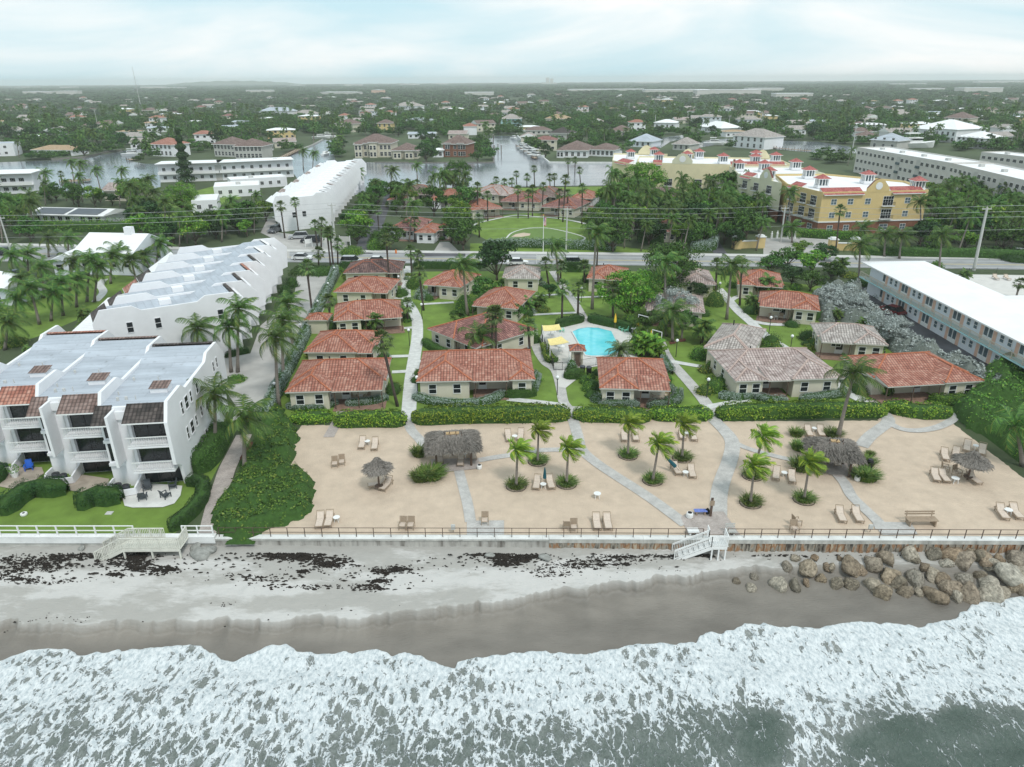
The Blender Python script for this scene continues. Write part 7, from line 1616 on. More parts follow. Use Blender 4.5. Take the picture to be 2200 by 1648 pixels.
HD('road_hedge',[(1385,520),(1440,515),(1500,522),(1520,528)],4.5,4.2,'leaf_deep','tall dark hedge mass across the road right of the golf green',leaf=.32,dens=12,rag=.25,seed=33)
HD('road_hedge',[(1490,541),(1530,537),(1536,520)],2.0,2.4,'leaf_silver','silvery hedge curving into the lane across the road',leaf=.25,dens=30,seed=34)
HD('condo_hedge',[(1690,506),(1760,511),(1850,515)],2.2,2.0,'leaf_bright','bright clipped hedge at the foot of the yellow apartment block',leaf=.25,dens=24,seed=35)
HD('condo_hedge',[(1860,546),(1960,549),(2080,551),(2200,556),(2330,560)],4.,1.9,'leaf_tree','long green hedge bank along the coast road at right',leaf=.28,dens=16,rag=.2,seed=36)
HD('drive_hedge',[(490,768),(530,758)],1.0,.9,'leaf_deep','low dark hedge at the foot of the second townhouse row',leaf=.14,dens=90,seed=37)
HD('road_hedge',[(60,494),(180,496),(260,496),(330,489)],4.0,2.6,'leaf_bright','broad bright green hedge in front of the solar-panel house',leaf=.34,dens=12,rag=.3,seed=38)
HD('townhouse_hedge',[(18,1100),(40,1078),(75,1058),(132,1060)],2.0,1.4,'leaf_deep','curved dark clipped hedge before the tan patios',leaf=.13,dens=95,seed=39,round_=.4)
HD('townhouse_hedge',[(185,1088),(200,1075),(248,1078)],2.2,1.4,'leaf_deep','bean-shaped dark clipped hedge left of the white patio',leaf=.13,dens=95,seed=40,round_=.4)
HD('townhouse_hedge',[(375,1138),(412,1108),(436,1078),(440,1050),(425,1040),(412,1042)],1.3,1.1,'leaf_deep','dark clipped hedge curling along the brick walk to the sea',leaf=.13,dens=95,seed=41,round_=.4)
HD('townhouse_hedge',[(432,1012),(455,990),(470,962),(482,940)],2.2,2.2,'leaf_tree','tall dark hedge under the end wall of the front townhouses',leaf=.15,dens=75,seed=42,round_=.4)
HD('townhouse_hedge',[(-12,1040),(2,1020)],1.8,1.3,'leaf_deep','dark clipped hedge at the very left edge of the picture',leaf=.13,dens=95,seed=43)
mound('seagrape_mass',[(470,1150),(463,1100),(500,1040),(520,1000),(550,950),(560,905),(590,890),(625,905),(640,935),(634,975),(628,1000),(660,1030),(678,1060),(672,1080),(650,1110),(590,1135),(520,1165)],2.0,'leaf_grape_dark','large dark seagrape mass between the brick walk and the sand terrace',leaf=.25,dens=85,seed=5,lump=.62,lscale=.7)
mound('seagrape_mass',[(2060,905),(2045,880),(2080,850),(2100,815),(2150,790),(2300,820),(2420,900),(2420,1050),(2260,1010),(2180,985),(2120,940),(2080,920)],3.0,'leaf_grape_dark','large dark seagrape mass at the right edge behind the lounge chairs',leaf=.27,dens=65,seed=6,lump=.62,lscale=.5,maxn=42000)
mound('seagrape_mass',[(560,905),(556,880),(580,870),(605,880),(600,905)],1.6,'leaf_grape','small bright shrub clump at the corner of the silver hedge and the driveway',leaf=.22,dens=70,seed=7)
mound('silver_thicket',[(1770,700),(1740,660),(1745,640),(1790,625),(1850,640),(1890,690),(1955,738),(2028,778),(2135,815),(2160,850),(2080,845),(2000,790),(1930,770),(1900,740),(1840,700),(1800,690)],3.6,'leaf_silvertree','long thicket of silver-leaved trees along the motel lane',leaf=.38,dens=85,seed=8,lump=.8,edge=1.6,maxn=230000,lscale=.33,body='silver_body')
for k,(px,py,r_,h,lm,lab)in enumerate(((712,770,1.7,2.4,'leaf_bright','large round green bush before the windows of the second cottage'),(768,712,1.6,2.0,'leaf_bright','round green bush at the wall of the third cottage on the left'),(745,716,1.0,1.3,'leaf_olive','small yellowish bush beside the third cottage on the left'),(1012,775,1.3,1.6,'leaf_bright','round bright bush at the corner of the wine-roofed cottage'),(978,770,1.2,1.3,'leaf_silver','left silvery bush under the wine-red roof'),(997,773,1.1,1.2,'leaf_silver','right silvery bush under the wine-red roof'),(1103,775,1.3,.8,'leaf_olive','low yellow-green bush right of the wine-roofed cottage porch'),(1257,822,1.0,1.3,'leaf_bright','bright round bush by the cottage wall near the two black bins'),(1264,838,1.1,1.1,'leaf_bright','second bright bush along the cottage wall before the pool'),(1272,852,1.1,1.0,'leaf_tree','third bush along the cottage wall before the pool'),(1285,862,1.1,1.2,'leaf_silver','silvery bush at the corner of the cottage before the pool'),(1228,795,.9,1.9,'leaf_silver','silvery standard bush at the pool gatehouse'),(1185,776,1.2,1.1,'leaf_tree','round green bush at the corner of the pool fence'),(1500,770,1.5,2.0,'leaf_bright','leafy bright bush left of the grey cottage porch'),(1512,845,1.3,1.3,'leaf_olive','yellow-green bush by the lamp left of the pinkish-grey cottage'),(1535,838,1.6,1.5,'leaf_bright','broad green bush at the left wall of the pinkish-grey cottage'),(1548,826,1.3,1.3,'leaf_tree','dark green bush at the left corner of the pinkish-grey cottage'),(1655,745,1.8,2.2,'leaf_tree','big green bush right of the grey cottage before the lawn'),(1668,756,1.3,1.6,'leaf_olive','yellow-green bush right of the grey cottage'),(1737,728,1.8,1.5,'leaf_deep','dark round bush on the lawn left of the second-row grey cottage'),(1748,742,1.2,1.4,'leaf_olive','yellow-tipped bush left of the second-row grey cottage patio'),(1715,688,1.6,2.2,'leaf_olive','golden-green round bush at the end of the third-row red cottage'),(1700,700,1.4,1.0,'leaf_deep','dark low bush under the golden-green one'),(1535,655,2.1,3.0,'leaf_olive','large yellow-green bush left of the right path'),(1612,672,1.5,1.6,'leaf_deep','dark bush before the small palms of the third-row cottage'),(1710,622,1.2,1.2,'leaf_bright','small bright bush behind the road cottage at right'),(1828,595,2.0,1.0,'leaf_olive','flat yellow-green bush at the end of the motel'),(1845,612,2.4,1.4,'leaf_deep','dark clipped round bush at the end of the motel'),(890,618,1.9,2.6,'leaf_bright','bright green bush leaning over the white path'),(908,640,1.8,2.0,'leaf_silver','silvery bush left of the green-shuttered cottage'),(922,645,1.0,1.3,'leaf_tree','round bush under the green shutter'),(1040,660,2.2,3.0,'leaf_tree','big dark bush left of the inner red-roofed cottage'),(1000,668,2.2,3.6,'leaf_bright','tall bright bush beside the leaning coconut trunk'),(1165,668,1.5,1.0,'leaf_olive','low bush near the two dark palm clumps'),(1370,745,1.7,2.6,'leaf_bright','tall bright bush behind the mint pool chairs'),(1352,700,1.6,2.4,'leaf_bright','dense bright bush at the back corner of the pool'),(628,616,1.5,2.3,'leaf_deep','upper of the two dark round bushes by the townhouse drive'),(614,632,1.4,2.2,'leaf_deep','lower of the two dark round bushes by the townhouse drive'),(720,585,1.9,1.4,'leaf_bright','bright bush where the silver hedge meets the road'),(660,585,3.6,1.5,'leaf_tree','broad green bed on the driveway island'),(690,588,3.0,1.6,'leaf_tree','second broad green bed on the driveway island'),(490,822,1.3,.7,'leaf_tree','low green bed round the palm trunks at the driveway'),(508,818,1.5,.8,'leaf_bright','brighter low bed round the palm trunks at the driveway'),(755,545,3.0,1.8,'leaf_bright','bright bush between the dark lane and the road'),(808,535,2.4,2.6,'leaf_bright','round bright bush right of the dark lane'),(812,520,2.4,3.4,'leaf_tree','taller bush behind the round bright one at the dark lane'),(1900,640,2.0,1.4,'leaf_deep','dark bush at the motel corner'),(30,740,2.2,1.4,'leaf_olive','yellow and red bush on the left lawn'),(2010,575,1.6,1.4,'leaf_bright','bright bush beside the motel pool fence'),(2180,560,3.0,1.3,'leaf_deep','dark bush by the road at the right edge'))):
 bush(px,py,r_,h,lm,lab,leaf=.17 if py>640 else.22,n=300)
GV=[grass_tuft(1,1,420,s)for s in(1,2,3)]
def grass(label,px,py,r_,h,k=0,z=.02):x,y=G(px,py);v,f=GV[k%3];o=np_obj('dune_grass',v*[r_,r_,h],f,'leaf_grass');o.location=(x,y,z);return tag(o,label,'grass tuft')
for k,a in enumerate(((902,978,.95,1.0,'round grass tuft just left of the left thatched shelter'),(905,1030,1.1,1.0,'left half of the big grass tuft before the left shelter'),(928,1026,1.3,1.1,'right half of the big grass tuft before the left shelter'),(1710,936,.8,.8,'small grass tuft near the hedge left of the right shelter'),(1715,965,.9,.9,'grass tuft left of the right shelter roof'),(1721,1008,1.2,1.0,'grass tuft behind the young palm at the right shelter'),(1742,1000,.8,.8,'grass tuft at the left post of the right shelter'),(1868,978,.5,.4,'tiny grass tuft alone right of the right shelter'),(1789,936,1.0,.7,'grass tuft at the foot of the tall palm behind the shelter'),(1848,1028,1.0,.9,'grass tuft in front of the right shelter corner'),(1862,1030,1.1,1.0,'larger grass tuft in front of the right shelter corner'),(1858,1000,1.0,1.0,'dark grass tuft behind the right post of the right shelter'))):grass(a[4],a[0],a[1],a[2],a[3],k)
YP=[coco_proto(s,3.1,1.5,16,(1.0,.25,.02),lean=(.0,0),young=True,droop=.25,r0=.11,name='young_palm',nseg=10,width=.10,elev=(-.3,1.4),leaf=.48)for s in(3,8,11)]
def young(k,base,top,label):
 x,y=G(*base);xx,z=at_depth(*top,y);d=YP[k%3].put((x,y,.03),0,label,'young wind-blown palms on the sand',z/3.1);d.rotation_euler=(0,math.atan2(xx-x,z)*.9,0)
 v,f=GV[k%3];o=np_obj('grass_ring',v*[.95,.95,.62],f,'leaf_grass');o.location=(x,y,.03);tag(o,'grass ring of the '+label,'grass tuft','grass rings under the young palms')
 r_=MB();P=[(.98*math.cos(a),.98*math.sin(a))for a in np.linspace(0,6.283,21)[:-1]]
 for i in range(20):r_.bar((*P[i],.03),(*P[(i+1)%20],.03),.06,.07)
 e=r_.build('ring_edging','trunk_dark',None,loc=(x,y,.0));tag(e,'dark edging of the '+label,'edging','edging rings of the young palms')
for k,(b_,t_,lab)in enumerate((((1109,1046),(1112,968),'young palm leftmost of all, with a dead brown frond'),((1155,993),(1157,925),'young palm next to the longest hedge'),((1217,1041),(1221,964),'young palm right of the upright closed umbrella'),((1349,980),(1351,910),'young palm in front of a lounger pair by the hedge gap'),((1402,1034),(1416,954),'young palm left of the tilted teal umbrella'),((1465,986),(1470,912),'young palm behind the tilted teal umbrella'),((1616,1024),(1641,938),'young palm leaning right beside the hedge on the right'),((1612,1082),(1620,1002),'young palm right of the main right path'),((1727,1075),(1739,994),'young palm in front of the right thatched shelter'))):young(k,b_,t_,lab)
CP=[coco_proto(s,8.0,3.0,19,w,lean=(l,.2))for s,w,l in((21,(.50,.15,-.05),.25),(22,(.65,.1,.0),-.15),(23,(.4,.3,-.05),.1))]
CPH=[8.0]*3
SP=[sabal_proto(s,7.0,rr,32)for s,rr in((31,1.5),(32,1.4))]
SPB=sabal_proto(33,4.0,2.0,36,.24,'trunk_palm',boots=True,name='cabbage_palm')
AC=[clump_proto(s,'palm_clump',5,2.9,1.75,'leaf_coco',nf=8,spread=.5)for s in(41,42)]
BN=clump_proto(43,'banana_clump',6,2.0,2.0,'leaf_bright',nf=6,spread=.8,width=.55,leaf=.42,stemr=.1,cat='banana plants')
PH=coco_proto(51,1.3,2.1,30,(.1,0,0),r0=.26,name='date_palm',leafm='leaf_sabal',nuts=False,trunkm='trunk_dark',elev=(-.35,1.4),leaf=.38,width=.06)
def palm(kind,base,top,label,scale=None,group=None,cscale=None):
 x,y=G(*base);xx,z=at_depth(*top,y);k=int(abs(x*13+y*7))
 if kind=='c':P_,h=CP[k%3],8.0
 elif kind=='s':P_,h=SP[k%2],7.0
 elif kind=='b':P_,h=SPB,4.0
 elif kind=='a':P_,h=AC[k%2],2.9
 elif kind=='n':P_,h=BN,2.2
 else:P_,h=PH,1.3
 z=max(z,.8);lean=math.atan2(xx-x,z);zs=z/h;cs=cscale or(1.22 if kind=='c' else 1.08 if kind=='s' else zs)
 r_=P_.put((x,y,0),(0 if kind=='c' or abs(lean)>.05 else rnd.uniform(0,6.28)),label,group,(cs,cs,zs))
 if kind in 'cs':
  for ch in r_.children:
   if ch.name.split('.')[0]in('crown','coconut_bunch'):ch.scale=(1,1,1/zs*cs);ch.location=(0,0,h-h/zs*cs)
 if kind=='c':r_.rotation_euler=(0,lean-.25*.25*(1 if P_ is CP[0]else 0),0)if abs(lean)>.02 else(0,0,0)
 else:r_.rotation_euler[1]=lean if abs(lean)>.03 and kind=='s' else 0
 return r_
c=palm
for k,b_,t_,lab in(('c',(600,875),(580,728),'tall coconut palm at the seaward end of the silver hedge, left trunk'),('c',(632,752),(612,655),'coconut palm farther up the silver hedge, above the first'),('c',(610,820),(604,690),'slender coconut palm between the two along the silver hedge'),('c',(511,800),(506,664),'tallest palm in the driveway bed before the second townhouse row'),('c',(497,800),(485,704),'shorter palm in the driveway bed, left of the tallest one'),('c',(424,792),(418,706),'palm behind the front townhouse roofs, left of the driveway bed'),('c',(462,966),(465,850),'coconut palm against the end wall of the front townhouses'),('c',(527,1018),(519,900),'coconut palm with drooping yellow frond at the brick walk'),('s',(671,674),(662,574),'slim dark-trunked palm on the driveway beside the silver hedge'),('s',(685,580),(684,543),'short bushy palm on the driveway island'),('s',(711,578),(703,505),'left of three thin tall palms at the road'),('s',(717,578),(708,498),'middle of three thin tall palms at the road'),('s',(726,572),(725,524),'right lower palm of the three at the road'),('s',(682,532),(677,484),'left palm on the island beyond the road'),('s',(690,532),(691,478),'right palm on the island beyond the road'),('s',(612,512),(602,443),'dark cabbage palm before the third townhouse row, left'),('s',(642,502),(635,434),'brighter cabbage palm before the third townhouse row, right'),('s',(814,494),(810,452),'cabbage palm in the dark lane'),('s',(837,612),(832,516),'tall cabbage palm left of the white path behind the fourth cottage'),('s',(885,592),(881,540),'left cabbage palm of the pair at the path by the road'),('s',(896,575),(897,550),'right smaller cabbage palm of the pair at the path by the road'),('s',(910,667),(901,586),'cabbage palm beside the lamp right of the white path'),('c',(1005,678),(994,570),'coconut palm with pale trunk behind the wine-roofed cottage'),('s',(876,692),(872,655),'short dark palm leaning over the bend of the white path'),('b',(710,688),(704,648),'shaggy short palm behind the garden shed'),('s',(854,873),(820,731),'cabbage palm leaning left over the leftmost front cottage'),('s',(1055,774),(1059,678),'left trunk of the twin cabbage palms at the wine-roofed cottage'),('s',(1066,774),(1067,674),'right trunk of the twin cabbage palms at the wine-roofed cottage'),('c',(1042,774),(1033,722),'small palm in front of the wine-roofed cottage'),('s',(1140,783),(1135,702),'cabbage palm left of the pool beside the lamp'),('c',(1272,664),(1277,500),'very tall coconut palm in the centre lawn'),('s',(1282,578),(1285,500),'thin palm right behind the very tall coconut palm'),('c',(1200,607),(1197,530),'coconut palm with dense crown at the centre path near the road'),('c',(1430,692),(1427,565),'tall coconut palm in front of the huge round tree'),('c',(1561,686),(1571,572),'tall coconut palm beside the right path'),('s',(1537,638),(1540,570),'dark slim palm near the small grey-roofed cottage'),('s',(1589,656),(1594,570),'slim palm in front of the road cottage at right'),('s',(1207,692),(1207,618),'cabbage palm left of the centre path above the pool'),('s',(1241,684),(1244,620),'cabbage palm right of the centre path above the pool'),('s',(1317,688),(1316,622),'cabbage palm under the green tree right of the centre lawn'),('s',(1256,608),(1255,571),'cabbage palm by the tall hedge block at the road'),('s',(1179,612),(1172,566),'cabbage palm left of the centre path at the road'),('s',(1204,607),(1204,574),'short cabbage palm at the centre path at the road'),('b',(1525,634),(1524,612),'small squat palm at the wall of the grey-roofed cottage near the road'),('a',(1130,674),(1128,645),'left dark palm clump right of the inner red cottage'),('a',(1160,664),(1160,634),'right dark palm clump right of the inner red cottage'),('a',(1506,738),(1504,695),'dark palm clump at the left wall of the grey cottage'),('c',(1445,735),(1443,670),'bushy coconut palm standing in mulch left of the grey cottage'),('b',(1464,730),(1462,694),'short shaggy palm in mulch beside the bushy coconut palm'),('c',(1432,722),(1425,690),'low palm behind the two mulch-bed palms'),('a',(808,714),(806,680),'dark palm clump before the third cottage on the left'),('a',(788,712),(785,684),'smaller dark palm clump at the same cottage'),('p',(1329,775),(1328,752),'feathery date palm at the front of the pool'),('n',(1385,765),(1380,735),'big-leaved banana plants right of the pool, front'),('n',(1400,760),(1398,728),'big-leaved banana plants right of the pool, back'),('n',(1415,768),(1414,744),'big-leaved banana plants right of the pool, beside the path'),('n',(1362,762),(1360,745),'low banana plants at the pool deck edge'),('a',(1612,668),(1614,638),'dark feathery palm left of the third-row red cottage'),('a',(1645,640),(1640,600),'dark palm in front of the road cottage at right'),('a',(1800,592),(1802,560),'multi-stemmed palm near the motel end'),('c',(1845,622),(1850,527),'coconut palm at the end of the motel'),('a',(1795,690),(1785,668),'bright low palm among the silver-leaved trees'),('a',(1850,715),(1845,690),'bright small palm in the silver thicket'),('s',(1795,542),(1805,452),'dark tall palm at the yellow entrance wall'),('c',(1900,552),(1902,505),'left coconut palm on the verge by the motel'),('c',(1932,556),(1938,507),'middle coconut palm on the verge by the motel'),('c',(2017,588),(2026,505),'right tall coconut palm on the verge by the motel'),('c',(1868,528),(1858,487),'coconut palm in front of the yellow apartment block'),('c',(1981,528),(1980,432),'very tall coconut palm right of the yellow apartment block'),('c',(2050,522),(2056,445),'tall coconut palm further right of the yellow apartment block'),('c',(1696,500),(1696,413),'big coconut palm before the cream apartment wing'),('c',(1702,522),(1700,490),'low palm by the pale utility pole'),('c',(1800,942),(1826,806),'lone tall coconut palm rising behind the right thatched shelter'),('c',(2197,1002),(2197,915),'coconut palm at the right edge of the terrace'),('a',(2069,608),(2070,584),'small palm at the motel pool terrace'),('b',(2182,642),(2185,610),'dark fan palm at the right edge behind the motel roof'),('c',(187,648),(188,556),'left of two big wind-blown coconut palms left of the second townhouse row'),('c',(203,649),(206,570),'right of two big wind-blown coconut palms left of the second townhouse row'),('c',(295,609),(277,560),'coconut palm touching the left side of the second townhouse row'),('c',(327,586),(308,548),'coconut palm behind the left parapets of the second row'),('c',(85,697),(66,620),'coconut palm on the left lawn'),('c',(136,678),(125,608),'coconut palm with yellow fronds on the left lawn'),('c',(11,752),(10,690),'coconut palm at the left edge above the covered parking'),('a',(185,702),(182,668),'upper dark palm clump beside the covered parking'),('a',(184,717),(177,692),'lower dark palm clump beside the covered parking'),('a',(62,770),(60,748),'wind-swept low palm by the left townhouse roofs'),('c',(105,553),(99,512),'coconut palm by the road left'),('c',(147,551),(147,512),'second coconut palm by the road left'),('c',(45,655),(38,600),'coconut palm by the left white-roofed house'),('c',(216,409),(207,366),'left of two lone coconut palms against the canal'),('c',(261,399),(259,366),'right of two lone coconut palms against the canal'),('c',(160,392),(151,350),'leaning coconut palm by the canal at left, left stem'),('c',(171,394),(171,350),'leaning coconut palm by the canal at left, right stem'),('s',(135,408),(130,374),'cabbage palm by the canal at left'),('c',(100,412),(97,372),'dark coconut palm before the left-edge flats'),('c',(769,407),(767,370),'coconut palm in front of the far end of the third townhouse row'),('c',(897,389),(896,356),'coconut palm standing alone against the main canal'),('c',(838,427),(842,366),'tall coconut palm right of the third townhouse row end'),('c',(652,364),(647,325),'left palm at the canal behind the third townhouse row'),('c',(672,364),(672,330),'right palm at the canal behind the third townhouse row')):palm(k,b_,t_,lab)
SG='cabbage palms round the golf green and the canal lawn'
for b_,t_ in(((878,420),(877,392)),((897,412),(896,394)),((924,419),(922,398)),((955,432),(954,400)),((1027,465),(1025,402)),((1048,475),(1048,420)),((1113,469),(1112,408)),((1066,410),(1066,387)),((1084,413),(1083,392)),((1100,420),(1099,390)),((1057,421),(1056,403)),((873,509),(868,474)),((891,520),(891,476)),((970,522),(967,489)),((999,520),(999,494)),((1149,402),(1147,363)),((1247,392),(1245,366)),((1221,377),(1220,346)),((1235,374),(1235,344)),((1110,396),(1109,374)),((1132,402),(1132,381)),((1135,469),(1135,418)),((1144,465),(1144,408)),((1165,452),(1164,401)),((1200,471),(1199,416)),((1219,464),(1219,416)),((1209,477),(1207,386)),((1182,405),(1181,381)),((1191,404),(1191,380)),((1250,482),(1249,406)),((1030,510),(1028,470)),((985,525),(983,494))):
 palm('s',b_,t_,'slim round-headed cabbage palm near the golf green or canal lawn',group=SG,cscale=1.15)
TA=tree_proto('broadleaf_tree',1,8.5,5.6,5.0,7.6,34,9000,.34,('leaf_bright','bark'),clump=.30,trunk=.35)
TB=tree_proto('broadleaf_tree',2,9.5,6.2,5.6,8.4,36,9000,.36,('leaf_tree','bark'),clump=.30,trunk=.38)
TS=tree_proto('silver_tree',3,5.5,4.6,3.6,5.2,30,6000,.26,('leaf_silvertree','bark'),clump=.26,trunk=.25)
TM=[tree_proto('broadleaf_tree',4+k,7.0,4.0,3.8,5.6,18,2200,.55,(m_,'bark'),clump=.36,trunk=.25)for k,m_ in enumerate(('leaf_tree','leaf_deep','leaf_bright','leaf_tree'))]
def tree(P_,base,s,label,group=None,rz=None):x,y=G(*base);return P_.put((x,y,0),rnd.uniform(0,6.28)if rz is None else rz,label,group,s)
tree(TA,(1352,682),(1.0,1.0,1.0),'bright green round tree in the centre of the colony, right of the centre path',rz=.4)
tree(TB,(1428,632),(1.15,1.1,1.0),'huge dark round-topped tree next to the coast road')
tree(TS,(1448,690),(1.0,1,1),'silver-leaved tree spreading over the brown-roofed cottage');tree(TS,(1800,672),(1.1,1.0,.9),'silver-leaved tree at the end of the third-row red cottage');tree(TS,(1422,452),(1.9,1.2,.75),'wide silver-leaved tree across the road before the apartments');tree(TS,(1905,735),(1.0,1.,.8),'silver-leaved tree right above the second-row grey cottage')
tree(TB,(986,423),(.95,.95,1.25),'dark spreading tree standing before the main canal');tree(TA,(1380,432),(1.7,1.5,1.5),'bright green domed tree left of the cream apartments');tree(TM[1],(1068,602),(1.25,1.1,1.15),'dense dark tree near the road right of the green-shuttered cottage');tree(TA,(395,452),(1.5,1.2,1.0),'spreading bright tree with bare forked trunk above the left townhouses')
tree(TM[3],(1040,650),(.7,.7,.7),'small tree at the inner red cottage');tree(TM[0],(1560,445),(1.6,1.6,1.5),'domed green tree in front of the long cream wing')
for k_,(px,py,s_,lab)in enumerate(((1655,592,.62,'first shrubby tree from the left between road and silver trees'),(1690,575,.7,'second shrubby tree, close to the road verge'),(1700,612,.62,'shrubby tree right behind the road cottage'),(1745,590,.75,'broad shrubby tree behind the silver-leaved trees'),(1740,625,.6,'low shrubby tree touching the silver-leaved trees'),(1785,600,.6,'last shrubby tree before the motel end'),(1770,560,.6,'shrubby tree on the verge near the motel end'),(1722,552,.55,'small tree on the verge opposite the condominium drive'))):
 tree(TM[(0,3,1,2)[k_%4]],(px,py),(s_*1.25,s_*1.2,s_*.9),lab)
for k_,(px,py,s_,lab)in enumerate(((1378,722,.42,'small tree behind the bright bush at the pool corner'),(1472,708,.48,'dark small tree beside the silver-leaved tree'),(1500,645,.5,'small tree left of the large yellow-green bush'),(1062,694,.42,'small tree behind the twin cabbage palms'),(1110,690,.42,'small tree behind the wine-roofed cottage'),(1405,700,.4,'small dark tree under the silver-leaved tree'),(1180,640,.4,'small tree left of the centre path'),(1290,640,.4,'small tree at the left foot of the bright green round tree'),(985,700,.38,'small tree at the lawn edge left of the wine-roofed cottage'),(1640,640,.45,'small tree between the two red cottages on the right'),(1500,725,.42,'small tree at the left wall of the grey cottage by the pool'))):
 tree(TM[(0,3,1,2)[k_%4]],(px,py),(s_,s_,s_),lab)
for k_,(b_,t_)in enumerate((((22,610),(20,548)),((60,600),(60,545)),((150,625),(152,560)),((238,610),(236,548)),((258,590),(257,540)),((335,575),(340,520)),((95,640),(90,575)),((30,700),(28,640)),((165,660),(160,598)),((110,690),(108,628)))):palm('c',b_,t_,'wind-blown coconut palm in the garden left of the second townhouse row',group='coconut palms in the garden left of the second townhouse row')
SB=[]
for i,(lm,r_,h_)in enumerate((('leaf_bright',.9,1.0),('leaf_deep',1.0,1.2),('leaf_olive',.75,.8),('leaf_tree',1.2,1.5),('leaf_silver',.8,.8))):SB.append((bush(700,700,r_,h_,lm,'x y',n=360,leaf=.16,seed=60+i),lm))
q=random.Random(4);used=set();CN={'leaf_bright':'bright green','leaf_deep':'dark green','leaf_olive':'yellow-green','leaf_tree':'leafy green','leaf_silver':'silvery'}
for o in[o for o in SC.objects if o.parent is None and o.name.split('.')[0]=='cottage']:
 wb=[c_ for c_ in o.children if c_.name.startswith('wall')][0].bound_box;x1=max(v[0]for v in wb);y1=max(v[1]for v in wb);y0=min(v[1]for v in wb);cz,sz_=math.cos(o.rotation_euler[2]),math.sin(o.rotation_euler[2])
 for k in range(9):
  sd=q.choice((0,1,2,2));u=q.random();lx,ly=(-.6,y0+3+u*(y1-y0-3))if sd==0 else((x1+.9,y0+3+u*(y1-y0-3))if sd==1 else(u*x1,y1+1.0));X,Y=o.location.x+lx*cz-ly*sz_,o.location.y+lx*sz_+ly*cz
  i=q.randrange(5);b0,lm=SB[i];w_=b0 if i not in used else b0.copy()
  if i in used:SC.collection.objects.link(w_)
  used.add(i);w_.location=(X,Y,0);s_=q.uniform(.7,1.35);w_.scale=(s_,s_,s_*q.uniform(.8,1.2));tag(w_,CN[lm]+' shrub planted against the wall of a tiled cottage','shrub',CN[lm]+' shrubs against the cottage walls')
def pine(label,base,top,w):
 x,y=G(*base);_,z=at_depth(*top,y);t=thing('dark_pine',label,'pine tree',(x,y,0));r=rng(abs(int(x)));n=3500;s=r.random(n)**.9;rr=w*(1.05-s*.8)*(.8+.3*np.sin(s*40));a=r.uniform(0,6.283,n);d=np.c_[np.cos(a),np.sin(a),np.zeros(n)]
 P=d*(rr*np.sqrt(r.uniform(.3,1,n)))[:,None]+np.c_[np.zeros(n),np.zeros(n),1+s*(z-1)];v,f=cards(P,.8,r,d+[0,0,.5],.6);np_obj('crown',v,f,'leaf_deep',t);b=MB();b.cyl(0,0,-.1,z*.95,.3,.05,7);b.build('trunk','bark',t)
pine('tall dark columnar pine rising over the white flats at left',(402,395),(396,277),3.6)
#boulders, seaweed, boats
def beach_z(x,y):
 me=BEACH.data;return 0
_bx=np.empty(len(BEACH.data.vertices)*3,np.float32);BEACH.data.vertices.foreach_get('co',_bx);_bx=_bx.reshape(-1,3)
def bz(x,y):d=(_bx[:,0]-x)**2+(_bx[:,1]-y)**2;return float(_bx[int(d.argmin()),2])
def on_beach(px,py):
 z=-1.2
 for _ in range(4):x,y=G(px,py,z);z=bz(x,y)
 return x,y,z
m,n,l,b=nodes_of('rock',.95,.2);t=n.new('ShaderNodeTexCoord');o_=n.new('ShaderNodeObjectInfo');r0=n.new('ShaderNodeValToRGB');cs=r0.color_ramp;cs.elements[0].color=(.34,.31,.26,1);cs.elements[1].color=(.52,.49,.42,1)
for p_,c_ in((.3,(.37,.27,.18,1)),(.55,(.24,.215,.17,1)),(.75,(.37,.29,.20,1))):e=cs.elements.new(p_);e.color=c_
l.new(o_.outputs['Random'],r0.inputs[0]);z=n.new('ShaderNodeTexNoise');z.inputs['Scale'].default_value=3.;z.inputs['Detail'].default_value=10;z.inputs['Roughness'].default_value=.75;l.new(t.outputs['Object'],z.inputs['Vector'])
vv_=n.new('ShaderNodeTexVoronoi');vv_.inputs['Scale'].default_value=5;l.new(t.outputs['Object'],vv_.inputs['Vector'])
mr=n.new('ShaderNodeMapRange');mr.inputs[1].default_value=.35;mr.inputs[2].default_value=.65;mr.inputs[3].default_value=.35;mr.inputs[4].default_value=1.5;l.new(z.outputs[0],mr.inputs[0]);h_=n.new('ShaderNodeHueSaturation');l.new(r0.outputs[0],h_.inputs['Color']);l.new(mr.outputs[0],h_.inputs['Value']);l.new(h_.outputs[0],b.inputs['Base Color'])
ad=mth(n,l,'ADD',z.outputs[0],mth(n,l,'MULTIPLY',vv_.outputs['Distance'],.5));bp=n.new('ShaderNodeBump');bp.inputs['Distance'].default_value=.22;l.new(ad,bp.inputs['Height']);l.new(bp.outputs[0],b.inputs['Normal'])
def rock_mesh(seed):
 r=rng(seed);nu,nv=22,13;V=[];ax=unit(r.normal(size=(13,3)));dd=r.uniform(.55,.86,13)
 for j in range(nv):
  e=-math.pi/2+math.pi*j/(nv-1)
  for i in range(nu):
   a=6.2832*i/nu;p=np.array([math.cos(a)*math.cos(e),math.sin(a)*math.cos(e),math.sin(e)]);k=1.
   for q,w in zip(ax,dd):s=p@q;k=min(k,w/s)if s>.05 else k
   V.append(p*k)
 V=np.array(V);N_=fbm(V[:,0]*3+seed,V[:,1]*3+V[:,2]*2.3,3,seed)-.5;V=V*(1+.26*N_)[:,None]
 f=np.array([(j*nu+i,j*nu+(i+1)%nu,(j+1)*nu+(i+1)%nu,(j+1)*nu+i)for j in range(nv-1)for i in range(nu)]);return np_obj('boulder',V,f,'rock',smooth=False)
RM=[rock_mesh(s)for s in range(7)];rused=[False]*7
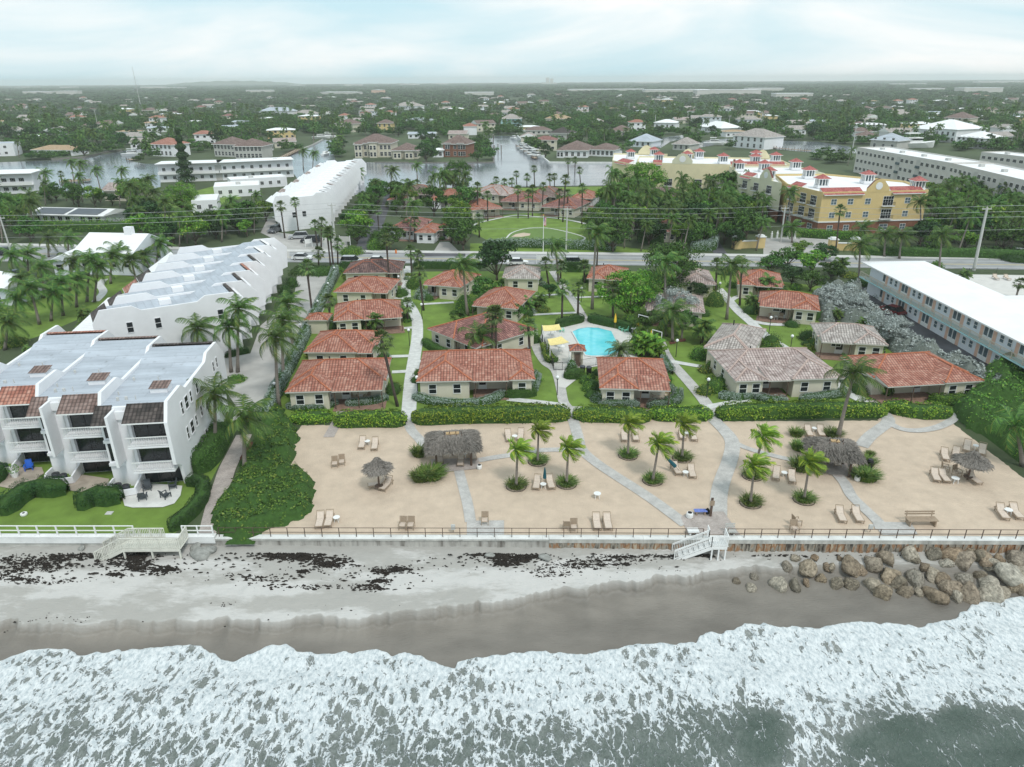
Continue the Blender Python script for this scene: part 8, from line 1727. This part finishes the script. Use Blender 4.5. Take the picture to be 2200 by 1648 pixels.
RK=[(965,337,20),(1040,315,22),(1025,360,27),(1145,350,40),(1215,350,36),(1265,345,19),(1180,297,26),(1262,298,40),(1325,325,28),(1390,345,36),(1455,347,36),(1460,292,46),(1368,292,24),(1400,270,14),(1552,347,42),(1545,272,42),(1625,312,52),(1655,345,38),(1730,330,46),(1605,255,40),(1692,262,42),(1722,252,28),(1797,262,38),(1812,312,42),(1847,332,38),(1812,395,54),(1745,385,24),(1690,385,36),(1585,382,42),(1882,357,48),(1860,280,30),(1927,272,48),(1920,240,34),(1992,272,38),(2042,292,34),(1937,327,36),(1957,355,20),(2002,312,30),(2047,347,48),(2142,312,72),(1952,392,50),(1907,407,28),(2042,392,54),(2102,387,38),(2184,300,55),(2162,240,48),(2082,260,30),(2022,240,38),(1870,215,50),(1972,215,38),(2162,365,38),(2192,385,30),(1350,290,22),(1296,268,18),(1500,300,22),(1760,300,24),(1210,270,22)]
q=random.Random(9)
for k,(zx,zy,rr_)in enumerate(RK):
 px,py=1100+zx/2,1080+zy/2+rr_*.12;x,y,z=on_beach(px,py);s=rr_/2*(y*.92+17)/F*1.02;i=k%7;c0=RM[i]
 if rused[i]:c0=c0.copy();SC.collection.objects.link(c0)
 rused[i]=True;c0.location=(x,y,z+s*.12);c0.rotation_euler=(q.uniform(-1.2,1.2),q.uniform(-1.2,1.2),q.uniform(0,6.28));c0.scale=(s*q.uniform(1.0,1.25),s*q.uniform(.85,1.1),s*q.uniform(.85,1.05))
 sz='large' if rr_>43 else('medium' if rr_>31 else 'small');ps='at the left end of the boulder pile' if zx<1300 else('in the left part of the boulder pile' if zx<1560 else('in the middle of the boulder pile' if zx<1880 else 'in the right part of the boulder pile'));rw='nearest the surf' if zy>370 else('in its middle row' if zy>300 else 'on its wall side')
 tag(c0,sz+' pitted limestone boulder '+ps+', '+rw,'boulder',sz+' boulders '+ps+', '+rw)
for px,py,s,lab in((420,1180,.65,'left grey boulder beside the cream wooden stairs'),(434,1196,.95,'largest flat boulder in front of the cream wooden stairs'),(455,1182,.65,'right grey boulder beside the cream wooden stairs'),(1052,1194,.45,'small pinkish rock alone on the upper beach'),(1171,1199,.6,'pale rock alone on the upper beach left of the white stairs'),(175,1180,.4,'small rock at the foot of the white painted seawall')):
 x,y,z=on_beach(px,py);c0=RM[px%7].copy();c0.data=c0.data.copy();c0.data.materials[0]=MATS['stone_dark'];SC.collection.objects.link(c0);c0.location=(x,y,z+s*.2);c0.scale=(s*1.2,s*.8,s*.6);c0.rotation_euler=(.2,.1,px);tag(c0,lab,'rock');del c0['group']
def seaweed():
 r=rng(77);V=[]
 CL=[(20,1200,60,12,110),(90,1207,80,14,190),(140,1193,60,10,120),(60,1222,80,12,160),(25,1242,60,9,130),(110,1250,70,6,60),(240,1200,70,16,170),(300,1200,25,14,260),(290,1215,30,10,200),(350,1225,35,8,160),(200,1175,45,8,160),(250,1235,20,5,60),(640,1195,50,10,330),(705,1208,45,12,240),(650,1228,14,4,60),(845,1225,40,7,330),(815,1248,20,5,120),(800,1262,45,9,90),(870,1180,20,4,70),(990,1180,60,5,140),(1050,1190,40,8,240),(1090,1205,35,10,330),(1120,1196,45,7,300),(1190,1232,50,11,200),(1230,1215,70,8,220),(1300,1210,70,7,220),(1340,1198,60,6,170),(600,1190,60,10,120),(520,1180,60,6,110),(560,1240,120,9,90),(700,1260,150,5,140),(1440,1195,80,6,130),(1500,1195,40,5,120),(1700,1184,100,6,330),(1850,1188,80,5,240),(1640,1190,60,5,160),(1760,1200,90,6,110),(1900,1195,80,5,90),(150,1345,200,16,190),(450,1350,150,14,120),(60,1360,90,16,170),(560,1350,120,10,110),(900,1330,260,18,120),(1150,1300,120,14,60),(1480,1290,120,20,30),(480,1300,30,4,30)]
 CL+=[(px,1215+20*math.sin(px*.01),160,22,45)for px in range(50,1500,160)]
 for(px,py,sx,sy,n_)in CL:
  for k in range(int(n_*1.15)):
   u,v=r.normal(size=2)*.55;w=math.sin(u*3+px)*.5;x,y,z=G(px+u*sx,py+(v+w*.5)*sy,-1.25)+(0,)
   V.append((x,y,.05 if py>1290 else(.06+.10*r.random()**2),0 if py<1290 else 1))
 V=np.array(V);out=[]
 key={};
 for i in range(0,len(_bx),2):key[(int(_bx[i,0]*2),int(_bx[i,1]*2))]=_bx[i,2]
 for x,y,s,w in V:
  z=key.get((int(x*2),int(y*2)))
  if z is None or y>wally(x)-.12:continue
  dy=(z+1.25)/-36*y*-1;t_=(z-H)/(-1.25-H);x,y=x*t_,y*t_;nn=r.integers(4,7);a0=r.random()*6;L=s*(.95 if not w else 1.2)*r.uniform(.5,1.5)
  P=[(x+L*math.cos(a0+6.283*i/nn)*r.uniform(.4,1.6)*1.7,y+L*math.sin(a0+6.283*i/nn)*r.uniform(.5,1.2)*.8)for i in range(nn)];out.append((P,z))
 b=MB()
 for P,z in out:
  c=np.mean(P,0);h=.05+.05*r.random();n_=len(P)
  for i in range(n_):b.poly([(*P[i],z-.04),(*P[(i+1)%n_],z-.04),(*c,z+h)])
 o=b.build('seaweed','seaweed');tag(o,'dark brown seaweed strewn in clumps and lines over the beach sand','seaweed',kind='stuff')
mat('seaweed',(.022,.017,.013),.8,.5,3)
seaweed()
def boat(label,px,py,L,rz,kind=0,hull='white_paint',grp=None):
 x,y=G(px,py);t=thing('motor_boat' if kind<2 else 'sailing_boat',label,'boat',(x,y,.1),R(rz),grp);w=L*.29;b=MB();st=[(-.5,.85,0),(-.2,1,0),(.15,.95,.03),(.38,.6,.12),(.5,.02,.2)];rows=[]
 for u,k,s in st:hb=L*.11*(1+s*2);rows.append([(u*L,-w/2*k,hb),(u*L*.97,-w/2*k*.55,0),(u*L*.97,w/2*k*.55,0),(u*L,w/2*k,hb)])
 for i in range(4):
  for j in range(3):b.poly([rows[i][j],rows[i+1][j],rows[i+1][j+1],rows[i][j+1]])
  b.poly([rows[i][3],rows[i+1][3],rows[i+1][0],rows[i][0]])
 b.poly(rows[0]);b.build('hull',hull,t)
 if kind==2:b=MB();b.cyl(0,0,L*.1,L*1.25,.09,.05,6);b.bar((0,0,L*.28),(-L*.42,0,L*.26),.12);b.build('mast','white_paint',t)
 h=L*.11;b=MB();b.box(-L*.22,-w*.3,h,L*.15,w*.3,h+L*.12);b.build('cabin','white_paint',t);b=MB();b.box(-L*.20,-w*.31,h+L*.06,L*.152,w*.31,h+L*.10);b.build('window','glass',t)
 if kind==1:b=MB();b.box(-L*.22,-w*.26,h+L*.20,L*.06,w*.26,h+L*.22);[b.bar((sx*L*.1-L*.08,sy*w*.22,h+L*.12),(sx*L*.1-L*.08,sy*w*.22,h+L*.2),.06)for sx in(-1,1)for sy in(-1,1)];b.build('hard_top','white_paint',t)
for k,(px,py,L,rz,kd,lab)in enumerate(((1124,322,11,-60,1,'first motor boat from the far end at the right bank of the main canal'),(1133,328,12,-58,0,'second motor boat from the far end at the right bank of the main canal'),(1143,334,12,-60,1,'third motor boat from the far end at the right bank of the main canal'),(1153,340,13,-55,1,'motor boat nearest the canal point on the main canal'),(1105,300,10,-70,0,'small motor boat near the head of the main canal, right side'),(1098,288,10,20,0,'white motor boat moored across the head of the main canal'),(1118,284,12,10,1,'larger motor boat near the pale blue house'),(285,335,11,5,1,'white motor boat with hard top at the wooden dock, left canal'),(333,306,14,20,1,'large white boat in front of the red-roofed house at left'),(700,334,9,80,0,'motor boat moored behind the third townhouse row'),(690,298,12,10,0,'white motor boat at the inner end of the narrow canal'),(706,296,11,0,1,'second motor boat at the inner end of the narrow canal'),(1487,308,10,30,0,'white motor boat at the right canal docks'),(1535,312,13,-10,1,'large motor boat lying at the right canal'),(1962,318,24,5,1,'big white yacht behind the beige apartment slab'),(510,262,12,0,2,'sailing boat whose bare mast rises above the roofs at left'))):boat(lab,px,py,L,rz,kd)
def dock(label,a,c,w=2.2):
 A=np.array(G(*a));C=np.array(G(*c));d=C-A;L=np.linalg.norm(d);t=thing('dock',label,'dock',(A[0],A[1],0),math.atan2(d[1],d[0]));b=MB();b.box(0,-w/2,.55,L,w/2,.75);b.build('deck','tan_wood',t)
 for k in range(int(L/4)+1):
  for s in(-1,1):b=MB();b.cyl(min(L,k*4),s*w/2,-.1,1.6,.15,n=6);b.build('pile','brown_wood',t)
dock('wooden boat dock jutting out at the left canal',(275,346),(304,344),4);dock('grey concrete pier platform at the left canal',(132,393),(195,390),6);dock('long wooden dock along the narrow canal left of the cream mansion',(596,346),(645,322),3);dock('dock at the right bank of the main canal',(1112,316),(1150,343),2);dock('dock row of the right canal behind the apartments',(1640,318),(1740,327),2)
for k,(px,py)in enumerate(((1060,308),(1070,330),(1077,333),(1062,333))):x,y=G(px,py);t=tag(thing('mooring_pile','dark wooden mooring pile standing in the main canal','mooring pile',(x,y,.0),0,'mooring piles in the main canal'));b=MB();b.cyl(0,0,0,5,.2,n=6);b.build('pile','brown_wood',t);b=MB();b.cyl(0,0,5.001,5.3,.24,.05,6);b.build('cap','white_paint',t)
for k,(px,py,top)in enumerate(((1407,272,238),(1522,270,240),(1477,260,238),(1566,272,248),(1832,318,272),(1748,300,272),(1632,268,240),(1340,238,222),(1351,238,220),(1370,240,224),(1387,242,224),(1429,240,228),(927,228,206),(1010,222,203),(1708,255,240),(1808,258,246),(1868,258,238),(210,270,235),(1008,206,184))):
 x,y=G(px,py);_,z=at_depth(px,top,y);t=thing('street_pole','tall thin pale pole rising from the far trees','pole',(x,y,0),0,'tall thin pale poles in the far town');b=MB();b.cyl(0,0,0,z,.28,.18,6);b.build('pole','pole_concrete',t);b=MB();b.box(-1.5,-.15,z-.6,1.5,.15,z-.3);b.build('arm','pole_concrete',t)
#the wooded town behind: single trees first, then the far wood
KEEP=[W_ for W_ in WATER]+[[(583,500),(580,430),(640,385),(690,350),(745,338),(806,338),(806,400),(760,430),(720,470),(700,490)],[(335,400),(335,335),(640,335),(640,395),(620,412),(480,430),(470,400)],[(-20,405),(-20,335),(88,345),(88,412)],[(60,486),(60,445),(268,445),(268,486)],[(750,342),(750,290),(900,300),(900,342)],[(940,342),(940,300),(1015,300),(1020,342)],[(1190,345),(1195,318),(1325,320),(1330,345)],[(1350,345),(1350,315),(1480,318),(1700,325),(1770,350),(1985,385),(1985,505),(1745,512),(1640,470),(1630,412),(1540,400),(1400,400)],[(1838,352),(1838,310),(2220,335),(2230,420),(2060,395),(1930,372)],[(1005,525),(1005,470),(1085,455),(1180,455),(1262,470),(1275,542),(1060,542)],[(-60,575),(-60,520),(300,531),(550,536),(2300,552),(2300,592),(600,572),(300,568)],[(140,575),(140,500),(300,500),(300,575)],[(-20,635),(-20,590),(110,585),(110,630)],[(0,1200),(-20,800),(120,690),(190,640),(300,560),(560,510),(640,530),(640,560),(560,1200)],[(1640,555),(1640,505),(1780,508),(1790,555)],[(1785,560),(1785,530),(1840,530),(1840,560)],[(550,910),(600,560),(2300,585),(2300,1200),(500,1200)],[(850,418),(850,404),(1240,400),(1340,400),(1340,425),(1100,440),(1060,432),(930,435)],[(820,505),(820,472),(960,470),(975,515),(960,530)],[(1005,460),(1005,428),(1130,418),(1250,425),(1285,425),(1285,455),(1100,450)],[(322,460),(322,430),(470,398),(525,425),(430,462)],[(560,520),(560,495),(620,500),(750,518),(750,545),(560,545)],[(765,540),(780,490),(830,420),(835,395),(845,395),(840,440),(815,520),(800,545)],[(0,690),(60,655),(200,615),(250,600),(285,630),(190,700),(0,790)]]
KEEP=[[(G(*p))for p in P]for P in KEEP[:len(WATER)]]+KEEP[len(WATER):];NW=len(WATER)
def free(x,y,hs=(0,3.0,6.5)):
 for P in KEEP[:NW]:
  if inpoly(x,y,P):return False
 for z in hs:
  q=proj(x,y,z)
  for P in KEEP[NW:]:
   if inpoly(q[0],q[1],P):return False
 for P in KEEP[:NW]:
  if hs[-1]>0 and inpoly(*G(*proj(x,y,hs[-1]*.45)),P):return False
 return True
HOUSES=[(o.location.x+6,o.location.y+5,9)for o in SC.objects if o.parent is None and o.name.split('.')[0]in('mansion','apartment_block')]+[(o.location.x+18,o.location.y+5,9)for o in SC.objects if o.parent is None and o.name.split('.')[0]=='mansion']
def hfree(x,y,r_):
 for(hx,hy,hr)in HOUSES:
  if abs(x-hx)<hr+r_ and-r_-(12 if y<450 else 26)<y-hy<hr+r_:return False
 return True
WALLS=['white_wall','cottage_wall','beige_wall','white_wall','motel_wall','yellow_stucco'];ROOFS=['white_roof','white_roof','tile_brown','tile_grey','bluegrey_roof','tan_roof','tile_red','tile_pinkgrey','tile_wine']
HG={'white_roof':'white-roofed','tile_brown':'brown-roofed','tile_grey':'grey-roofed','bluegrey_roof':'pale blue-roofed','tan_roof':'tan-roofed','tile_red':'red-roofed','tile_pinkgrey':'rosy-grey-roofed','tile_wine':'dark red-roofed'}
hproto={}
def town_house(x,y,rz,w,d,h,wall,roof,zone,ends):
 key=(w,d,h,wall,roof,ends)
 lab='one-storey' if h<4 else 'two-storey';lab=HG[roof]+' '+lab+' house among the trees '+zone;gr=HG[roof]+' houses '+zone
 if key in hproto:r_=hproto[key].put((x,y,0),rz,lab,gr);return
 t=thing('house',lab,'house',(x,y,0),rz,gr);b=MB();b.box(-w/2,-d/2,-.1,w/2,d/2,h);b.build('wall',wall,t);b=MB();hip(b,-w/2-.6,-d/2-.6,w/2+.6,d/2+.6,h,.38 if 'tile' in roof else.2,ends,.2);b.build('roof',[roof,'white_paint'],t)
 b=MB()
 for zz in([1.5]if h<4 else[1.5,4.5]):
  for k in range(int(w/3.4)):
   window(t,(-w/2+(k+.5)*w/int(w/3.4),-d/2-.004,zz),0,1.5,1.2,'white_paint','glass',0)
 hproto[key]=Proto(t);hproto[key].used=True
rr=random.Random(5);KINDS=[]
for k in range(16):
 h=rr.choice([3.0,3.4,5.6,6.0]);KINDS.append((rr.choice([12.,15.,18.]),rr.choice([9.,11.]),h,rr.choice(WALLS),ROOFS[k%len(ROOFS)]if k<9 else rr.choice(['white_roof','white_roof','tile_grey','tile_brown']),rr.choice([(1,1),(0,0),(1,1)])))
nh=0;tries=0
while nh<292 and tries<9000:
 tries+=1;D=225+rr.random()**1.5*1500;x=(rr.random()-.5)*1.5*D
 if not free(x,D,(0,3))or not hfree(x,D,11):continue
 if any(inpoly(*proj(x,D,2),P)for P in KEEP[NW:]):continue
 if D<330 and rr.random()<.5:continue
 K=rr.choice(KINDS);zone='just beyond the canals' if D<520 else('farther inland' if D<1000 else 'far inland')
 town_house(x,D,rr.choice([0,0,1.57,.3,-.3])+rr.uniform(-.15,.15),*K,zone,)if 0 else town_house(x,D,rr.choice([0,0,1.57,.3,-.3])+rr.uniform(-.15,.15),K[0],K[1],K[2],K[3],K[4],zone,K[5])
 HOUSES.append((x,D,9));nh+=1
for k,(px,py,w,d)in enumerate(((60,188,150,60),(150,189,90,50),(330,190,120,50),(375,190,110,50),(90,203,90,40),(150,204,60,30),(1120,180,200,80),(1180,180,120,80),(1390,178,200,80),(1300,197,220,60),(1450,201,160,50),(1560,205,140,40),(1760,175,260,80),(2080,172,420,120),(2150,178,300,60),(1950,182,160,50),(880,182,150,60),(950,181,100,60),(1030,205,70,30),(1640,197,100,40),(2100,200,90,40),(1990,196,80,30),(640,184,100,50),(760,184,120,50),(1700,210,70,30),(560,200,80,30))):
 x,y=G(px,py+2);t=thing('warehouse','long pale flat-roofed building near the horizon','warehouse',(x,y,0),0,'pale flat buildings near the horizon');b=MB();b.box(-w/2,-d/2,-.1,w/2,d/2,9+k%3*2);b.build('wall','beige_wall',t);b=MB();b.box(-w/2-.5,-d/2-.5,9.001+k%3*2,w/2+.5,d/2+.5,10+k%3*2);b.build('roof','white_roof',t);HOUSES.append((x,y,w/2))
b=MB();n_=40;cx,cy=G(500,176);cx,cy=cx/cy*8200,8200
P=[((i/n_-.5)*1500+cx,(math.sin(math.pi*i/n_)**.6)*44*(1+.08*math.sin(i*1.3)))for i in range(n_+1)]
for i in range(n_):b.poly([(P[i][0],cy-250,0),(P[i+1][0],cy-250,0),(P[i+1][0],cy,P[i+1][1]),(P[i][0],cy,P[i][1])]);b.poly([(P[i][0],cy,P[i][1]),(P[i+1][0],cy,P[i+1][1]),(P[i+1][0],cy+300,0),(P[i][0],cy+300,0)])
struct(b.build('hill','far_ground',None,True))
x=G(297,200)[0]/G(297,200)[1]*1150;t=thing('radio_mast','thin tall radio mast on the horizon at left','mast',(x,1150,0));b=MB();b.tube([(0,0,0),(-1.5,0,57)],[.55,.25],5);b.build('mast','pole_concrete',t)
for k in range(3):b=MB();a=k*2.1;b.tube([(14*math.cos(a),14*math.sin(a),0),(-1,0,44)],.08,3);b.build('guy_wire','wire',t)
for px,lab in((1176,'tall pale tower block on the horizon at centre'),(1185,'second tower block on the horizon at centre')):
 x=G(px,200)[0]/G(px,200)[1]*6500;t=thing('tower_block',lab,'tower block',(x,6500,0));b=MB();b.box(-14,-10,0,14,10,50 if px<1180 else 44);b.build('wall','beige_wall',t);b=MB();b.box(-8,-6,50.001 if px<1180 else 44.001,8,6,54 if px<1180 else 47);b.build('roof_housing','grey_wall',t)
TF=tree_proto('broadleaf_tree',20,8.0,4.6,4.4,6.4,12,620,1.05,('leaf_tree','bark'),clump=.42,trunk=.3)
TF2=tree_proto('broadleaf_tree',21,8.5,4.4,4.8,6.8,12,620,1.0,('leaf_deep','bark'),clump=.42,trunk=.3)
CF=coco_proto(61,8.5,2.9,15,(.5,.1,-.05),nseg=7,width=.26,nuts=False,leaf=.75,r0=.24)
CF2=coco_proto(62,8.5,2.7,14,(.4,.2,-.05),nseg=7,width=.26,nuts=False,leaf=.75,lean=(-.3,0),r0=.24)
PT=[]
def scatter(n,d0,d1,r_,protos,sc,labels,group,hs,seed,wgt=1.0,xr=1.48):
 q=random.Random(seed);k=0;tr=0
 while k<n and tr<n*60:
  tr+=1;u=q.random()**wgt;D=d0+(d1-d0)*u;x=(q.random()-.5)*xr*D
  s=q.uniform(*sc);h=[z*s for z in hs]
  if not free(x,D,h):continue
  if any((x-a)**2+(D-b_)**2<(r_*.8+e*.5)**2 for a,b_,e in PT):continue
  if not hfree(x,D,r_*.6):continue
  P_=protos[q.randrange(len(protos))];o=P_.put((x,D,0),q.uniform(0,6.28)if 'tree' in group else 0,labels,group,(s*q.uniform(.85,1.2),s*q.uniform(.85,1.2),s));PT.append((x,D,r_));k+=1
 return k
G1='broadleaf trees in the wooded strip between the coast road and the canals';G2='coconut palms in the wooded strip between the coast road and the canals'
scatter(120,128,320,5.0,TM,(.6,1.25),'leafy green tree in the wooded strip between the coast road and the canals',G1,(0,3,7.5),11)
scatter(95,128,330,2.6,CP,(.75,1.15),'coconut palm in the wooded strip between the coast road and the canals',G2,(0,5,9.5),12)
def pack(polys,n,protos,sc,lab,grp,r_,seed,hs=None):
 q=random.Random(seed);k=0;tr=0
 W_=[[G(*p)for p in P]for P in polys]
 while k<n and tr<n*80:
  tr+=1;P=W_[q.randrange(len(W_))];xs=[p[0]for p in P];ys=[p[1]for p in P];x=q.uniform(min(xs),max(xs));y=q.uniform(min(ys),max(ys))
  if not inpoly(x,y,P)or not free(x,y,(0,2.5,5))or any((x-a)**2+(y-b_)**2<(r_*.7+e*.3)**2 for a,b_,e in PT):continue
  s=q.uniform(*sc)
  protos[q.randrange(len(protos))].put((x,y,0),q.uniform(0,6.28)if 'tree' in lab else 0,lab,grp,(s,s,s*q.uniform(.9,1.15)));PT.append((x,y,r_));k+=1
PK=[[(770,545),(755,470),(800,430),(830,440),(800,500)],[(845,470),(850,430),(1005,445),(1005,520),(960,470)],[(1270,480),(1290,430),(1420,450),(1500,500),(1370,535),(1270,520)],[(1430,420),(1630,430),(1650,500),(1560,530),(1480,500)],[(1990,510),(1990,440),(2250,420),(2250,545),(2000,530)],[(290,545),(330,480),(560,470),(575,500),(540,515),(420,520),(330,550)],[(-40,515),(-40,420),(330,430),(420,470),(270,500),(50,510)],[(1500,425),(1640,470),(1640,510),(1520,520)]]
pack(PK,95,TM,(.55,1.0),'leafy green tree in the packed planting beside the coast road','broadleaf trees packed beside the coast road',3.6,77)
pack(PK,62,CP,(.7,1.05),'coconut palm in the packed planting beside the coast road','coconut palms packed beside the coast road',2.4,78)
pack([[(-20,760),(30,640),(150,590),(240,590),(180,640),(60,740)],[(1850,600),(1800,560),(1850,545),(1900,570)],[(2240,500),(2000,490),(2000,430),(2240,420)]],14,CP,(.7,1.0),'coconut palm on the lawns and verges at the picture edges','coconut palms on the verges at the picture edges',2.4,79)
pack([[(-40,610),(-40,560),(330,562),(345,590),(250,602),(120,592)],[(240,640),(250,600),(330,560),(380,540),(360,580)]],16,TM,(.45,.75),'leafy green tree in the gardens left of the second townhouse row','broadleaf trees in the gardens left of the second townhouse row',3.,80)
scatter(78,330,620,4.6,[TF,TF2],(.7,1.3),'single broadleaf tree between the houses beyond the canals','broadleaf trees between the houses beyond the canals',(0,3,6),13)
scatter(110,320,640,3.0,[CF,CF2],(.75,1.15),'coconut palm between the houses beyond the canals','coconut palms between the houses beyond the canals',(0,5,9),14)
def wood(name,label,rows,protos,seed,hsc):
 q=np.random.default_rng(seed);pts=[];scs=[]
 for(d0,d1,sp)in rows:
  area=.76*(d1*d1-d0*d0);n=int(area/(sp*sp));D=np.sqrt(q.uniform(d0*d0,d1*d1,n));X=(q.random(n)-.5)*1.52*D;s=sp/7.6
  dn=fbm(X/70,D/50,3,seed)>.40
  for x,y,ok in zip(X,D,dn):
   if not ok:continue
   if d0<1300 and(not free(x,y,(0,6))or not hfree(x,y,4)):continue
   if d0>=1300 and not hfree(x,y,2):continue
   z=q.uniform(.55,1.35)*hsc;pts.append((x,y,-.2));scs.append((s*q.uniform(.8,1.3)/protos[1],s*q.uniform(.8,1.3)/protos[1],z*q.uniform(.8,1.1)*min(1.4,max(1,s**.3)),q.uniform(0,6.28)))
 me=bpy.data.meshes.new(name);me.from_pydata(pts,[],[]);S=np.array(scs,dtype=np.float32)
 a=me.attributes.new('sc','FLOAT_VECTOR','POINT');a.data.foreach_set('vector',S[:,:3].ravel());a=me.attributes.new('rot','FLOAT','POINT');a.data.foreach_set('value',S[:,3].copy())
 o=bpy.data.objects.new(name,me);SC.collection.objects.link(o);tag(o,label,'wood',kind='stuff')
 ng=bpy.data.node_groups.new(name,'GeometryNodeTree');ng.interface.new_socket('Geometry',in_out='INPUT',socket_type='NodeSocketGeometry');ng.interface.new_socket('Geometry',in_out='OUTPUT',socket_type='NodeSocketGeometry')
 n,l=ng.nodes,ng.links;gi=n.new('NodeGroupInput');go=n.new('NodeGroupOutput');mp_=n.new('GeometryNodeMeshToPoints');l.new(gi.outputs[0],mp_.inputs['Mesh']);ip=n.new('GeometryNodeInstanceOnPoints');l.new(mp_.outputs[0],ip.inputs['Points'])
 oi=n.new('GeometryNodeObjectInfo');oi.inputs['Object'].default_value=protos[0];oi.inputs['As Instance'].default_value=True;l.new(oi.outputs['Geometry'],ip.inputs['Instance'])
 na=n.new('GeometryNodeInputNamedAttribute');na.data_type='FLOAT_VECTOR';na.inputs['Name'].default_value='sc';l.new(na.outputs['Attribute'],ip.inputs['Scale'])
 nb=n.new('GeometryNodeInputNamedAttribute');nb.data_type='FLOAT';nb.inputs['Name'].default_value='rot';cx_=n.new('ShaderNodeCombineXYZ');l.new(nb.outputs['Attribute'],cx_.inputs[2]);l.new(cx_.outputs[0],ip.inputs['Rotation']);l.new(ip.outputs[0],go.inputs[0])
 md=o.modifiers.new('grow','NODES');md.node_group=ng;return len(pts)
def crown_of(P_):return[c for c in P_.root.children if c.name.startswith('crown')][0]
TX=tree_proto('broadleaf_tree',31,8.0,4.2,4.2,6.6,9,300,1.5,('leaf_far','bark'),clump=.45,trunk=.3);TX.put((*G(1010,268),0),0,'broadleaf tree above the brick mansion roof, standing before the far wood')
n1_=wood('near_wood','mixed woodland filling the gaps between houses beyond the canals',[(300,480,8.0),(480,800,8.2)],(crown_of(TF),1.15),91,.78)
n2_=wood('palm_wood','scattered feathery palm tops standing among the houses beyond the canals',[(320,900,17.)],(crown_of(CF),2.2),92,.95)
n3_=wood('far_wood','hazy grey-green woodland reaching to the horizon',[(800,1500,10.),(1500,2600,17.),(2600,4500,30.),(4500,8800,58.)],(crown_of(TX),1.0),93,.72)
print('wood',n1_,n2_,n3_)
for Pp in CP+SP+AC+TM+YP+[TF,TF2,CF,CF2,TA,TB,TS,SPB,BN,PH,LNG,CHR,TBL,LMP]:
 if not Pp.used:print('unused',Pp.root.name)
